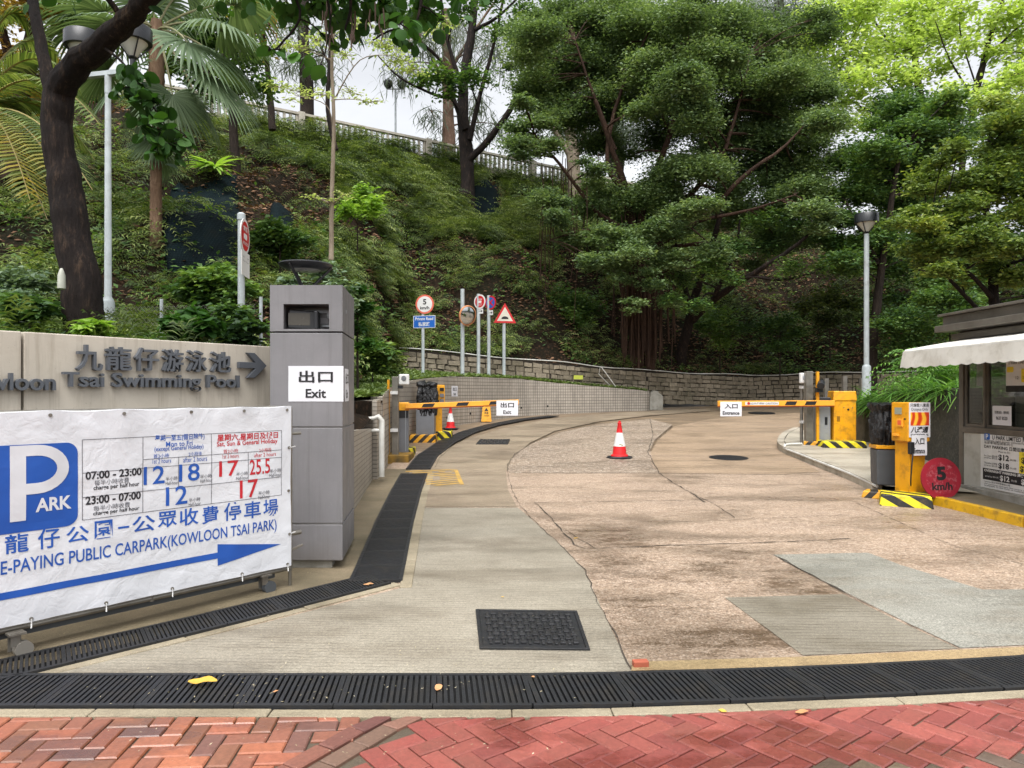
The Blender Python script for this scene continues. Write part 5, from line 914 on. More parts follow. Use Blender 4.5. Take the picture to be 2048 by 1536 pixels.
def stxt(b, body, x0, x1, yt, yb, bold, ex=.04):
    xm = (x0 + x1) / 2; s0, s1 = SW.s(x0), SW.s(x1); zt, zb = SW.z(xm, yt), SW.z(xm, yb); b.text(body, fnS, (s0 + s1) / 2, (zt + zb) / 2, s1 - s0, zt - zb, .012, bold, .03, ex)
for ch, x0, x1, y0, y1 in (('九', 147, 200, 690, 742), ('龍', 206, 258, 694, 741), ('仔', 264, 312, 696, 742), ('游', 319, 361, 699, 744), ('泳', 368, 408, 701, 744), ('池', 415, 456, 704, 745)):
    b = MB(); stxt(b, ch, x0, x1, y0, y1, .014); b.build('chinese_character', M_let, swt, smooth=30)
b = MB(); s1 = SW.s(473); s0 = SW.s(121); stxt(b, 'Tsai Swimming Pool', 121, 473, 747, 783, .018); b.build('english_lettering', M_let, swt, smooth=30)
b = MB(); s1 = SW.s(106); wK = (s1 - SW.s(14)) * text_geo('Kowloon', .018, .03)[2] / text_geo('loon', .018, .03)[2]; b.text('Kowloon', fnS, s1 - wK / 2, SW.z(60, 764), wK, .122, .012, .018, .03, .04); b.build('english_lettering', M_let, swt, smooth=30)
b = MB(); a0, a1 = SW.s(472), SW.s(527); zc = SW.z(500, 731); hh = .115; A = a1 - a0
b.prism([(a0, zc - .028), (a1 - .12, zc - .028), (a1 - .21, zc - hh), (a1 - .13, zc - hh), (a1, zc), (a1 - .13, zc + hh), (a1 - .21, zc + hh), (a1 - .12, zc + .028), (a0, zc + .028)], fnS, .012, .052); b.build('arrow', M_let, swt, bevel=.003)
# ---- grey pillar with a glazed niche, notices and a ring lamp
PX0, PX1, PY0 = -2.15, -1.505, 6.44; pvx = .0; pdep = .95; skew = -.11
pil = thing('gate_pillar', ((PX0 + PX1) / 2, PY0 + .4, 0), 'tall grey panelled gate pillar with a niche near its top', 'pillar')
def pfn(x, y): return (x + skew * (y - PY0), y)
k = NT('grey_cladding'); ob = k.pos(); c = k.ramp(k.noise(ob, 2.2, 8, .6), [(.3, L(124, 122, 124)), (.7, L(110, 109, 111))]); c = k.mix(k.ramp(k.noise(k.mapp(ob, (14, 14, .5)), 2, 7, .7), [(.5, 0.0), (.75, .4)]), c, L(84, 82, 80)); c = k.mix(k.ramp(k.math('ADD', k.sep(ob)[2], k.math('MULTIPLY', k.noise(ob, 5, 6), .35)), [(.12, .7), (.5, 0.0)]), c, L(84, 76, 66)); c = k.mix(k.ramp(k.noise(ob, 90, 2), [(.72, 0.0), (.78, .5)]), c, L(160, 158, 156)); k.col(c); k.rgh(k.ramp(k.noise(ob, 4, 5), [(.3, .4), (.7, .62)])); k.bump(k.noise(ob, 180, 4), .08, .004); M_pan = k.m; M_pgap = pm('panel_joint', L(150, 148, 146), rough=.6)
def pbox(b, x0, x1, y0, y1, z0, z1):
    q = [pfn(x0, y0), pfn(x1, y0), pfn(x1, y1), pfn(x0, y1)]; b.add([(x, y, z0) for x, y in q] + [(x, y, z1) for x, y in q], [(3, 2, 1, 0), (4, 5, 6, 7), (0, 1, 5, 4), (1, 2, 6, 5), (2, 3, 7, 6), (3, 0, 4, 7)])
b = MB(); pbox(b, PX0 + .012, PX1 - .012, PY0 + .012, PY0 + pdep - .012, .1, 2.1); b.build('core', M_pgap, pil)
b = MB(); pbox(b, PX0 + .07, PX1 - .1, PY0 + .05, PY0 + pdep - .1, -.05, .1); b.build('recessed_base', M_conc, pil)
g_ = .012; sp = PY0 + .48
for z0, z1 in ((.105, .42), (.435, 1.278), (1.292, 2.125)):
    b = MB(); pbox(b, PX0, PX1, PY0, sp - g_ / 2, z0, z1); pbox(b, PX0, PX1, sp + g_ / 2, PY0 + pdep, z0, z1); b.build('cladding_panel', M_pan, pil, bevel=.004)
nz0, nz1 = 1.6 - (658 - 784) / FPX * PY0, 1.6 - (608 - 784) / FPX * PY0; nx0, nx1 = (567 - CX) / FPX * PY0, (658 - CX) / FPX * PY0
b = MB(); pbox(b, PX0, PX1, PY0, sp - g_ / 2, 2.14, nz0); pbox(b, PX0, PX1, PY0, sp - g_ / 2, nz1, 2.55); pbox(b, PX0, nx0, PY0, sp - g_ / 2, nz0 + .0005, nz1 - .0005); pbox(b, nx1, PX1, PY0, sp - g_ / 2, nz0 + .0005, nz1 - .0005); pbox(b, PX0, PX1, sp + g_ / 2, PY0 + pdep, 2.14, 2.55); b.build('cladding_panel', M_pan, pil)
b = MB(); pbox(b, nx0 - .03, nx1 + .03, PY0 + .3, PY0 + .32, nz0 - .02, nz1 + .02); b.build('niche_back', pm('niche_steel', L(176, 178, 182), rough=.5), pil)
b = MB(); mid = PY0 + .16; b.box(((nx0 + nx1) / 2 - .07, mid, nz0 + .09), (.25, .16, .17), .15, M=Matrix.Rotation(.05, 4, 'Y')); b.box(((nx0 + nx1) / 2 + .06, mid - .02, nz0 + .085), (.035, .2, .17), .15)
mon = b.build('monitor', M_blk, pil, bevel=.012); b = MB(); b.box(((nx0 + nx1) / 2 - .085, mid - .083, nz0 + .095), (.19, .004, .11), .15); b.build('screen', pm('dim_screen', L(74, 70, 62), rough=.2), mon)
b = MB(); b.box(((nx0 + nx1) / 2 + .1, mid + .1, nz1 - .04), (.4, .02, .03)); b.box((nx1 - .05, mid + .1, nz1 - .07), (.06, .05, .07)); b.box((nx1 - .04, mid + .08, nz0 + .045), (.14, .1, .02)); b.build('bracket', M_lgrey, pil)
b = MB(); b.box((nx1 - .12, mid + .12, nz0 + .1), (.09, .004, .055)); b.build('notice_card', M_paper, pil)
lt = thing('ring_lamp', (-1.83, 6.8, 2.55), 'black disc lamp on splayed legs standing on top of the grey pillar', 'lamp')
lc = Vector((-1.95, 6.85, 2.78)); lb = MB(); lb.lathe([(.16, -.03), (.235, .0), (.25, .018), (.24, .03), (.1, .04)], lc, 36); lb.build('lamp_head', M_blk, lt, smooth=40)
lb = MB(); lb.lathe([(.22, -.006), (.12, -.036), (.01, -.04)], lc + Vector((0, 0, .0)), 36, cap=False); lb.build('diffuser', pm('lamp_diffuser', L(150, 150, 145), rough=.3), lt, smooth=40)
lb = MB()
for a in (0, 120, 240): v = Vector((math.cos(R(a + 10)), math.sin(R(a + 10)), 0)); lb.tube([lc + v * .24 + Vector((0, 0, .0)), lc + v * .06 + Vector((0, 0, -.19))], [.012, .016], 8)
lb.lathe([(.075, -.235), (.075, -.18), (.05, -.175)], lc, 20); lb.build('stand', M_blk, lt, smooth=40)
def notice(name, o, ux, w, h, cn, en, label, parts=True, wav=.004, cnw=.62, enw=.37, group=None, bold=.02):
    """a taped A3 sheet; lower left corner o, width direction ux"""
    fr = frame(o, ux); t = thing(name, fr(w / 2, 0, 0), label, 'notice', group); b = MB(); N = 10; seed = random.random() * 9
    off = lambda u, v: wav * (mn.noise(Vector((u * 7 + seed, v * 7, 0))) + .6)
    vs = [fr(w * i / N, h * j / N, off(w * i / N, h * j / N)) for j in range(N + 1) for i in range(N + 1)]
    b.add(vs, [(j * (N + 1) + i, j * (N + 1) + i + 1, (j + 1) * (N + 1) + i + 1, (j + 1) * (N + 1) + i) for j in range(N) for i in range(N)]); b.build('sheet', M_paper, t)
    fo = lambda u, v, q: fr(u, v, q + wav * 1.25); b = MB(); b.text(cn, fo, w * .5, h * .7, w * cnw, h * .34, .0015, bold); b.text(en, fo, w * .5, h * .23, w * enw, h * .255, .0015, .025); b.build('lettering', M_ink, t); return t
def hfix(o): return Vector(o)
o = P(577, 803, PY0); notice('exit_notice', (o.x, PY0 - .001, o.z), (1, 0, 0), 110 / FPX * PY0, 71 / FPX * PY0, '出口', 'Exit', 'large white exit notice taped on the front of the grey pillar')
sx = PX1 + .001; notice('exit_notice', (sx + skew * .12 , PY0 + .12, .0 + P(690, 803, 6.6).z), (skew, 1, 0), .32, .3, '出口', 'Exit', 'white exit notice taped on the narrow side of the grey pillar')
# ---- rolling gate carrying the car park banner
BP = Pl((-1.807, 5.9), (.625, .78)); BL_ = -3.3; BZ0, BZ1 = .19, 1.486
gt = thing('rolling_gate', (-2.8, 4.6, 0), 'grey steel gate frame on castors standing behind the white banner', 'gate'); b = MB(); gp_ = lambda u, z, o=-.03: BP.at(u, z, o)
for z in (.16, .75, 1.47): b.tube([gp_(BL_, z), gp_(.02, z)], .02, 8)
for u in (BL_, -2.2, -1.1, .02): b.tube([gp_(u, .14), gp_(u, 1.47)], .02, 8)
b.tube([gp_(.02, .16), gp_(.02, -.0)], .014, 8); b.tube([gp_(.01, .3), gp_(.14, .33)], .012, 6); b.tube([gp_(.0, 1.26), gp_(.12, 1.26)], .014, 8); b.tube([gp_(.0, .44), gp_(.12, .44)], .02, 8); b.build('frame', M_steel, gt, smooth=50)
b = MB(); b.prism(rect(BL_, .1, -.1, .17), lambda u, v, w: BP.at(u, v, w), -.16, -.06); b.build('ballast_beam', M_bin, gt)
for u in (BP.s(26), -.22):
    c = BP.at(u, .05, -.02 if u > -1 else .05); b = MB(); d3 = Vector((BP.D.x, BP.D.y, 0)); n3 = Vector((BP.N.x, BP.N.y, 0)); b.cyl(c - n3 * .016 + d3 * .035, c + n3 * .034 + d3 * .035, .05, n=20); cs_ = b.build('castor', pm('castor_rubber', L(120, 116, 108), rough=.5) if u < -1 else M_bin, gt, smooth=40)
    b = MB(); b.box(c + n3 * .026 - d3 * .01 + Vector((0, 0, .07)), (.05, .005, .08), math.atan2(BP.D.y, BP.D.x)); b.box(c - n3 * .026 + Vector((0, 0, .05)), (.07, .005, .12), math.atan2(BP.D.y, BP.D.x)); b.box(c + Vector((0, 0, .1)), (.09, .08, .012), math.atan2(BP.D.y, BP.D.x)); b.build('castor_fork', M_steel, cs_)
bn = thing('banner', (-2.8, 4.6, .19), 'white vinyl car park banner with blue logo, price table and long arrow', 'banner'); eyes = [SWx for SWx in (BP.s(98), BP.s(245), BP.s(380), BP.s(485), BP.s(571), BP.s(98) - .62, BP.s(98) - 1.2)]
eyeb = [BP.s(60), BP.s(209), BP.s(342), BP.s(481), BP.s(572), BP.s(60) - .6]
def wob(u, z):
    v = (z - BZ0) / (BZ1 - BZ0); s = .006 * mn.noise(Vector((u * 3.1, z * 2.2, 1.7))) + .0045 * mn.noise(Vector((u * 5.3 + z * 3, z * 5.1 - u * 2, 4.2))) + .002 * mn.noise(Vector((u * 11, z * 10, 8)))
    for i, e in enumerate(eyes): s += .010 * math.exp(-((u - e) / .10) ** 2) * math.exp(-(1 - v) * 5) * (.6 + .4 * math.sin(i * 2.3)) - .006 * math.exp(-((u - e - .16) / .08) ** 2) * math.exp(-(1 - v) * 6)
    for e in eyeb: s += .008 * math.exp(-((u - e) / .09) ** 2) * math.exp(-v * 6)
    s += .012 * math.exp(-(u / .1) ** 2) * math.sin(v * 9) * .5; return .012 + s
def bsag(u, z):
    v = (z - BZ0) / (BZ1 - BZ0); sg = 0
    for a_, b_ in zip(sorted(eyes)[:-1], sorted(eyes)[1:]):
        if a_ < u < b_: sg = .012 * math.sin(math.pi * (u - a_) / (b_ - a_))
    return -sg * max(0, (v - .85) / .15)
fnB = lambda u, z, w: BP.at(u, z + (bsag(u, z) if w == 0 else 0), wob(u, z) + w)
b = MB(); NX, NZ = 210, 84; us = np.linspace(BL_ - .02, 0, NX); zs = np.linspace(BZ0, BZ1, NZ); b.add([fnB(u, z, 0) for u in us for z in zs], [(i * NZ + j, (i + 1) * NZ + j, (i + 1) * NZ + j + 1, i * NZ + j + 1) for i in range(NX - 1) for j in range(NZ - 1)])
for z in (BZ1,): b.add([fnB(u, z, 0) for u in us] + [BP.at(u, z - .0, -.05) for u in us], [(i, i + 1, NX + i + 1, NX + i) for i in range(NX - 1)])
b.add([fnB(0, z, 0) for z in zs] + [BP.at(.012, z, -.04) for z in zs], [(i, NZ + i, NZ + i + 1, i + 1) for i in range(NZ - 1)])
k = NT('banner_vinyl'); ob = k.obj(); k.col(k.ramp(k.noise(ob, 2, 6), [(.3, L(212, 214, 219)), (.75, L(200, 203, 208))])); k.rgh(.38); r1 = k.n('TexNoise'); r1.inputs['Scale'].default_value = 4; r1.inputs['Detail'].default_value = 4; r1.inputs['Distortion'].default_value = 1.2; k.l(ob, r1.inputs['Vector'])
rg = k.math('ABSOLUTE', k.math('SUBTRACT', r1.outputs['Fac'], .5)); r2 = k.n('TexNoise'); r2.inputs['Scale'].default_value = 11; r2.inputs['Detail'].default_value = 3; r2.inputs['Distortion'].default_value = .8; k.l(ob, r2.inputs['Vector']); rg2 = k.math('ABSOLUTE', k.math('SUBTRACT', r2.outputs['Fac'], .5))
k.bump(k.math('ADD', rg, k.math('MULTIPLY', rg2, .45)), .35, .03); M_vinyl = k.m; b.build('vinyl_sheet', M_vinyl, bn, smooth=70)
def printed(name, b, mat, step=.05):
    bm = bmesh.new(); me = bpy.data.meshes.new(name); me.from_pydata(b.v, [], b.f); bm.from_mesh(me); v = [x.co for x in bm.verts]; x0, x1 = min(q.x for q in v), max(q.x for q in v); y0, y1 = min(q.y for q in v), max(q.y for q in v)
    for x in np.arange(x0 + step, x1, step): bmesh.ops.bisect_plane(bm, geom=bm.verts[:] + bm.edges[:] + bm.faces[:], plane_co=(x, 0, 0), plane_no=(1, 0, 0))
    for y in np.arange(y0 + step, y1, step): bmesh.ops.bisect_plane(bm, geom=bm.verts[:] + bm.edges[:] + bm.faces[:], plane_co=(0, y, 0), plane_no=(0, 1, 0))
    bmesh.ops.triangulate(bm, faces=bm.faces[:])
    for q in bm.verts: q.co = fnB(q.co.x, q.co.y, .0025 + q.co.z)
    bm.to_mesh(me); bm.free(); me.materials.append(mat); return link(name, me, bn)
fl = lambda u, v, w: (u, v, 0)
fl1 = lambda u, v, w: (u, v, .002)
M_bblue = pm('banner_blue', L(30, 84, 170), L(26, 76, 158), 3, .4); M_bred = pm('banner_red', L(190, 32, 44), rough=.4); M_bblk = pm('banner_black', L(34, 34, 40), rough=.45); M_bgrey = pm('banner_grey', L(84, 84, 92), rough=.45); M_bwht = pm('banner_white', L(212, 214, 219), rough=.4)
def bpt(px, py): return BP.s(px), BP.z(px, py)
def btx(b, body, x0, x1, yt, yb, bold=.0, xm=None, f=fl, sp=1.0, shear=0):
    """x0,x1: photo columns; yt,yb: rows of top and bottom at the left end's middle column"""
    xm = xm or (x0 + x1) / 2; s0, s1 = BP.s(x0), BP.s(x1); zt, zb = BP.z(xm, yt), BP.z(xm, yb); b.text(body, f, (s0 + s1) / 2, (zt + zb) / 2, s1 - s0, zt - zb, 0, bold, sp=sp, shear=shear)
# logo: rounded blue square with white P and small lettering
lu1 = BP.s(154); lz1, lz0 = BP.z(150, 884), BP.z(150, 1050); lu0 = lu1 - (lz1 - lz0) * 1.08
b = MB(); b.prism(rrect(lu0, lz0, lu1, lz1, .07, 8), lambda u, v, w: (u, v, 0), 0, 0); b.f = b.f[1:2]; b.m = b.m[:1]; printed('logo_panel', b, M_bblue)
pu0, pz1, pz0 = BP.s(18), BP.z(20, 895), BP.z(20, 1044); pw = BP.s(50) - pu0
def bowl(u0, zc, rz, rx, n=14): return [(u0 + rx * math.cos(R(90 - 180 * i / n)), zc + rz * math.sin(R(90 - 180 * i / n))) for i in range(n + 1)]
pr_ = BP.s(134) - BP.s(70); zc = (BP.z(60, 890) + BP.z(60, 988)) / 2; rz = (BP.z(60, 890) - BP.z(60, 988)) / 2; um = BP.s(72)
out = [(pu0, pz0), (pu0, zc + rz)] + bowl(um, zc, rz, pr_) + [(pu0 + pw, zc - rz), (pu0 + pw, pz0)]; inn = bowl(um, zc, rz * .56, pr_ * .62)
poly_strip = MB(); ob_ = bowl(um, zc, rz, pr_); n = len(ob_)
poly_strip.add([(u, z, .002) for u, z in ob_ + inn], [(i, i + 1, n + i + 1, n + i) for i in range(n - 1)])
poly_strip.add([(pu0, pz0, .002), (pu0 + pw, pz0, .002), (pu0 + pw, zc + rz, .002), (pu0, zc + rz, .002)], [(0, 1, 2, 3)])
for zt_, zb_ in ((zc + rz, zc + rz * .56), (zc - rz * .56, zc - rz)): poly_strip.add([(pu0 + pw, zb_, .002), (um, zb_, .002), (um, zt_, .002), (pu0 + pw, zt_, .002)], [(0, 1, 2, 3)])
btx(poly_strip, 'ARK', 69, 141, 993, 1020, .03, f=fl1); poly_strip.text('U', fl1, lu0 + .1, BP.z(4, 990), .085, .11, 0, .03); printed('logo_lettering', poly_strip, M_bwht)
bb, br, bk, bgx = MB(), MB(), MB(), MB()
btx(bb, '星期一至五(假日除外)', 308, 407, 868, 882, .015); btx(bb, 'Mon to Fri', 330, 383, 882, 892, .01); btx(bb, '(except General Holiday)', 307, 405, 891, 902, .01); btx(bb, '首2小時', 305, 336, 907, 916); btx(bb, '1st 2 hours', 303, 340, 917, 926); btx(bb, '2小時後', 375, 402, 903, 912); btx(bb, 'after 2 hours', 364, 412, 913, 923)
btx(bb, '12', 286, 328, 932, 968, .01); btx(bb, '18', 356, 397, 927, 962, .01); btx(bb, '12', 330, 373, 972, 1009, .01)
btx(br, '星期六,星期日及假日', 433, 554, 866, 880, .02); btx(br, 'Sat, Sun & General Holiday', 432, 553, 880, 892, .015); btx(br, '首2小時', 445, 474, 898, 906); btx(br, '1st 2 hours', 443, 475, 908, 916); btx(br, '2小時後', 517, 541, 896, 904); btx(br, 'after 2 hours', 507, 550, 905, 913); btx(br, '17', 436, 475, 921, 952, .01); btx(br, '25.5', 497, 538, 918, 948, .01); btx(br, '17', 477, 514, 959, 995, .01)
btx(bk, '07:00 - 23:00', 169, 282, 939, 955, .03); btx(bk, '23:00 - 07:00', 169, 280, 987, 1004, .03); btx(bk, 'charge per half hour', 185, 277, 967, 978, .02); btx(bk, 'charge per half hour', 184, 277, 1017, 1027, .02); btx(bgx, '每半小時收費', 187, 256, 957, 968); btx(bgx, '每半小時收費', 185, 258, 1007, 1018)
for x, y in ((330, 956), (398, 951), (470, 946), (537, 940), (376, 998), (514, 984)): btx(bgx, '半小時', x, x + 23, y - 3, y + 5); btx(bgx, 'Half-hour', x, x + 24, y + 6, y + 13)
b = MB(); u = lambda x: BP.s(x); U0, U1, U2, U3 = u(163), u(284), u(421), u(561)
def rowz(x0, y0, t): return lerp(BP.z(163, y0), BP.z(561, x0), t)
ty = {k_: (BP.z(163, a) + BP.z(561, c)) / 2 for k_, a, c in (('t', 878, 862), ('b', 1039, 990))}
zT, zB = ty['t'], ty['b']; zr = lambda f: zT + (zB - zT) * f
hl = [(U0, U3, 0), (U1, U3, .30), (U0, U3, .415), (U0, U3, .72), (U0, U3, 1)]; vl = [(U0, 0, 1), (U1, 0, 1), (U2, 0, 1), (U3, 0, 1), (u(355), .30, .72), (u(494), .30, .72)]
for a, c, f in hl: b.add([(a, zr(f) - .0018, 0), (c, zr(f) - .0018, 0), (c, zr(f) + .0018, 0), (a, zr(f) + .0018, 0)], [(0, 1, 2, 3)])
for a, f0, f1 in vl: b.add([(a - .0018, zr(f1), 0), (a + .0018, zr(f1), 0), (a + .0018, zr(f0), 0), (a - .0018, zr(f0), 0)], [(0, 1, 2, 3)])
printed('table_rules', b, M_bgrey); printed('red_print', br, M_bred); printed('black_print', bk, M_bblk); printed('grey_print', bgx, M_bgrey)
for ch, x0, x1, y0, y1 in (('龍', 8, 56, 1067, 1105), ('仔', 74, 118, 1056, 1096), ('公', 131, 176, 1052, 1084), ('園', 187, 223, 1040, 1076), ('公', 262, 309, 1031, 1063), ('眾', 314, 352, 1022, 1054), ('收', 357, 395, 1016, 1050), ('費', 402, 436, 1012, 1046), ('停', 446, 480, 1004, 1040), ('車', 486, 519, 1002, 1036), ('場', 524, 554, 998, 1032), ('一', 234, 256, 1052, 1056)): btx(bb, ch, x0, x1, y0, y1, .012)
bb.text('九', fl, BP.s(8) - .13, BP.z(20, 1092), .17, .17, 0, .012)
e1 = BP.s(551); e0 = BP.s(0) - .0; hz_ = .098; full = text_geo('FEE-PAYING PUBLIC CARPARK(KOWLOON TSAI PARK)', .01); part = text_geo('E-PAYING PUBLIC CARPARK(KOWLOON TSAI PARK)', .01)
wE = (e1 - e0) * full[2] / part[2]; zc = (BP.z(300, 1071) + BP.z(300, 1112)) / 2; bb.text('FEE-PAYING PUBLIC CARPARK(KOWLOON TSAI PARK)', fl, e1 - wE / 2, zc, wE, .108, 0, .01); printed('blue_print', bb, M_bblue)
b = MB(); zA = BP.z(435, 1110); ah = .022; u2 = BP.s(433); b.add([(BL_ + .2, zA - ah - .01, 0), (u2, zA - ah, 0), (u2, zA + ah, 0), (BL_ + .2, zA + ah - .01, 0)], [(0, 1, 2, 3)]); z3 = BP.z(558, 1088); b.add([(u2, BP.z(433, 1131), 0), (BP.s(560), z3, 0), (u2, BP.z(433, 1088), 0)], [(0, 1, 2)]); printed('arrow', b, M_bblue)
b = MB()
for e, z in [(e, BZ1 - .03) for e in eyes] + [(e, BZ0 + .02) for e in eyeb] + [(-.02, .45), (-.02, .8), (-.02, 1.15)]:
    c = fnB(e, z, .003); n3 = Vector((BP.N.x, BP.N.y, 0)); o = MB().cyl(c - n3 * .004, c + n3 * .004, .011, n=12).build('eyelet', M_steel, bn); 
for e in eyeb: c = fnB(e, BZ0 + .02, .008); MB().tube([c, c + Vector((0, 0, -.03)), c + Vector((.005, -.01, -.055))], .004, 5).build('cable_tie', M_white, bn)
for z in (.45, 1.15): MB().tube([BP.at(-.02, z, .02), BP.at(.05, z + .005, 0)], .004, 5).build('cable_tie', M_white, bn)
# ---- chain link fence above the sign wall
cf = thing('chain_link_fence', P(330, 690, 8.6), 'low grey chain link fence behind the concrete sign wall', 'fence'); wires = MB(); A = P(130, 660, 8.9); Bq = P(520, 690, 8.5); d = (Bq - A); d.z = 0; Lf = d.length; d.normalize(); n = int(Lf / .055); A.z = 2.0
for i in range(n):
    for sg in (1, -1):
        x0 = i * .055; pts = [A + d * (x0 + (.0 if j % 2 == 0 else .0275 * sg)) + Vector((0, .002 * sg, .055 * j * .5 * 1.0)) for j in range(24)]; wires.tube(pts, .0026, 3, False)
wires.build('wire_mesh', M_steel, cf); 
for s in (0, .5, 1): MB().cyl(A + d * Lf * s + Vector((0, .03, -.5)), A + d * Lf * s + Vector((0, .03, .72)), .02, n=10).build('fence_post', M_galv, cf)
# ---- street lamps
M_lshade = pm('lamp_shade_black', L(24, 26, 30), L(18, 20, 24), 3, .3); M_lens = pm('frosted_cone', L(206, 206, 200), L(190, 190, 184), 3, .35)
def lamp_head(root, c, r):                             # dark drum over a pale cone held by struts
    b = MB(); b.lathe([(r, 0), (r * 1.0, r * .75), (r * .96, r * .8), (r * .2, r * .95)], c, 32); b.lathe([(r * .94, 0.0), (r * .94, r * .7)], c, 32, cap=False); dr = b.build('lamp_shade', M_lshade, root, smooth=40)
    b = MB(); b.lathe([(r * .16, -r * .8), (r * .82, .02), (r * .8, r * .2)], c, 28); b.build('lens', M_lens, root, smooth=40); b = MB()
    for a in (45, 135, 225, 315): v = Vector((math.cos(R(a)), math.sin(R(a)), 0)); b.tube([c + v * r * .95, c + v * r * .2 + Vector((0, 0, -r * .85))], r * .04, 6)
    b.lathe([(r * .13, -r * 1.5), (r * .14, -r * .95), (r * .24, -r * .85), (r * .2, -r * .78)], c, 16); b.build('lamp_cage', M_lshade, root, smooth=40)
ld = 11.5; lb_ = P(216, 665, ld); lt = thing('street_lamp', lb_, 'twin headed street lamp on a pale pole behind the leaning trunk', 'street lamp'); zt = P(0, 150, ld).z; b = MB(); b.lathe([(.1, 0), (.1, P(0, 606, ld).z - lb_.z), (.085, P(0, 600, ld).z - lb_.z), (.055, P(0, 596, ld).z - lb_.z + .02), (.045, zt - lb_.z - .3), (.05, zt - lb_.z - .3), (.05, zt - lb_.z)], lb_, 18); b.build('pole', M_galv, lt, smooth=40)
b = MB(); top = Vector((lb_.x, lb_.y, zt)); b.box(top + Vector((.0, .0, .02)), (1.1, .09, .07), R(-12)); b.build('crossarm', M_galv, lt)
for dx in (-.5, .5): v = Vector((math.cos(R(-12)) * dx, math.sin(R(-12)) * dx, 0)); lamp_head(lt, top + v * .9 + Vector((0, 0, .47)), .285)
ld = 20.0; lb_ = Vector((P(1733, 0, ld).x, ld, g(ld))); lt = thing('street_lamp', lb_, 'single headed street lamp on a pale pole beside the entrance barrier', 'street lamp'); b = MB(); zs_ = P(0, 735, ld).z - lb_.z; ztop = P(0, 468, ld).z - lb_.z; b.lathe([(.115, 0), (.115, zs_), (.1, zs_ + .05), (.07, zs_ + .08), (.065, ztop)], lb_, 20); b.build('pole', M_galv, lt, smooth=40)
lamp_head(lt, Vector((lb_.x, lb_.y, P(0, 446, ld).z)), .31)
ld = 40; lb_ = P(791, 300, ld); lb_.z = 12.4; lt = thing('street_lamp', lb_, 'small distant lamp post standing beyond the hilltop balustrade', 'street lamp'); b = MB(); zt = P(0, 178, ld).z; b.cyl(lb_, Vector((lb_.x, lb_.y, zt)), .07, .05, 10); b.box((lb_.x, lb_.y, zt), (.9, .07, .05)); b.build('pole', M_galv, lt); b = MB()
for dx in (-.4, .35): b.lathe([(.12, -.1), (.26, .1), (.24, .3), (.1, .42), (.03, .5)], (lb_.x + dx, lb_.y, zt + .12), 14)
b.build('lantern', M_lshade, lt, smooth=40)
# ---- traffic signs
def sign_pole(name, px, py0, py1, d, r, label, cat='road sign'):
    base = P(px, py1, d); t = thing(name, base, label, cat); MB().cyl(base + Vector((0, 0, -.3)), P(px, py0, d), r, n=14).build('pole', M_galv, t, smooth=40); return t
def panel(t, name, fr, poly, mat, lift0, lift1, bevel=0): b = MB(); b.prism(poly, fr, lift0, lift1); return b.build(name, mat, t)
def disc_sign(t, c, ux, r, rim, face, rin=.8, name='sign_disc'):
    fr = frame(c, ux); panel(t, name, fr, disc(0, 0, r, 40), rim, -.012, 0); 
    if face is not None: panel(t, 'sign_face', fr, disc(0, 0, r * rin, 40), face, .0, .002)
    return fr
d = 20.0; s5 = sign_pole('speed_sign', 846, 620, 755, d, .045, 'round white and red 5 km/h sign above a blue private road plate'); c = P(850, 609, d) + Vector((0, -.07, 0)); ux = (.97, -.22, 0); fr = disc_sign(s5, c, ux, .265, pm('faded_orange_rim', L(214, 106, 84), rough=.45), M_white, .82)
b = MB(); b.text('5', fr, 0, .065, .1, .15, .004, .03); b.text('km/h', fr, 0, -.1, .27, .085, .004, .03); b.build('lettering', M_ink, s5); fr2 = frame(P(849, 644, d) + Vector((0, -.06, 0)), ux)
panel(s5, 'name_plate', fr2, rect(-.32, -.17, .32, .17), M_white, -.012, 0); panel(s5, 'plate_face', fr2, rect(-.305, -.155, .305, .155), M_blue, 0, .002); b = MB(); b.text('Private Road', fr2, 0, .085, .52, .085, .004, .02); b.text('私家路', fr2, 0, -.065, .34, .12, .004, .02); b.build('lettering', M_white, s5)
mp = sign_pole('mirror_post', 925, 578, 752, 21.6, .06, 'tall grey post with a round convex traffic mirror', 'mirror'); c = P(935, 631, 21.4); n = Vector((.62, -.75, -.2)).normalized(); q = n.to_track_quat('Z', 'Y').to_matrix().to_4x4(); b = MB(); b.lathe([(.27, -.05), (.3, -.02), (.3, .02), (.27, .03)], c, 32, M=q, cap=False); b.lathe([(.27, -.05), (.1, -.08), (.01, -.09)], c, 32, M=q, cap=False); b.build('mirror_hood', pm('orange_hood', L(206, 140, 96), rough=.5), mp, smooth=40); b = MB(); b.lathe([(.275, .0), (.2, .03), (.1, .045), (.005, .05)], c, 32, M=q, cap=False); b.build('mirror_glass', pm('mirror_surface', L(200, 205, 205), rough=.04, metal=1.0), mp, smooth=60); MB().cyl(P(925, 640, 21.6), c - n * .07, .02).build('bracket', M_galv, mp)
t = sign_pole('bus_sign', 957, 588, 752, 22.5, .055, 'red and white no stopping disc over a double arrow plate', 'road sign'); c = P(959.5, 604, 22.5) + Vector((0, -.08, 0)); ux = (.8, -.6, 0); fr = disc_sign(t, c, ux, .225, M_white, M_red, .8); b = MB()
b.text('小巴禁區', fr, 0, .07, .2, .05, .004, .01); b.prism(rrect(-.075, -.04, .075, .03, .02, 3), fr, .002, .004); b.text('NO STOPPING', fr, 0, -.075, .2, .03, .004, .01); b.text('RESTRICTED', fr, 0, -.115, .14, .025, .004, .01); b.build('lettering', M_white, t)
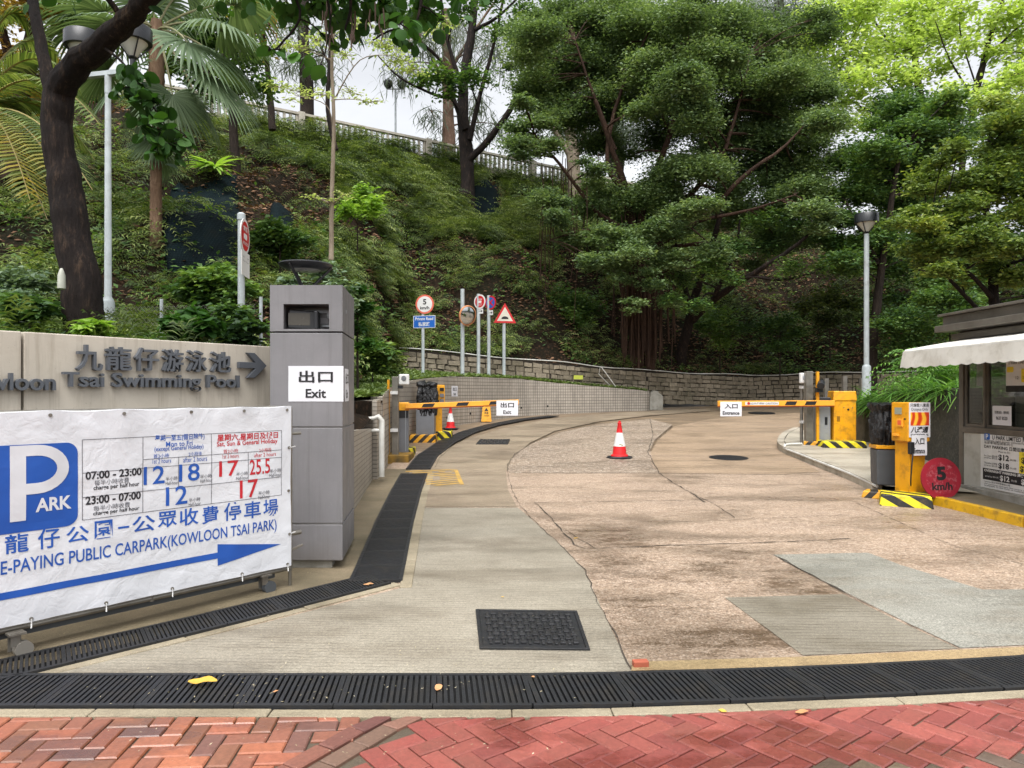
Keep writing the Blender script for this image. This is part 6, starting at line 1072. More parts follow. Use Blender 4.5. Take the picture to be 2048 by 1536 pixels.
def arrows(t, c, ux): 
    fr = frame(c, ux); panel(t, 'arrow_plate', fr, rect(-.12, -.075, .12, .075), M_white, -.01, 0); b = MB(); [b.prism([(s * .015, .012), (s * .06, .012), (s * .055, .04), (s * .105, 0), (s * .055, -.04), (s * .06, -.012), (s * .015, -.012)], fr, .0, .003) for s in (1, -1)]; b.build('arrow_mark', M_ink, t)
arrows(t, P(960, 623, 22.5) + Vector((0, -.07, 0)), ux)
t = sign_pole('no_stopping_sign', 977.5, 591, 752, 23, .055, 'blue disc with red border over a double arrow plate', 'road sign'); c = P(981, 606, 23) + Vector((0, -.08, 0)); ux = (.78, -.62, 0); fr = disc_sign(t, c, ux, .22, M_red, M_blue, .78); b = MB(); b.prism([(-.115, .08), (-.08, .115), (.115, -.08), (.08, -.115)], fr, .002, .004); b.prism([(-.115, -.08), (-.08, -.115), (.115, .08), (.08, .115)], fr, .0025, .0045); b.build('red_cross', M_red, t); arrows(t, P(980, 626, 23) + Vector((0, -.07, 0)), ux)
t = sign_pole('hump_sign', 1008, 640, 754, 24, .055, 'red bordered warning triangle showing a road hump', 'road sign'); c = P(1010, 633, 24) + Vector((0, -.06, 0)); fr = frame(c, (.97, .22, 0))
def tri(r): return [(r * math.cos(R(a)), r * math.sin(R(a))) for ce in (90, 210, 330) for a in (0,) for r_ in (0,)] if 0 else [(r * math.cos(R(90)), r * math.sin(R(90))), (r * math.cos(R(210)), r * math.sin(R(210))), (r * math.cos(R(330)), r * math.sin(R(330)))]
panel(t, 'sign_triangle', fr, tri(.44), M_red, -.012, 0); panel(t, 'sign_face', fr, [(x, y) for x, y in tri(.31)], pm('sign_cream', L(206, 202, 186), rough=.5), 0, .002); b = MB(); b.prism([(-.16, -.095)] + [(.12 * math.cos(R(180 - i * 18)), -.085 + .085 * math.sin(R(180 - i * 18))) for i in range(11)] + [(.16, -.095)], fr, .002, .004); b.build('hump_symbol', M_ink, t)
t = sign_pole('round_sign_post', 482.5, 440, 690, 9.0, .042, 'thick pale post with a round red disc seen almost edge on', 'road sign'); b = MB(); b.lathe([(.05, 0), (.05, .07), (.03, .09)], P(482.5, 440, 9.0), 16); b.build('post_cap', M_galv, t, smooth=40); c = P(490.5, 473, 8.94); ux = (.25, -.97, 0); ux = Vector((-.11, 1, 0)); fr = frame(c, ux); panel(t, 'sign_disc', fr, disc(0, 0, .215, 40), M_white, -.01, 0); panel(t, 'sign_face', fr, disc(0, 0, .18, 40), M_red, 0, .002); b = MB(); b.text('禁區', fr, 0, .09, .2, .07, .004, .01); b.prism(rrect(-.08, -.04, .08, .03, .02, 3), fr, .002, .004); b.text('RESTRICTED', fr, 0, -.09, .24, .04, .004, .01); b.build('lettering', M_white, t)
fr = frame(P(491.5, 529, 8.94), ux); panel(t, 'notice_plate', fr, rect(-.19, -.15, .19, .15), M_white, -.008, 0); b = MB(); [b.text(s_, fr, 0, .08 - .05 * i, .26, .028, .003) for i, s_ in enumerate(('←  →', '8 am - 8 pm'))]; b.build('lettering', M_bgrey, t)
# ---- traffic cones
def cone(x, y, s, label, sticker=False, rz=0):
    t = thing('traffic_cone', (0, 0, 0), label, 'traffic cone'); b = MB(); b.lathe([(.17, .035), (.165, .06), (.135, .075), (.118, .23)], (0, 0, 0), 24, cap=False); b.lathe([(.062, .49), (.035, .65), (.04, .66), (.04, .68), (.022, .69), (.022, .72)], (0, 0, 0), 24); b.lathe([(.118, .23), (.062, .49)], (0, 0, 0), 24, cap=False); b.m = [0] * len(b.f)
    nf = len(b.f); b.m[nf - 24:] = [1] * 24; k = pm('cone_red', L(214, 34, 38), L(196, 26, 32), 6, .45, dirt=L(120, 40, 36), dscale=8, damt=.5); b.build('cone_body', [k, M_white], t, smooth=40)
    b = MB(); b.lathe([(.255, 0), (.255, .02), (.235, .035), (.16, .042)], (0, 0, 0), 8); b.build('base', M_blk, t)
    if sticker: b = MB(); b.lathe([(.1, .3), (.084, .38)], (0, -.0, 0), 24, cap=False); b.v = [(x_ * 1.02, y_ * 1.02, z_) for x_, y_, z_ in b.v]; b.f = b.f[15:20]; b.m = b.m[:5]; b.build('sticker', M_red, t)
    else: b = MB(); b.tube([(.05, -.1, .25), (.0, -.108, .27), (-.03, -.1, .255)], .012, 6); b.build('tape_scrap', pm('tape_green', L(150, 150, 110), rough=.6), t)
    t.location = (x, y, g(y)); t.scale = (s, s, s); t.rotation_euler = (0, 0, rz); return t
x, y = G(1239, 916); cone(x, y, 1.0, 'red and white cone standing on the pebbled patch of the drive'); x, y = G(901, 858); cone(x, y, .86, 'small red cone with round sticker beside the yellow pay machine', True, 1)
x, y = G(973, 843); t = thing('wet_floor_sign', (x, y, g(y)), 'folding yellow caution board in front of the tiled wall', 'caution board'); 
for sg in (1, -1):
    b = MB(); o = Vector((x, y, g(y))); b.add([o + Vector((a, sg * yy - .0, z)) + Vector((0, dy, 0)) for dy in (0, .02) for a, yy, z in ((-.15, .14, 0), (.15, .14, 0), (.15, .135, .03), (.1, .01, .62), (-.1, .01, .62), (-.15, .135, .03))], [(0, 1, 2, 3, 4, 5), (11, 10, 9, 8, 7, 6)] + [(i, (i + 1) % 6, 6 + (i + 1) % 6, 6 + i) for i in range(6)]); b.build('board', M_yel, t)
fr = frame(Vector((x, y - .085, g(y) + .3)), (1, 0, 0), (0, .22, 1)); b = MB(); b.text('小心', fr, 0, .19, .12, .06, .004, .02); b.prism([(-.06, .02), (.06, .02), (0, .12)], fr, .002, .004); b.text('地滑', fr, 0, -.04, .12, .06, .004, .02); b.text('CAUTION', fr, 0, -.12, .16, .035, .004, .02); b.build('lettering', M_ink, t)
# ---- exit side equipment
def local(o, ang):
    M_ = Matrix.Translation(o) @ Matrix.Rotation(ang, 4, 'Z'); return lambda x, y, z: M_ @ Vector((x, y, z))
def barrier_arm(name, p0, p1, h, label, bands, w=.04):
    d3 = p1 - p0; Ln = d3.length; u_ = d3.normalized(); fr = frame(p0, u_, (0, 0, 1)); b = MB(); b.prism(rect(0, -h / 2, Ln, h / 2), fr, -w, w); t = b.build('boom', M_org, name, bevel=.006); b = MB(); b.prism(rect(.0, -h / 2 - .018, Ln, -h / 2 - .0005), fr, -w * .6, w * .6); b.build('rubber_edge', pm('edge_red', L(186, 84, 52), rough=.5), t)
    for s in bands: MB().prism([(Ln * s - .13, -h * .35), (Ln * s + .09, -h * .35), (Ln * s + .13, h * .35), (Ln * s - .09, h * .35)], fr, w, w + .003).build('black_band', M_ink, t)
    return t, fr, Ln
notice('exit_notice', P(993, 831, 13.95) + Vector((0, -.06, 0)), (1, .03, 0), 43 / FPX * 14, 30 / FPX * 14, '出口', 'Exit', 'white exit notice hanging from the tip of the exit barrier arm')
def cabinet(name, o, ang, w, dp, h, capcol, body, label, caph=.16, cat='barrier'):
    F_ = local(o, ang); t = thing(name, o, label, cat); b = MB(); A = Matrix.Rotation(ang, 4, 'Z')
    b.box(F_(0, 0, (h - caph) / 2), (w, dp, h - caph), ang); b.build('housing', body, t, bevel=.012); b = MB(); b.box(F_(0, 0, h - caph / 2 - .01), (w + .03, dp + .03, caph), ang, taper=.93); b.build('cap', capcol, t, bevel=.015); return t, F_
x, y = -2.14, 14.0; eb, F_ = cabinet('parking_barrier', Vector((x, 14.15, g(14.1) + .03)), .1, .25, .34, 1.05, M_yel, M_grey, 'exit barrier with grey cabinet, yellow cap and lowered orange arm'); b = MB(); b.box(F_(0, -.173, .82), (.24, .004, .16), .1); b.build('dark_panel', M_blk, eb); MB().box(F_(.07, -.173, .55), (.01, .006, .9), .1).build('corner_trim', M_lgrey, eb)
p0 = P(812, 812, 14.0); p0.y = 13.9; p1 = P(1037, 804, 14.2); ea, fr, Ln = barrier_arm(eb, p0, p1, .095, '', (.2, .5, .79))
t = thing('steel_post', P(791, 915, 13.6), 'square brushed steel post carrying a camera box by the exit', 'post'); b = MB(); b.box((P(791, 0, 13.6).x, 13.6, g(13.6) + .79), (.12, .12, 1.58)); b.build('post_tube', M_steel, t, bevel=.006); 
for z in (.58, 1.28): MB().box((P(791, 0, 13.6).x - .01, 13.56, g(13.6) + z), (.14, .13, .06)).build('white_clamp', M_white, t)
t2 = thing('camera_box', P(806, 762, 13.5), 'pale square camera box clipped to the top of the exit post', 'camera'); b = MB(); cc = P(808, 759, 13.5); b.box(cc, (.19, .1, .2), .25); b.build('box', M_white, t2, bevel=.02); b = MB(); b.lathe([(.05, 0), (.045, .012), (.0, .014)], cc + Vector((.0, -.05, .02)), 16, M=Matrix.Rotation(R(90), 4, 'X')); b.build('lens_ring', M_grey, t2); MB().box(P(801, 774, 13.45), (.09, .08, .06)).build('sensor', M_blk, t2)
tag(MB().box((P(780.5, 0, 13.9).x, 13.7, g(13.7) + .77), (.045, .045, 1.5)).build('yellow_post', M_yel, bevel=.004), 'thin yellow post left of the exit steel post'.replace('left of', 'touching'), 'post')
b = MB(); xx = P(788, 0, 13.4).x; b.box((xx, 13.75, g(13.6) + .03), (.55, .75, .2)); tag(b.build('barrier_plinth', pm('mouldy_yellow_paint', L(150, 112, 26), L(84, 70, 36), 7, .7, dirt=L(40, 36, 24), dscale=5, damt=.9), bevel=.02), 'grimy yellow plinth under the exit barrier cabinet', 'plinth')
tag(MB().box((P(818, 0, 14.2).x, 14.35, g(14.3) + .06), (.16, .5, .2)).build('hazard_block', M_haz, bevel=.01), 'short striped block beside the exit barrier cabinet', 'kerb block')
d = 17.0; bn_ = thing('litter_bin', (P(852, 0, d).x, d, g(d) + .1), 'grey bin wrapped over in a black bag by the exit machine', 'bin'); bx_ = P(852, 0, d).x; MB().box((bx_, d, g(d) + .4), (.42, .4, .62)).build('bin_body', M_grey, bn_, bevel=.01)
def bag(c, w, h, seed, flare=.0):                       # loose film: square-ish round, pleated folds running down
    NA_, NZ_ = 110, 36; b = MB(); vs = []
    for j in range(NZ_ + 1):
        t = j / NZ_; z = -h / 2 + h * t; rr = (.86 + .2 * math.sin(math.pi * min(t * 1.15, 1)) if t < .87 else .92 + .1 * (t - .87) / .13) + flare * max(0, t - .8) * 2
        if t > .93 and not flare: rr *= math.cos((t - .93) / .07 * 1.35)
        for i in range(NA_):
            a = 2 * math.pi * i / NA_; ca, sa = math.cos(a), math.sin(a); q = (abs(ca) ** 4 + abs(sa) ** 4) ** -.25 * .93
            f = abs(mn.noise(Vector((ca * 3.2 + seed, sa * 3.2, t * 1.1)))) * .34 + abs(mn.noise(Vector((ca * 8 + seed, sa * 8, t * 3.2 + seed)))) * .2 + abs(mn.noise(Vector((ca * 3, sa * 3 + seed, t * 7)))) * .12
            r = rr * q * (1.1 - f); dz = .05 * h * mn.noise(Vector((ca * 2.5, sa * 2.5, seed))) * t * 2
            vs.append(Vector(c) + Vector((ca * r * w / 2, sa * r * w / 2, z + dz)))
    b.add(vs, [(j * NA_ + i, j * NA_ + (i + 1) % NA_, (j + 1) * NA_ + (i + 1) % NA_, (j + 1) * NA_ + i) for j in range(NZ_) for i in range(NA_)] + [tuple(range(NZ_ * NA_, NZ_ * NA_ + NA_))])
    return b.mesh('bag', M_bag, 80)
link('bin_bag', bag((bx_ + .03, d, g(d) + .97), .52, .78, 2), bn_)
d = 17.4; pmx = P(874, 0, d).x; t = thing('pay_machine', (pmx, d, g(d)), 'yellow exit pay machine partly hidden by the bagged bin', 'machine'); MB().box((pmx + .0, d, g(d) + .4), (.2, .26, .85), .3).build('pedestal', M_yel, t, bevel=.01); b = MB(); b.box((pmx - .02, d, g(d) + 1.03), (.36, .32, .5), .3); hd = b.build('machine_head', M_yel, t, bevel=.015); fr = frame((pmx + .13, d - .17, g(d) + 1.03), (.6, .8, 0)); [panel(t, 'key_panel', fr, rect(.0 - .07, z - .04, .07, z + .04), M_blk if i == 0 else M_grey, .0, .008) for i, z in enumerate((.14, 0, -.13))]
tag(MB().box((P(848, 0, 17).x, 16.95, g(17) + .02), (.6, .55, .26)).build('hazard_block', M_haz2, bevel=.02), 'orange and black striped block under the bagged exit bin', 'kerb block'); tag(MB().box((P(884, 0, 17.6).x, 17.5, g(17.5) + .04), (.5, .5, .26)).build('hazard_block', M_haz, bevel=.02), 'yellow and black striped block under the exit pay machine', 'kerb block')
j = 20; a_ = Vector((*tp[j], 0)); 
dW = min(range(len(tp) - 1), key=lambda i: abs(CX + FPX * tp[i][0] / tp[i][1] - 905)); a_, b_ = Vector((*tp[dW], 0)), Vector((*tp[dW + 1], 0)); tv_ = (b_ - a_).normalized(); nv = Vector((tv_.y, -tv_.x, 0)); notice('wall_notice', a_ + nv * .006 + Vector((0, 0, CH - (793 - HY) / FPX * a_.y)), tv_, .46, .3, '出口', 'Exit', 'small white notice taped on the curved tiled wall')
# ---- entrance island
isl = gp((1568, 893), (1578, 905), (1610, 918), (1660, 938), (1720, 962), (1770, 990), (1830, 996)) + [(6.2, 9.6), (6.2, 10.4), (9, 10.6), (9, 15.5), (6.7, 15.9)] + gp((1600, 866), (1578, 876)); IH = .13
isl = [(x, y) for x, y in isl]; struct(drape('traffic_island', isl, IH, M_pave)); kp = gp((1600, 866), (1578, 876), (1568, 893), (1578, 905), (1610, 918), (1660, 938), (1720, 962), (1765, 984)); kp, = refine(kp, n=3); struct(kerb_run('island_kerb', kp[::-1], .14, IH + .008, concrete('kerb_concrete', L(176, 168, 152), L(150, 142, 128), L(104, 94, 78), .2), 0, .7, .006))
K_ = [Vector((x - .14, y - .12, g(y) + .1)) for x, y in kp[9:]]; b = MB(); b.tube([K_[0] + Vector((.45, .25, .07)), K_[0] + Vector((.15, .12, .07)), K_[0] + Vector((.02, .03, .06))] + K_, .025, 8); tag(b.build('kerb_pipe', M_pvc, smooth=60), 'white pipe bent over the kerb of the entrance island', 'pipe')
d = 15.0; gz = g(d) + IH; bx_ = P(1688, 0, d).x; t, F_ = cabinet('parking_barrier', Vector((bx_, d + .1, gz)), -.12, .44, .4, 1.13, M_yel, M_yel, 'entrance barrier with tall yellow cabinet and lowered orange arm', .2); MB().box(F_(.06, -.203, .45), (.2, .006, .7), -.12).build('door_panel', M_yel, t, bevel=.004); [MB().cyl(F_(.06 + sx_, -.205, .45 + sz_), F_(.06 + sx_, -.209, .45 + sz_), .012, n=10).build('bolt', M_steel, t) for sx_ in (-.085, .085) for sz_ in (-.33, .33)]; MB().cyl(F_(.06, -.2, .74), F_(.06, -.215, .74), .02).build('lock', M_blk, t); fr = frame(F_(-.13, -.203, .5), Vector((1, -.12, 0))); b = MB(); [b.prism(rect(-.03, i * .022, .03, i * .022 + .008), fr, 0, .003) for i in range(5)]; b.build('vent_slots', M_ink, t)
eb = t; bx2 = P(1650, 0, d).x; t, F2_ = cabinet('control_cabinet', Vector((bx2, d + .22, gz)), -.12, .3, .36, 1.0, M_blk, M_lgrey, 'silver cabinet standing behind the yellow entrance barrier', .12, 'cabinet'); MB().box(F2_(.06, -.183, .5), (.05, .006, .16), -.12).build('keyhole_plate', M_blk, t)
p0 = P(1668, 806, 14.9); p1 = P(1436, 807, 14.75); ea, fr, Ln = barrier_arm(eb, p1, p0, .11, '', (.62, .79)); panel(ea, 'warning_strip', fr, rect(.55, -.035, 1.25, .03), M_white, .04, .043); b = MB(); b.text('小心升降欄杆 CAUTION', fr, .92, -.002, .6, .04, .045, .01); b.build('lettering', M_bgrey, ea); MB().prism(disc(.62, 0, .028, 16), fr, .043, .046).build('red_spot', M_red, ea)
notice('entrance_notice', P(1440, 832.5, 14.7) + Vector((0, -.02, 0)), (1, .02, 0), 43 / FPX * 14.7, 29 / FPX * 14.7, '入口', 'Entrance', 'white entrance notice hanging from the tip of the entrance barrier arm', enw=.78)
t = thing('steel_post', (P(1617, 0, 15.1).x, 15.1, gz), 'square brushed steel post at the corner of the entrance island', 'post'); MB().box((P(1617, 0, 15.1).x, 15.1, gz + .78), (.14, .14, 1.5)).build('post_tube', M_steel, t, bevel=.006)
t = thing('camera_post', (P(1603, 0, 15.3).x, 15.3, gz), 'thin steel post with a pale square camera box on top', 'post'); xx = P(1603, 0, 15.3).x; MB().cyl((xx, 15.3, gz), (xx, 15.3, gz + 1.25), .033).build('post_tube', M_steel, t); MB().box((xx + .02, 15.2, gz + 1.39), (.2, .1, .22)).build('camera_box', M_white, t, bevel=.02)
for z in (.47, 1.2): MB().box((xx + .05, 15.26, gz + z), (.18, .13, .055)).build('white_clamp', M_white, t)
b = MB(); b.lathe([(.06, 0), (.055, .012), (.0, .014)], (xx + .02, 15.148, gz + 1.4), 16, M=Matrix.Rotation(R(90), 4, 'X')); b.build('lens_ring', M_lgrey, t)
xx = P(1635, 0, 15.0).x; tag(MB().box((xx, 15.0, gz + .77), (.055, .055, 1.5)).build('yellow_post', M_yel, bevel=.004), 'thin yellow post between steel post and silver cabinet', 'post'); t = thing('dome_camera', (xx, 14.9, gz + 1.2), 'black bullet camera fixed to the thin yellow entrance post', 'camera'); b = MB(); b.cyl((xx + .08, 15.0, gz + 1.29), (xx - .02, 14.8, gz + 1.22), .075, .075, 16); b.build('camera_body', M_blk, t, bevel=.01); MB().box((xx + .0, 14.93, gz + 1.14), (.12, .12, .09)).build('camera_base', M_blk, t)
b = MB(); o = Vector((P(1684, 0, 14.7).x, 14.75, g(14.7) + IH + .05)); b.box(o, (.86, .5, .15), -.1, taper=.94); tag(b.build('hazard_block', M_haz, bevel=.02), 'striped base block under the yellow entrance barrier cabinet', 'kerb block'); b = MB(); b.box((P(1636, 0, 15).x, 15.05, g(15) + IH + .03), (.5, .25, .1), -.5); tag(b.build('hazard_block', M_haz2, bevel=.02), 'low worn striped block beside the entrance steel post', 'kerb block')
for px, py, dd in ((1652, 757, 21.5), (1689, 752, 21), (1724, 756, 20.6)): tag(MB().box((P(px, 0, dd).x, dd, (g(dd) + P(0, py, dd).z) / 2), (.12, .12, P(0, py, dd).z - g(dd))).build('fence_post', M_steel, bevel=.006), 'weathered square metal post in the row before the stone wall', 'post', 'square posts before the stone wall')
# entrance pay machine
d = 9.75; gz = g(d) + .12; mx = P(1822, 0, d).x; an = .23; F_ = local(Vector((mx, d, gz)), an); t = thing('pay_machine', F_(0, 0, 0), 'yellow entrance ticket machine with payment notices on its side', 'machine'); MB().box(F_(.0, .02, .36), (.25, .26, .74), an).build('pedestal', M_yel, t, bevel=.008)
M2 = local(Vector((mx - .02, d - .02, gz)), an); b = MB(); b.box(M2(0, 0, .94), (.34, .3, .52), an); b.build('machine_head', M_yel, t, bevel=.012)
# left face (reader) looks toward the drive; right face carries the notices
lf = frame(M2(-.172, 0, .94), Vector((math.sin(-an) * -1, -math.cos(an), 0)) if 0 else Vector((math.sin(an), -math.cos(an), 0))); panel(t, 'display', lf, rect(-.08, .1, .04, .19), pm('lcd_grey', L(150, 156, 140), rough=.3), 0, .006); panel(t, 'reader_pad', lf, rect(-.03, -.06, .07, .04), M_org, 0, .02); panel(t, 'reader_mark', lf, rect(-.01, -.04, .05, .02), pm('coral', L(222, 100, 60), rough=.4), .02, .023); panel(t, 'ticket_slot', lf, rect(-.1, -.19, .0, -.16), M_org, 0, .03); panel(t, 'button', lf, disc(.1, .04, .012, 12), M_blk, 0, .01)
rf = frame(M2(0, -.152, .94), Vector((math.cos(an), math.sin(an), 0)))
b = MB(); b.box(M2(-.14, -.17, .60), (.07, .05, .16), an); b.build('intercom', M_blk, t, bevel=.008)
t_mach = t
ps = thing('payment_poster', rf(0, 0, 0), 'payment card poster with orange picture on the side of the yellow ticket machine', 'poster'); panel(ps, 'sheet', rf, rect(-.16, -.2, .17, .26), M_paper, .003, .006); b = MB(); b.text('只接受八達通', rf, 0, .225, .29, .045, .009, .01); b.text('Octopus Only', rf, 0, .165, .26, .05, .009, .0); b.text('八達通', rf, 0, -.1, .28, .085, .009, .03, shear=.25); b.text('OCTOPUS', rf, 0, -.17, .28, .03, .009, .02); b.build('lettering', M_ink, ps)
k = NT('orange_swirl'); n_ = k.n('TexWave'); n_.inputs['Scale'].default_value = 3; n_.inputs['Distortion'].default_value = 6; n_.inputs['Detail'].default_value = 1; k.l(k.obj(), n_.inputs['Vector']); k.col(k.ramp(n_.outputs['Color'], [(.2, L(200, 60, 30)), (.55, L(232, 130, 40)), (.8, L(248, 190, 60))])); k.rgh(.4); panel(ps, 'picture', rf, rect(-.14, -.045, .15, .13), k.m, .006, .008)
notice('entrance_notice', rf(-.13, -.44, .012), Vector((math.cos(an), math.sin(an), 0)), .24, .27, '入口', 'Entrance', 'white entrance notice taped below the payment poster of the ticket machine', enw=.7)
d = 10.3; gz2 = g(d) + .1; bx_ = P(1772, 0, d).x; bn_ = thing('litter_bin', (bx_, d, gz2), 'dark grey bin with a yellow band and a black bag at the entrance', 'bin'); MB().box((bx_, d, gz2 + .28), (.32, .32, .5), -.2, taper=1.06).build('bin_body', M_bin, bn_, bevel=.015); MB().box((bx_, d, gz2 + .565), (.36, .36, .05), -.2).build('yellow_band', M_yel, bn_, bevel=.006); link('bin_bag', bag((bx_ + .0, d, gz2 + .86), .4, .6, 7, .35), bn_)
tag(MB().box((P(1812, 0, 9.5).x, 9.52, g(9.5) + .06), (.62, .55, .16), -.45, taper=.92).build('hazard_block', M_haz, bevel=.015), 'striped base block under the yellow ticket machine', 'kerb block'); tag(MB().box((P(1762, 0, 10).x, 9.95, g(10) + .04), (.5, .3, .1), -.62, taper=.9).build('hazard_block', M_haz2, bevel=.015), 'low worn striped block in front of the dark entrance bin', 'kerb block')
cbm = MB(); q0 = M2(-.14, -.2, .54); cbm.tube(bez(q0, q0 + Vector((-.06, -.05, -.35)), M2(-.11, -.13, .1), 8), .009, 6); cbm.build('cable', M_blk, t_mach)
# round speed board leaning beside the kiosk
c = P(1883, 957, 9.45); fr = frame(c, (.98, .17, 0), (.0, .14, 1)); t = thing('speed_board', (c.x, c.y, c.z - .27), 'scratched round crimson 5 km/h board leaning by the kiosk', 'board'); k = pm('crimson_board', L(150, 26, 46), L(134, 22, 40), 6, .5); panel(t, 'disc', fr, disc(0, 0, .293, 48, .27), k, -.02, 0); panel(t, 'inner_disc', fr, disc(0, 0, .225, 48, .21), pm('scratched_crimson', L(150, 26, 46), L(134, 24, 42), 30, .55, dirt=L(196, 130, 136), dscale=20, damt=.7), 0, .002); b = MB(); b.text('5', fr, .0, .065, .14, .18, .004, .05); b.text('km/h', fr, 0, -.1, .3, .1, .004, .03); b.build('lettering', M_ink, t)
# yellow kerb and kiosk pavement
kp = gp((1845, 1001), (1950, 1026), (2060, 1054)) + [(6.05, 7.4), (6.1, 6.4)]; pv = kp + [(9.5, 6.4), (9.5, 10.55), (6.4, 10.5)]; struct(drape('kiosk_pavement', pv, .1, M_strip)); struct(kerb_run('yellow_kerb', kp[::-1], .1, .112, pm('kerb_yellow', L(214, 168, 22), L(196, 150, 26), 5, .55, dirt=L(96, 80, 50), dscale=8, damt=.8), 0, 2.0, .004))
# ---- kiosk
KX, KY0, KY1, KW = 6.3, 6.9, 10.2, 2.4; kz = .16; M_al = pm('brown_grey_metal', L(112, 106, 98), L(98, 92, 84), 3, .45, .3, dirt=L(80, 74, 66), dscale=3); M_wallp = pm('kiosk_panel', L(188, 186, 178), L(172, 170, 162), 2, .6, dirt=L(130, 122, 108), dscale=2.2, damt=.7)
kt = thing('kiosk', (KX + KW / 2, 8.5, kz), 'small grey ticket kiosk with sliding windows at the entrance', 'kiosk'); KP = Pl((KX, KY1), (0, -1)); fk = lambda u, v, w: Vector((KX - w, KY1 - u, v)); zs1 = 1.1; KL = KY1 - KY0
b = MB(); b.box((KX + KW / 2, (KY0 + KY1) / 2, kz + .05), (KW + .1, KL + .1, .2)); b.build('plinth', M_conc, kt, bevel=.01)
b = MB(); b.prism(rect(.06, kz + .15, KL, zs1 - .04), fk, -.08, 0); b.box((KX + KW / 2 + .1, KY1 - .04, .62), (KW - .2, .08, .94)); b.box((KX + KW - .04, (KY0 + KY1) / 2, 1.3), (.08, KL - .1, 2.2)); b.box((KX + KW / 2, KY0 + .04, 1.3), (KW - .2, .08, 2.2)); b.build('lower_wall', M_wallp, kt)
b = MB(); [b.prism(rect(u0, v0, u1, v1), fk, -.09, .012 + 0.001 * i) for i, (u0, v0, u1, v1) in enumerate(((0, kz + .15, .09, 2.4), (.09, zs1 - .06, KL, zs1 + .02), (.09, 2.25, KL, 2.4), (KL - .09, kz + .15, KL, 2.25)))]; b.box((KX + KW - .05, KY1 - .05, 1.27), (.1, .1, 2.24)); b.box((KX + KW / 2, KY1 - .05, 1.13), (KW - .2, .1, .08)); b.build('frame', M_al, kt)
k = NT('dim_glass'); k.b.inputs['Base Color'].default_value = (.8, .82, .8, 1); k.b.inputs['Roughness'].default_value = .03; gl = k.n('BsdfTransparent'); gl.inputs[0].default_value = (.72, .74, .72, 1); gs = k.n('BsdfGlossy'); gs.inputs['Roughness'].default_value = .03; mx = k.n('MixShader'); mx.inputs[0].default_value = .12; k.l(gl.outputs[0], mx.inputs[1]); k.l(gs.outputs[0], mx.inputs[2]); k.l(mx.outputs[0], k.t.nodes['Material Output'].inputs['Surface']); M_gl = k.m
for i, (u0, u1) in enumerate(((.1, .52), (.52, 1.75), (1.75, 3.2))):
    o = -.03 - .025 * (i % 2); fb3 = MB(); e = .035; [fb3.prism(r_, fk, o - .02, o + .02) for r_ in (rect(u0, zs1 + .022, u0 + e, 2.248), rect(u1 - e, zs1 + .022, u1, 2.248), rect(u0 + e, zs1 + .022, u1 - e, zs1 + .06), rect(u0 + e, 2.21, u1 - e, 2.248))]; w_ = fb3.build('window', M_al, kt); gb = MB(); gb.prism(rect(u0 + e, zs1 + .06, u1 - e, 2.21), fk, o - .003, o + .003); gb.build('pane', M_gl, w_)
gb = MB(); gb.prism(rect(.1, 1.18, KW - .1, 2.3), lambda u, v, w: Vector((KX + u, KY1 - .04 + w, v)), 0, .006); gb.build('pane', M_gl, kt)
b = MB(); b.box((KX + KW / 2, (KY0 + KY1) / 2, 2.44), (KW + .0, KL + .0, .1)); b.build('ceiling', M_al, kt); b = MB(); zr0 = 2.40
b.box((KX + KW / 2 - .05, (KY0 + KY1) / 2 + .02, 2.49), (KW + .42, KL + .3, .09)); b.box((KX + KW / 2 - .05, (KY0 + KY1) / 2 + .05, 2.6), (KW + .2, KL + .2, .14)); b.box((KX + KW / 2 - .03, (KY0 + KY1) / 2 + .05, 2.69), (KW + .34, KL + .3, .035)); b.build('roof', M_al, kt, bevel=.006)
b = MB(); b.box((KX + .35, (KY0 + KY1) / 2, 1.06), (.5, KL - .3, .04)); b.box((KX + 1.6, 8.6, 1.0), (.6, 1.0, 1.4)); b.build('counter', pm('counter_wood', L(120, 96, 72), rough=.5), kt)
b = MB(); b.box((KX + .4, 9.2, 1.2), (.25, .3, .24)); b.build('carton', pm('cardboard', L(150, 112, 76), rough=.7), kt)
# awning
aw = thing('awning', (5.8, 8.5, 1.9), 'off white scalloped awning over the kiosk window', 'awning'); AX = 5.47; ay0, ay1 = 6.8, 10.12; k = pm('awning_canvas', L(214, 212, 204), L(200, 198, 190), 3, .7, 0, .3, 300, dirt=L(160, 154, 140), dscale=5, damt=.6); b = MB(); NA = 60
us = np.linspace(ay1, ay0, NA); top = [(AX, 2.16), (AX + .02, 2.19), (KX - .02, 2.33)]; b.add([(x, y, z + .01 * mn.noise(Vector((x * 3, y * 3, 0)))) for y in us for x, z in top], [(i * 3 + j, (i + 1) * 3 + j, (i + 1) * 3 + j + 1, i * 3 + j + 1) for i in range(NA - 1) for j in range(2)]); b.build('canopy', k, aw, smooth=50)
b = MB(); NV = 260; us = np.linspace(ay1 + .02, ay0, NV); rows = [[(AX + .025 * t * mn.noise(Vector((y * 2.5, t, 0))) - .015 * t, y + (.06 * t if i == 0 else 0), 2.165 - t * (.235 + .018 * abs(math.sin(math.pi * (y - ay1) / .22)) - .015)) for i, y in enumerate(us)] for t in (0, .33, .66, 1)]
b.add([p_ for r_ in rows for p_ in r_], [(j * NV + i, j * NV + i + 1, (j + 1) * NV + i + 1, (j + 1) * NV + i) for j in range(3) for i in range(NV - 1)]); b.build('valance', k, aw, smooth=60)
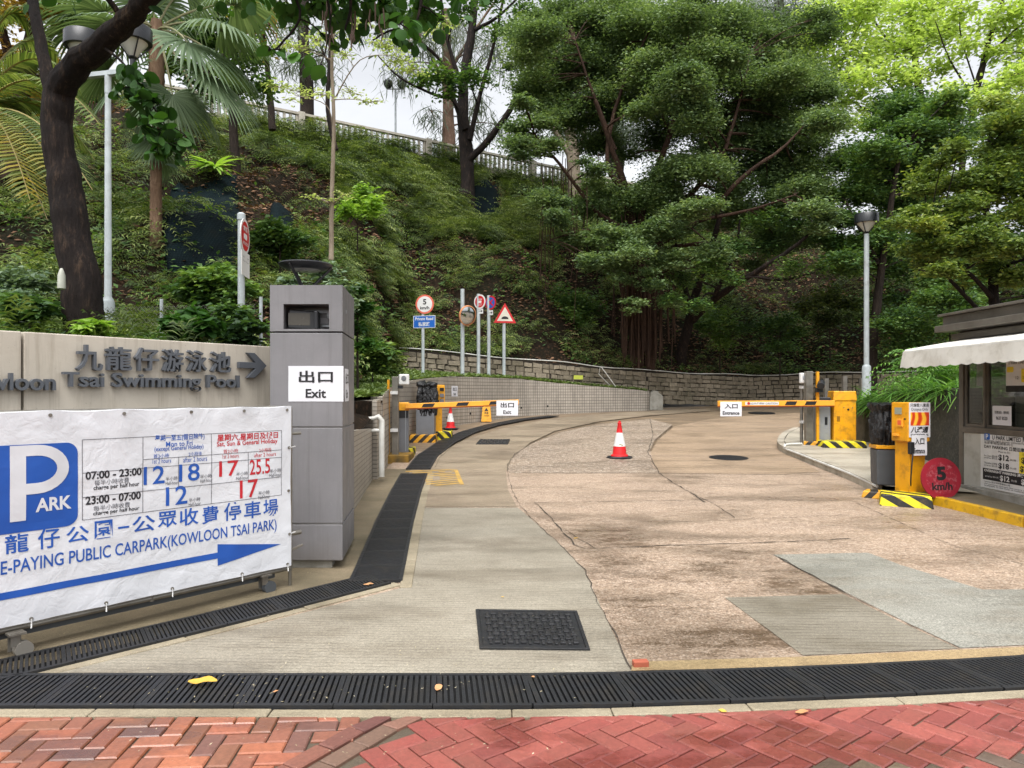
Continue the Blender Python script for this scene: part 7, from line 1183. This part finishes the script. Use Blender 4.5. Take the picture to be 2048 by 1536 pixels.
b = MB(); b.tube([(AX + .02, ay1, 2.15), (AX + .02, ay0, 2.15)], .022, 8); [b.tube([(AX + .02, y, 2.15), (KX - .02, y, 2.2)], .018, 6) for y in (ay1 - .1, ay0 + .3)]; b.build('rods', M_white, aw); b = MB(); b.prism(rect(-.04, 2.33, KL, 2.42), fk, .014, .1); b.build('roller_case', M_al, aw, bevel=.01)
# price board and papers on the kiosk
def ku(px): return KP.s(px)
pb_ = thing('price_board', fk(1.2, .33, .01), 'white parking price board with yellow and black bands on the kiosk wall', 'price board'); U0, U1 = ku(1963), ku(1963) + 1.5; Z1, Z0 = 1.065, .33; panel(pb_, 'board_sheet', fk, rect(U0, Z0, U1, Z1), M_white, .003, .012); H_ = Z1 - Z0; wB = U1 - U0
panel(pb_, 'yellow_band', fk, rect(U0 + .74, Z0 + .36 * H_, U1 - .05, Z1 - .28 * H_), pm('print_yellow', L(226, 206, 50), rough=.5), .012, .014); panel(pb_, 'black_band', fk, rect(U0 + .05, Z0 + .15 * H_, U1 - .03, Z0 + .355 * H_), M_ink, .012, .014); panel(pb_, 'logo', fk, rrect(U0 + .08, Z1 - .13 * H_, U0 + .19, Z1 - .02 * H_, .015), M_blue, .012, .014)
b = MB(); T = lambda s_, u, v, w, h, bo=.0, l_=.0155: b.text(s_, fk, U0 + u + w / 2, Z0 + v * H_, w, h, l_, bo)
T('U PARK LIMITED 駱浪有限公司', .24, .925, 1.0, .075, .015); T('Privately light goods vehicle/Taxi', .08, .855, .8, .03); T('私家車/輕型貨車/的士', .08, .82, .56, .035); T('DAY PARKING 日間泊車 (07:00 - 23:00)', .08, .745, 1.2, .06, .02); T('Mon to Fri', .36, .68, .22, .025); T('first 2 hours 首2小時', .08, .585, .26, .03); T('per half hour 每半小時', .08, .545, .26, .03); T('$12', .36, .575, .2, .085, .03); T('半小時', .58, .56, .11, .03); T('Thereafter 2小時後', .08, .455, .26, .03); T('per half hour 每半小時', .08, .41, .26, .03); T('$18', .36, .43, .2, .085, .03); T('半小時', .58, .42, .11, .03); T('$17', .78, .575, .22, .085, .03); T('半小時', 1.02, .56, .11, .03); T('$25.5', .76, .43, .27, .085, .03); T('Sat, Sun & GH', .8, .68, .4, .025); T('remarks 請注意時租最後入場', .08, .12, .5, .025); T('All parking charges for every vehicle', .08, .075, .9, .022); T('is payable at the time of collection', .08, .045, .8, .022); b.build('dark_lettering', M_ink, pb_)
b = MB(); T('P', .11, .925, .05, .065, .03); T('OVERNIGHT PARKING 通宵泊車 (23:00 - 07:00)', .08, .315, 1.25, .05, .03); T('per half hour 每半小時', .1, .215, .26, .03); T('$12', .39, .215, .18, .08, .03); T('半小時', .6, .21, .1, .03); T('$17', .78, .215, .18, .08, .03); b.build('white_lettering', M_white, pb_)
nt_ = thing('phone_notice', fk(.9, 1.2, .02), 'small white phone number notice stuck on the kiosk window', 'notice'); u0, u1 = .66, 1.02; fk2 = lambda u, v, w: fk(u, v, w - .026); panel(nt_, 'sheet', fk2, rect(u0, 1.17, u1, 1.42), M_paper, .0, .003); b = MB(); b.text('如需協助 - 請致電', fk2, (u0 + u1) / 2, 1.335, .27, .04, .005, .01); b.text('9637 8520', fk2, (u0 + u1) / 2, 1.26, .22, .045, .005, .02); b.build('lettering', M_ink, nt_)
pp = thing('price_notice', fk(1.2, 1.6, .02), 'price leaflet with yellow marks stuck high on the kiosk window', 'notice'); panel(pp, 'sheet', fk2, rect(.92, 1.6, 1.68, 2.02), M_paper, 0, .003); b = MB(); [b.prism(rrect(u, 1.72 + .13 * (i == 0), u + .12, 1.79 + .13 * (i == 0) + .1 * (i > 0), .015, 3), fk2, .003, .005) for i, u in enumerate((.94, 1.2, 1.42))]; b.build('yellow_mark', pm('marker_yellow', L(232, 206, 40), rough=.5), pp); panel(pp, 'dark_strip', fk2, rect(.92, 1.6, 1.68, 1.68), M_ink, .003, .005); b = MB(); b.text('U PARK LIMITED 駱浪有限公司', fk2, 1.3, 1.965, .66, .04, .007); [b.text(s_, fk2, u, 1.78, .05, .04, .007) for s_, u in (('12', 1.13), ('18', 1.36), ('17', 1.26), ('25', 1.48))]; b.build('lettering', M_ink, pp)
t = thing('window_paper', fk(.4, 1.7, 0), 'blank white sheet fixed inside the narrow kiosk pane', 'notice'); panel(t, 'sheet', fk2, rect(.3, 1.68, .5, 2.06), M_paper, -.02, -.017); panel(t, 'tape', fk2, rect(.44, 1.84, .455, 1.86), M_ink, -.016, -.014); t = thing('window_paper', fk(1, 1.5, -.1), 'pale yellowish sheet behind the sliding kiosk window', 'notice'); panel(t, 'sheet', fk2, rect(.95, 1.1, 1.25, 1.6), pm('dim_paper', L(150, 148, 140), rough=.7), -.1, -.097); panel(t, 'fold', fk2, rect(.95, 1.33, 1.25, 1.34), M_bgrey, -.096, -.094)
# dark planter wall beside the kiosk
k = pm('dark_stone', L(58, 56, 52), L(44, 42, 40), 3, .8, 0, .4, 40, dirt=L(110, 112, 96), dscale=22, damt=.5); b = MB(); PW = Pl((7.75, 15.6), (-.157, -.988)); fw = lambda u, v, w: PW.at(u, v, w)
b.prism([(0, .3), (1.35, .3), (1.35, 1.66), (.9, 1.62), (.5, 1.48), (.2, 1.36), (0, 1.3)], fw, -.22, 0); b.prism([(1.362, .3), (4.4, .3), (4.4, 1.66), (1.362, 1.66)], fw, -.22, 0); tag(b.build('dark_wall', k, bevel=.012), 'blackened stone planter wall between street lamp and kiosk', 'wall')
b = MB(); b.box((7.72, 15.75, .85), (.5, .4, .75), .2, taper=.75); tag(b.build('stone_stub', pm('mossy_stone', L(116, 104, 86), L(84, 76, 60), 6, .85, 0, .5, 30), bevel=.04), 'mossy stone stub at the low end of the dark wall', 'stone'); b = MB(); b.box((9.2, 13.6, 1.0), (2.4, 4.6, 1.0)); struct(b.build('planting_bed', M_soil, bevel=.05))
# ---- fallen leaves and petals
def fallen(px, py, s, mat, label, z=.026, rz=None, group=None):
    x, y = G(px, py); pv, pq = oval(.55, 8, .12, -.03); vs = pv * s + np.array([-.5 * s, 0, 0]); vs[:, 2] += .03 * s * np.sin(vs[:, 0] * 9 / s) + .1 * s * np.abs(pv[:, 1]); o = link('fallen_leaf', mesh_np('fallen_leaf', vs, pq, mat, np.full(len(vs), random.uniform(.3, .9)), True), None, False); o.location = (x, y, g(y) + z); o.rotation_euler = (random.uniform(-.15, .15), random.uniform(-.15, .15), random.uniform(0, 6) if rz is None else rz); tag(o, label, 'leaf', group)
LM_yl = leafmat('yellow_dead_leaf', [Lg(190, 150, 60), Lg(222, 184, 84)], .15, .6, 20); LM_bl = leafmat('tan_dead_leaf', [Lg(170, 120, 80), Lg(200, 152, 108)], .1, .7, 20)
fallen(405, 1378, .15, LM_yl, 'big curled yellow leaf lying on the slotted drain', .04, .1); fallen(877, 1388, .07, LM_bl, 'tan leaf on the slotted drain in front of the exit lane', .035, 1.4); fallen(737, 1176, .08, LM_bl, 'pinkish tan leaf where the two drains meet', .03, .3); fallen(551, 1396, .03, LM_bl, 'tiny brown leaf on the slotted drain beside the big yellow one', .035); fallen(1152, 1078, .05, LM_yl, 'small yellow leaf beside the mossy crack of the drive', .01); fallen(1005, 1197, .03, LM_yl, 'tiny yellow leaf on the exit lane above the square cover', .012); fallen(1445, 1428, .045, LM_yl, 'small yellow leaf on the red bricks by the kerb', .016); fallen(1604, 1432, .07, LM_bl, 'orange brown leaf on the wet red bricks', .02, .2); fallen(1066, 1366, .03, LM_bl, 'small brown leaf on the drain bars nearest the kerb stone', .035); fallen(660, 1130, .1, LM_litter, 'dark curled leaf at the foot of the grey pillar', .02)
n = 420; xs, ys = [], []
while len(xs) < n:
    px, py = random.uniform(120, 1150), random.uniform(1020, 1420) if random.random() < .93 else random.uniform(1440, 1536)
    if random.random() < (1 - abs(px - 620) / 700): x, y = G(px, py); xs.append(x); ys.append(y)
pos = np.array([(x, y, g(y) + (.03 if y < 4.2 else .016)) for x, y in zip(xs, ys)]); v, q, t_ = scatter((np.array([(0, 0, 0), (.5, .16, .05), (1, 0, .1), (.5, -.16, .05)], float), np.array([(0, 1, 2, 3)])), pos, rdir(n, -.05, .15), np.repeat([[0, 0, 1.]], n, 0), RNG.uniform(.008, .022, n), RNG.uniform(0, 1, n)); tag(link('petals', mesh_np('petals', v, q, leafmat('pale_petal', [Lg(150, 138, 108), Lg(196, 186, 160)], .1, .7), t_), None, False), 'pale fallen petals scattered over the drive and drains', 'petals', kind='stuff')
br = MB(); x, y = G(1281, 1334); br.box((x, y, .02), (.09, .05, .04), .1); tag(br.build('loose_brick', pm('broken_brick', L(160, 84, 60), L(140, 72, 52), 12, .8), bevel=.006), 'broken red brick piece at the corner of the drain edging', 'brick')
bpy.data.objects.remove(_tob) if _tob else None
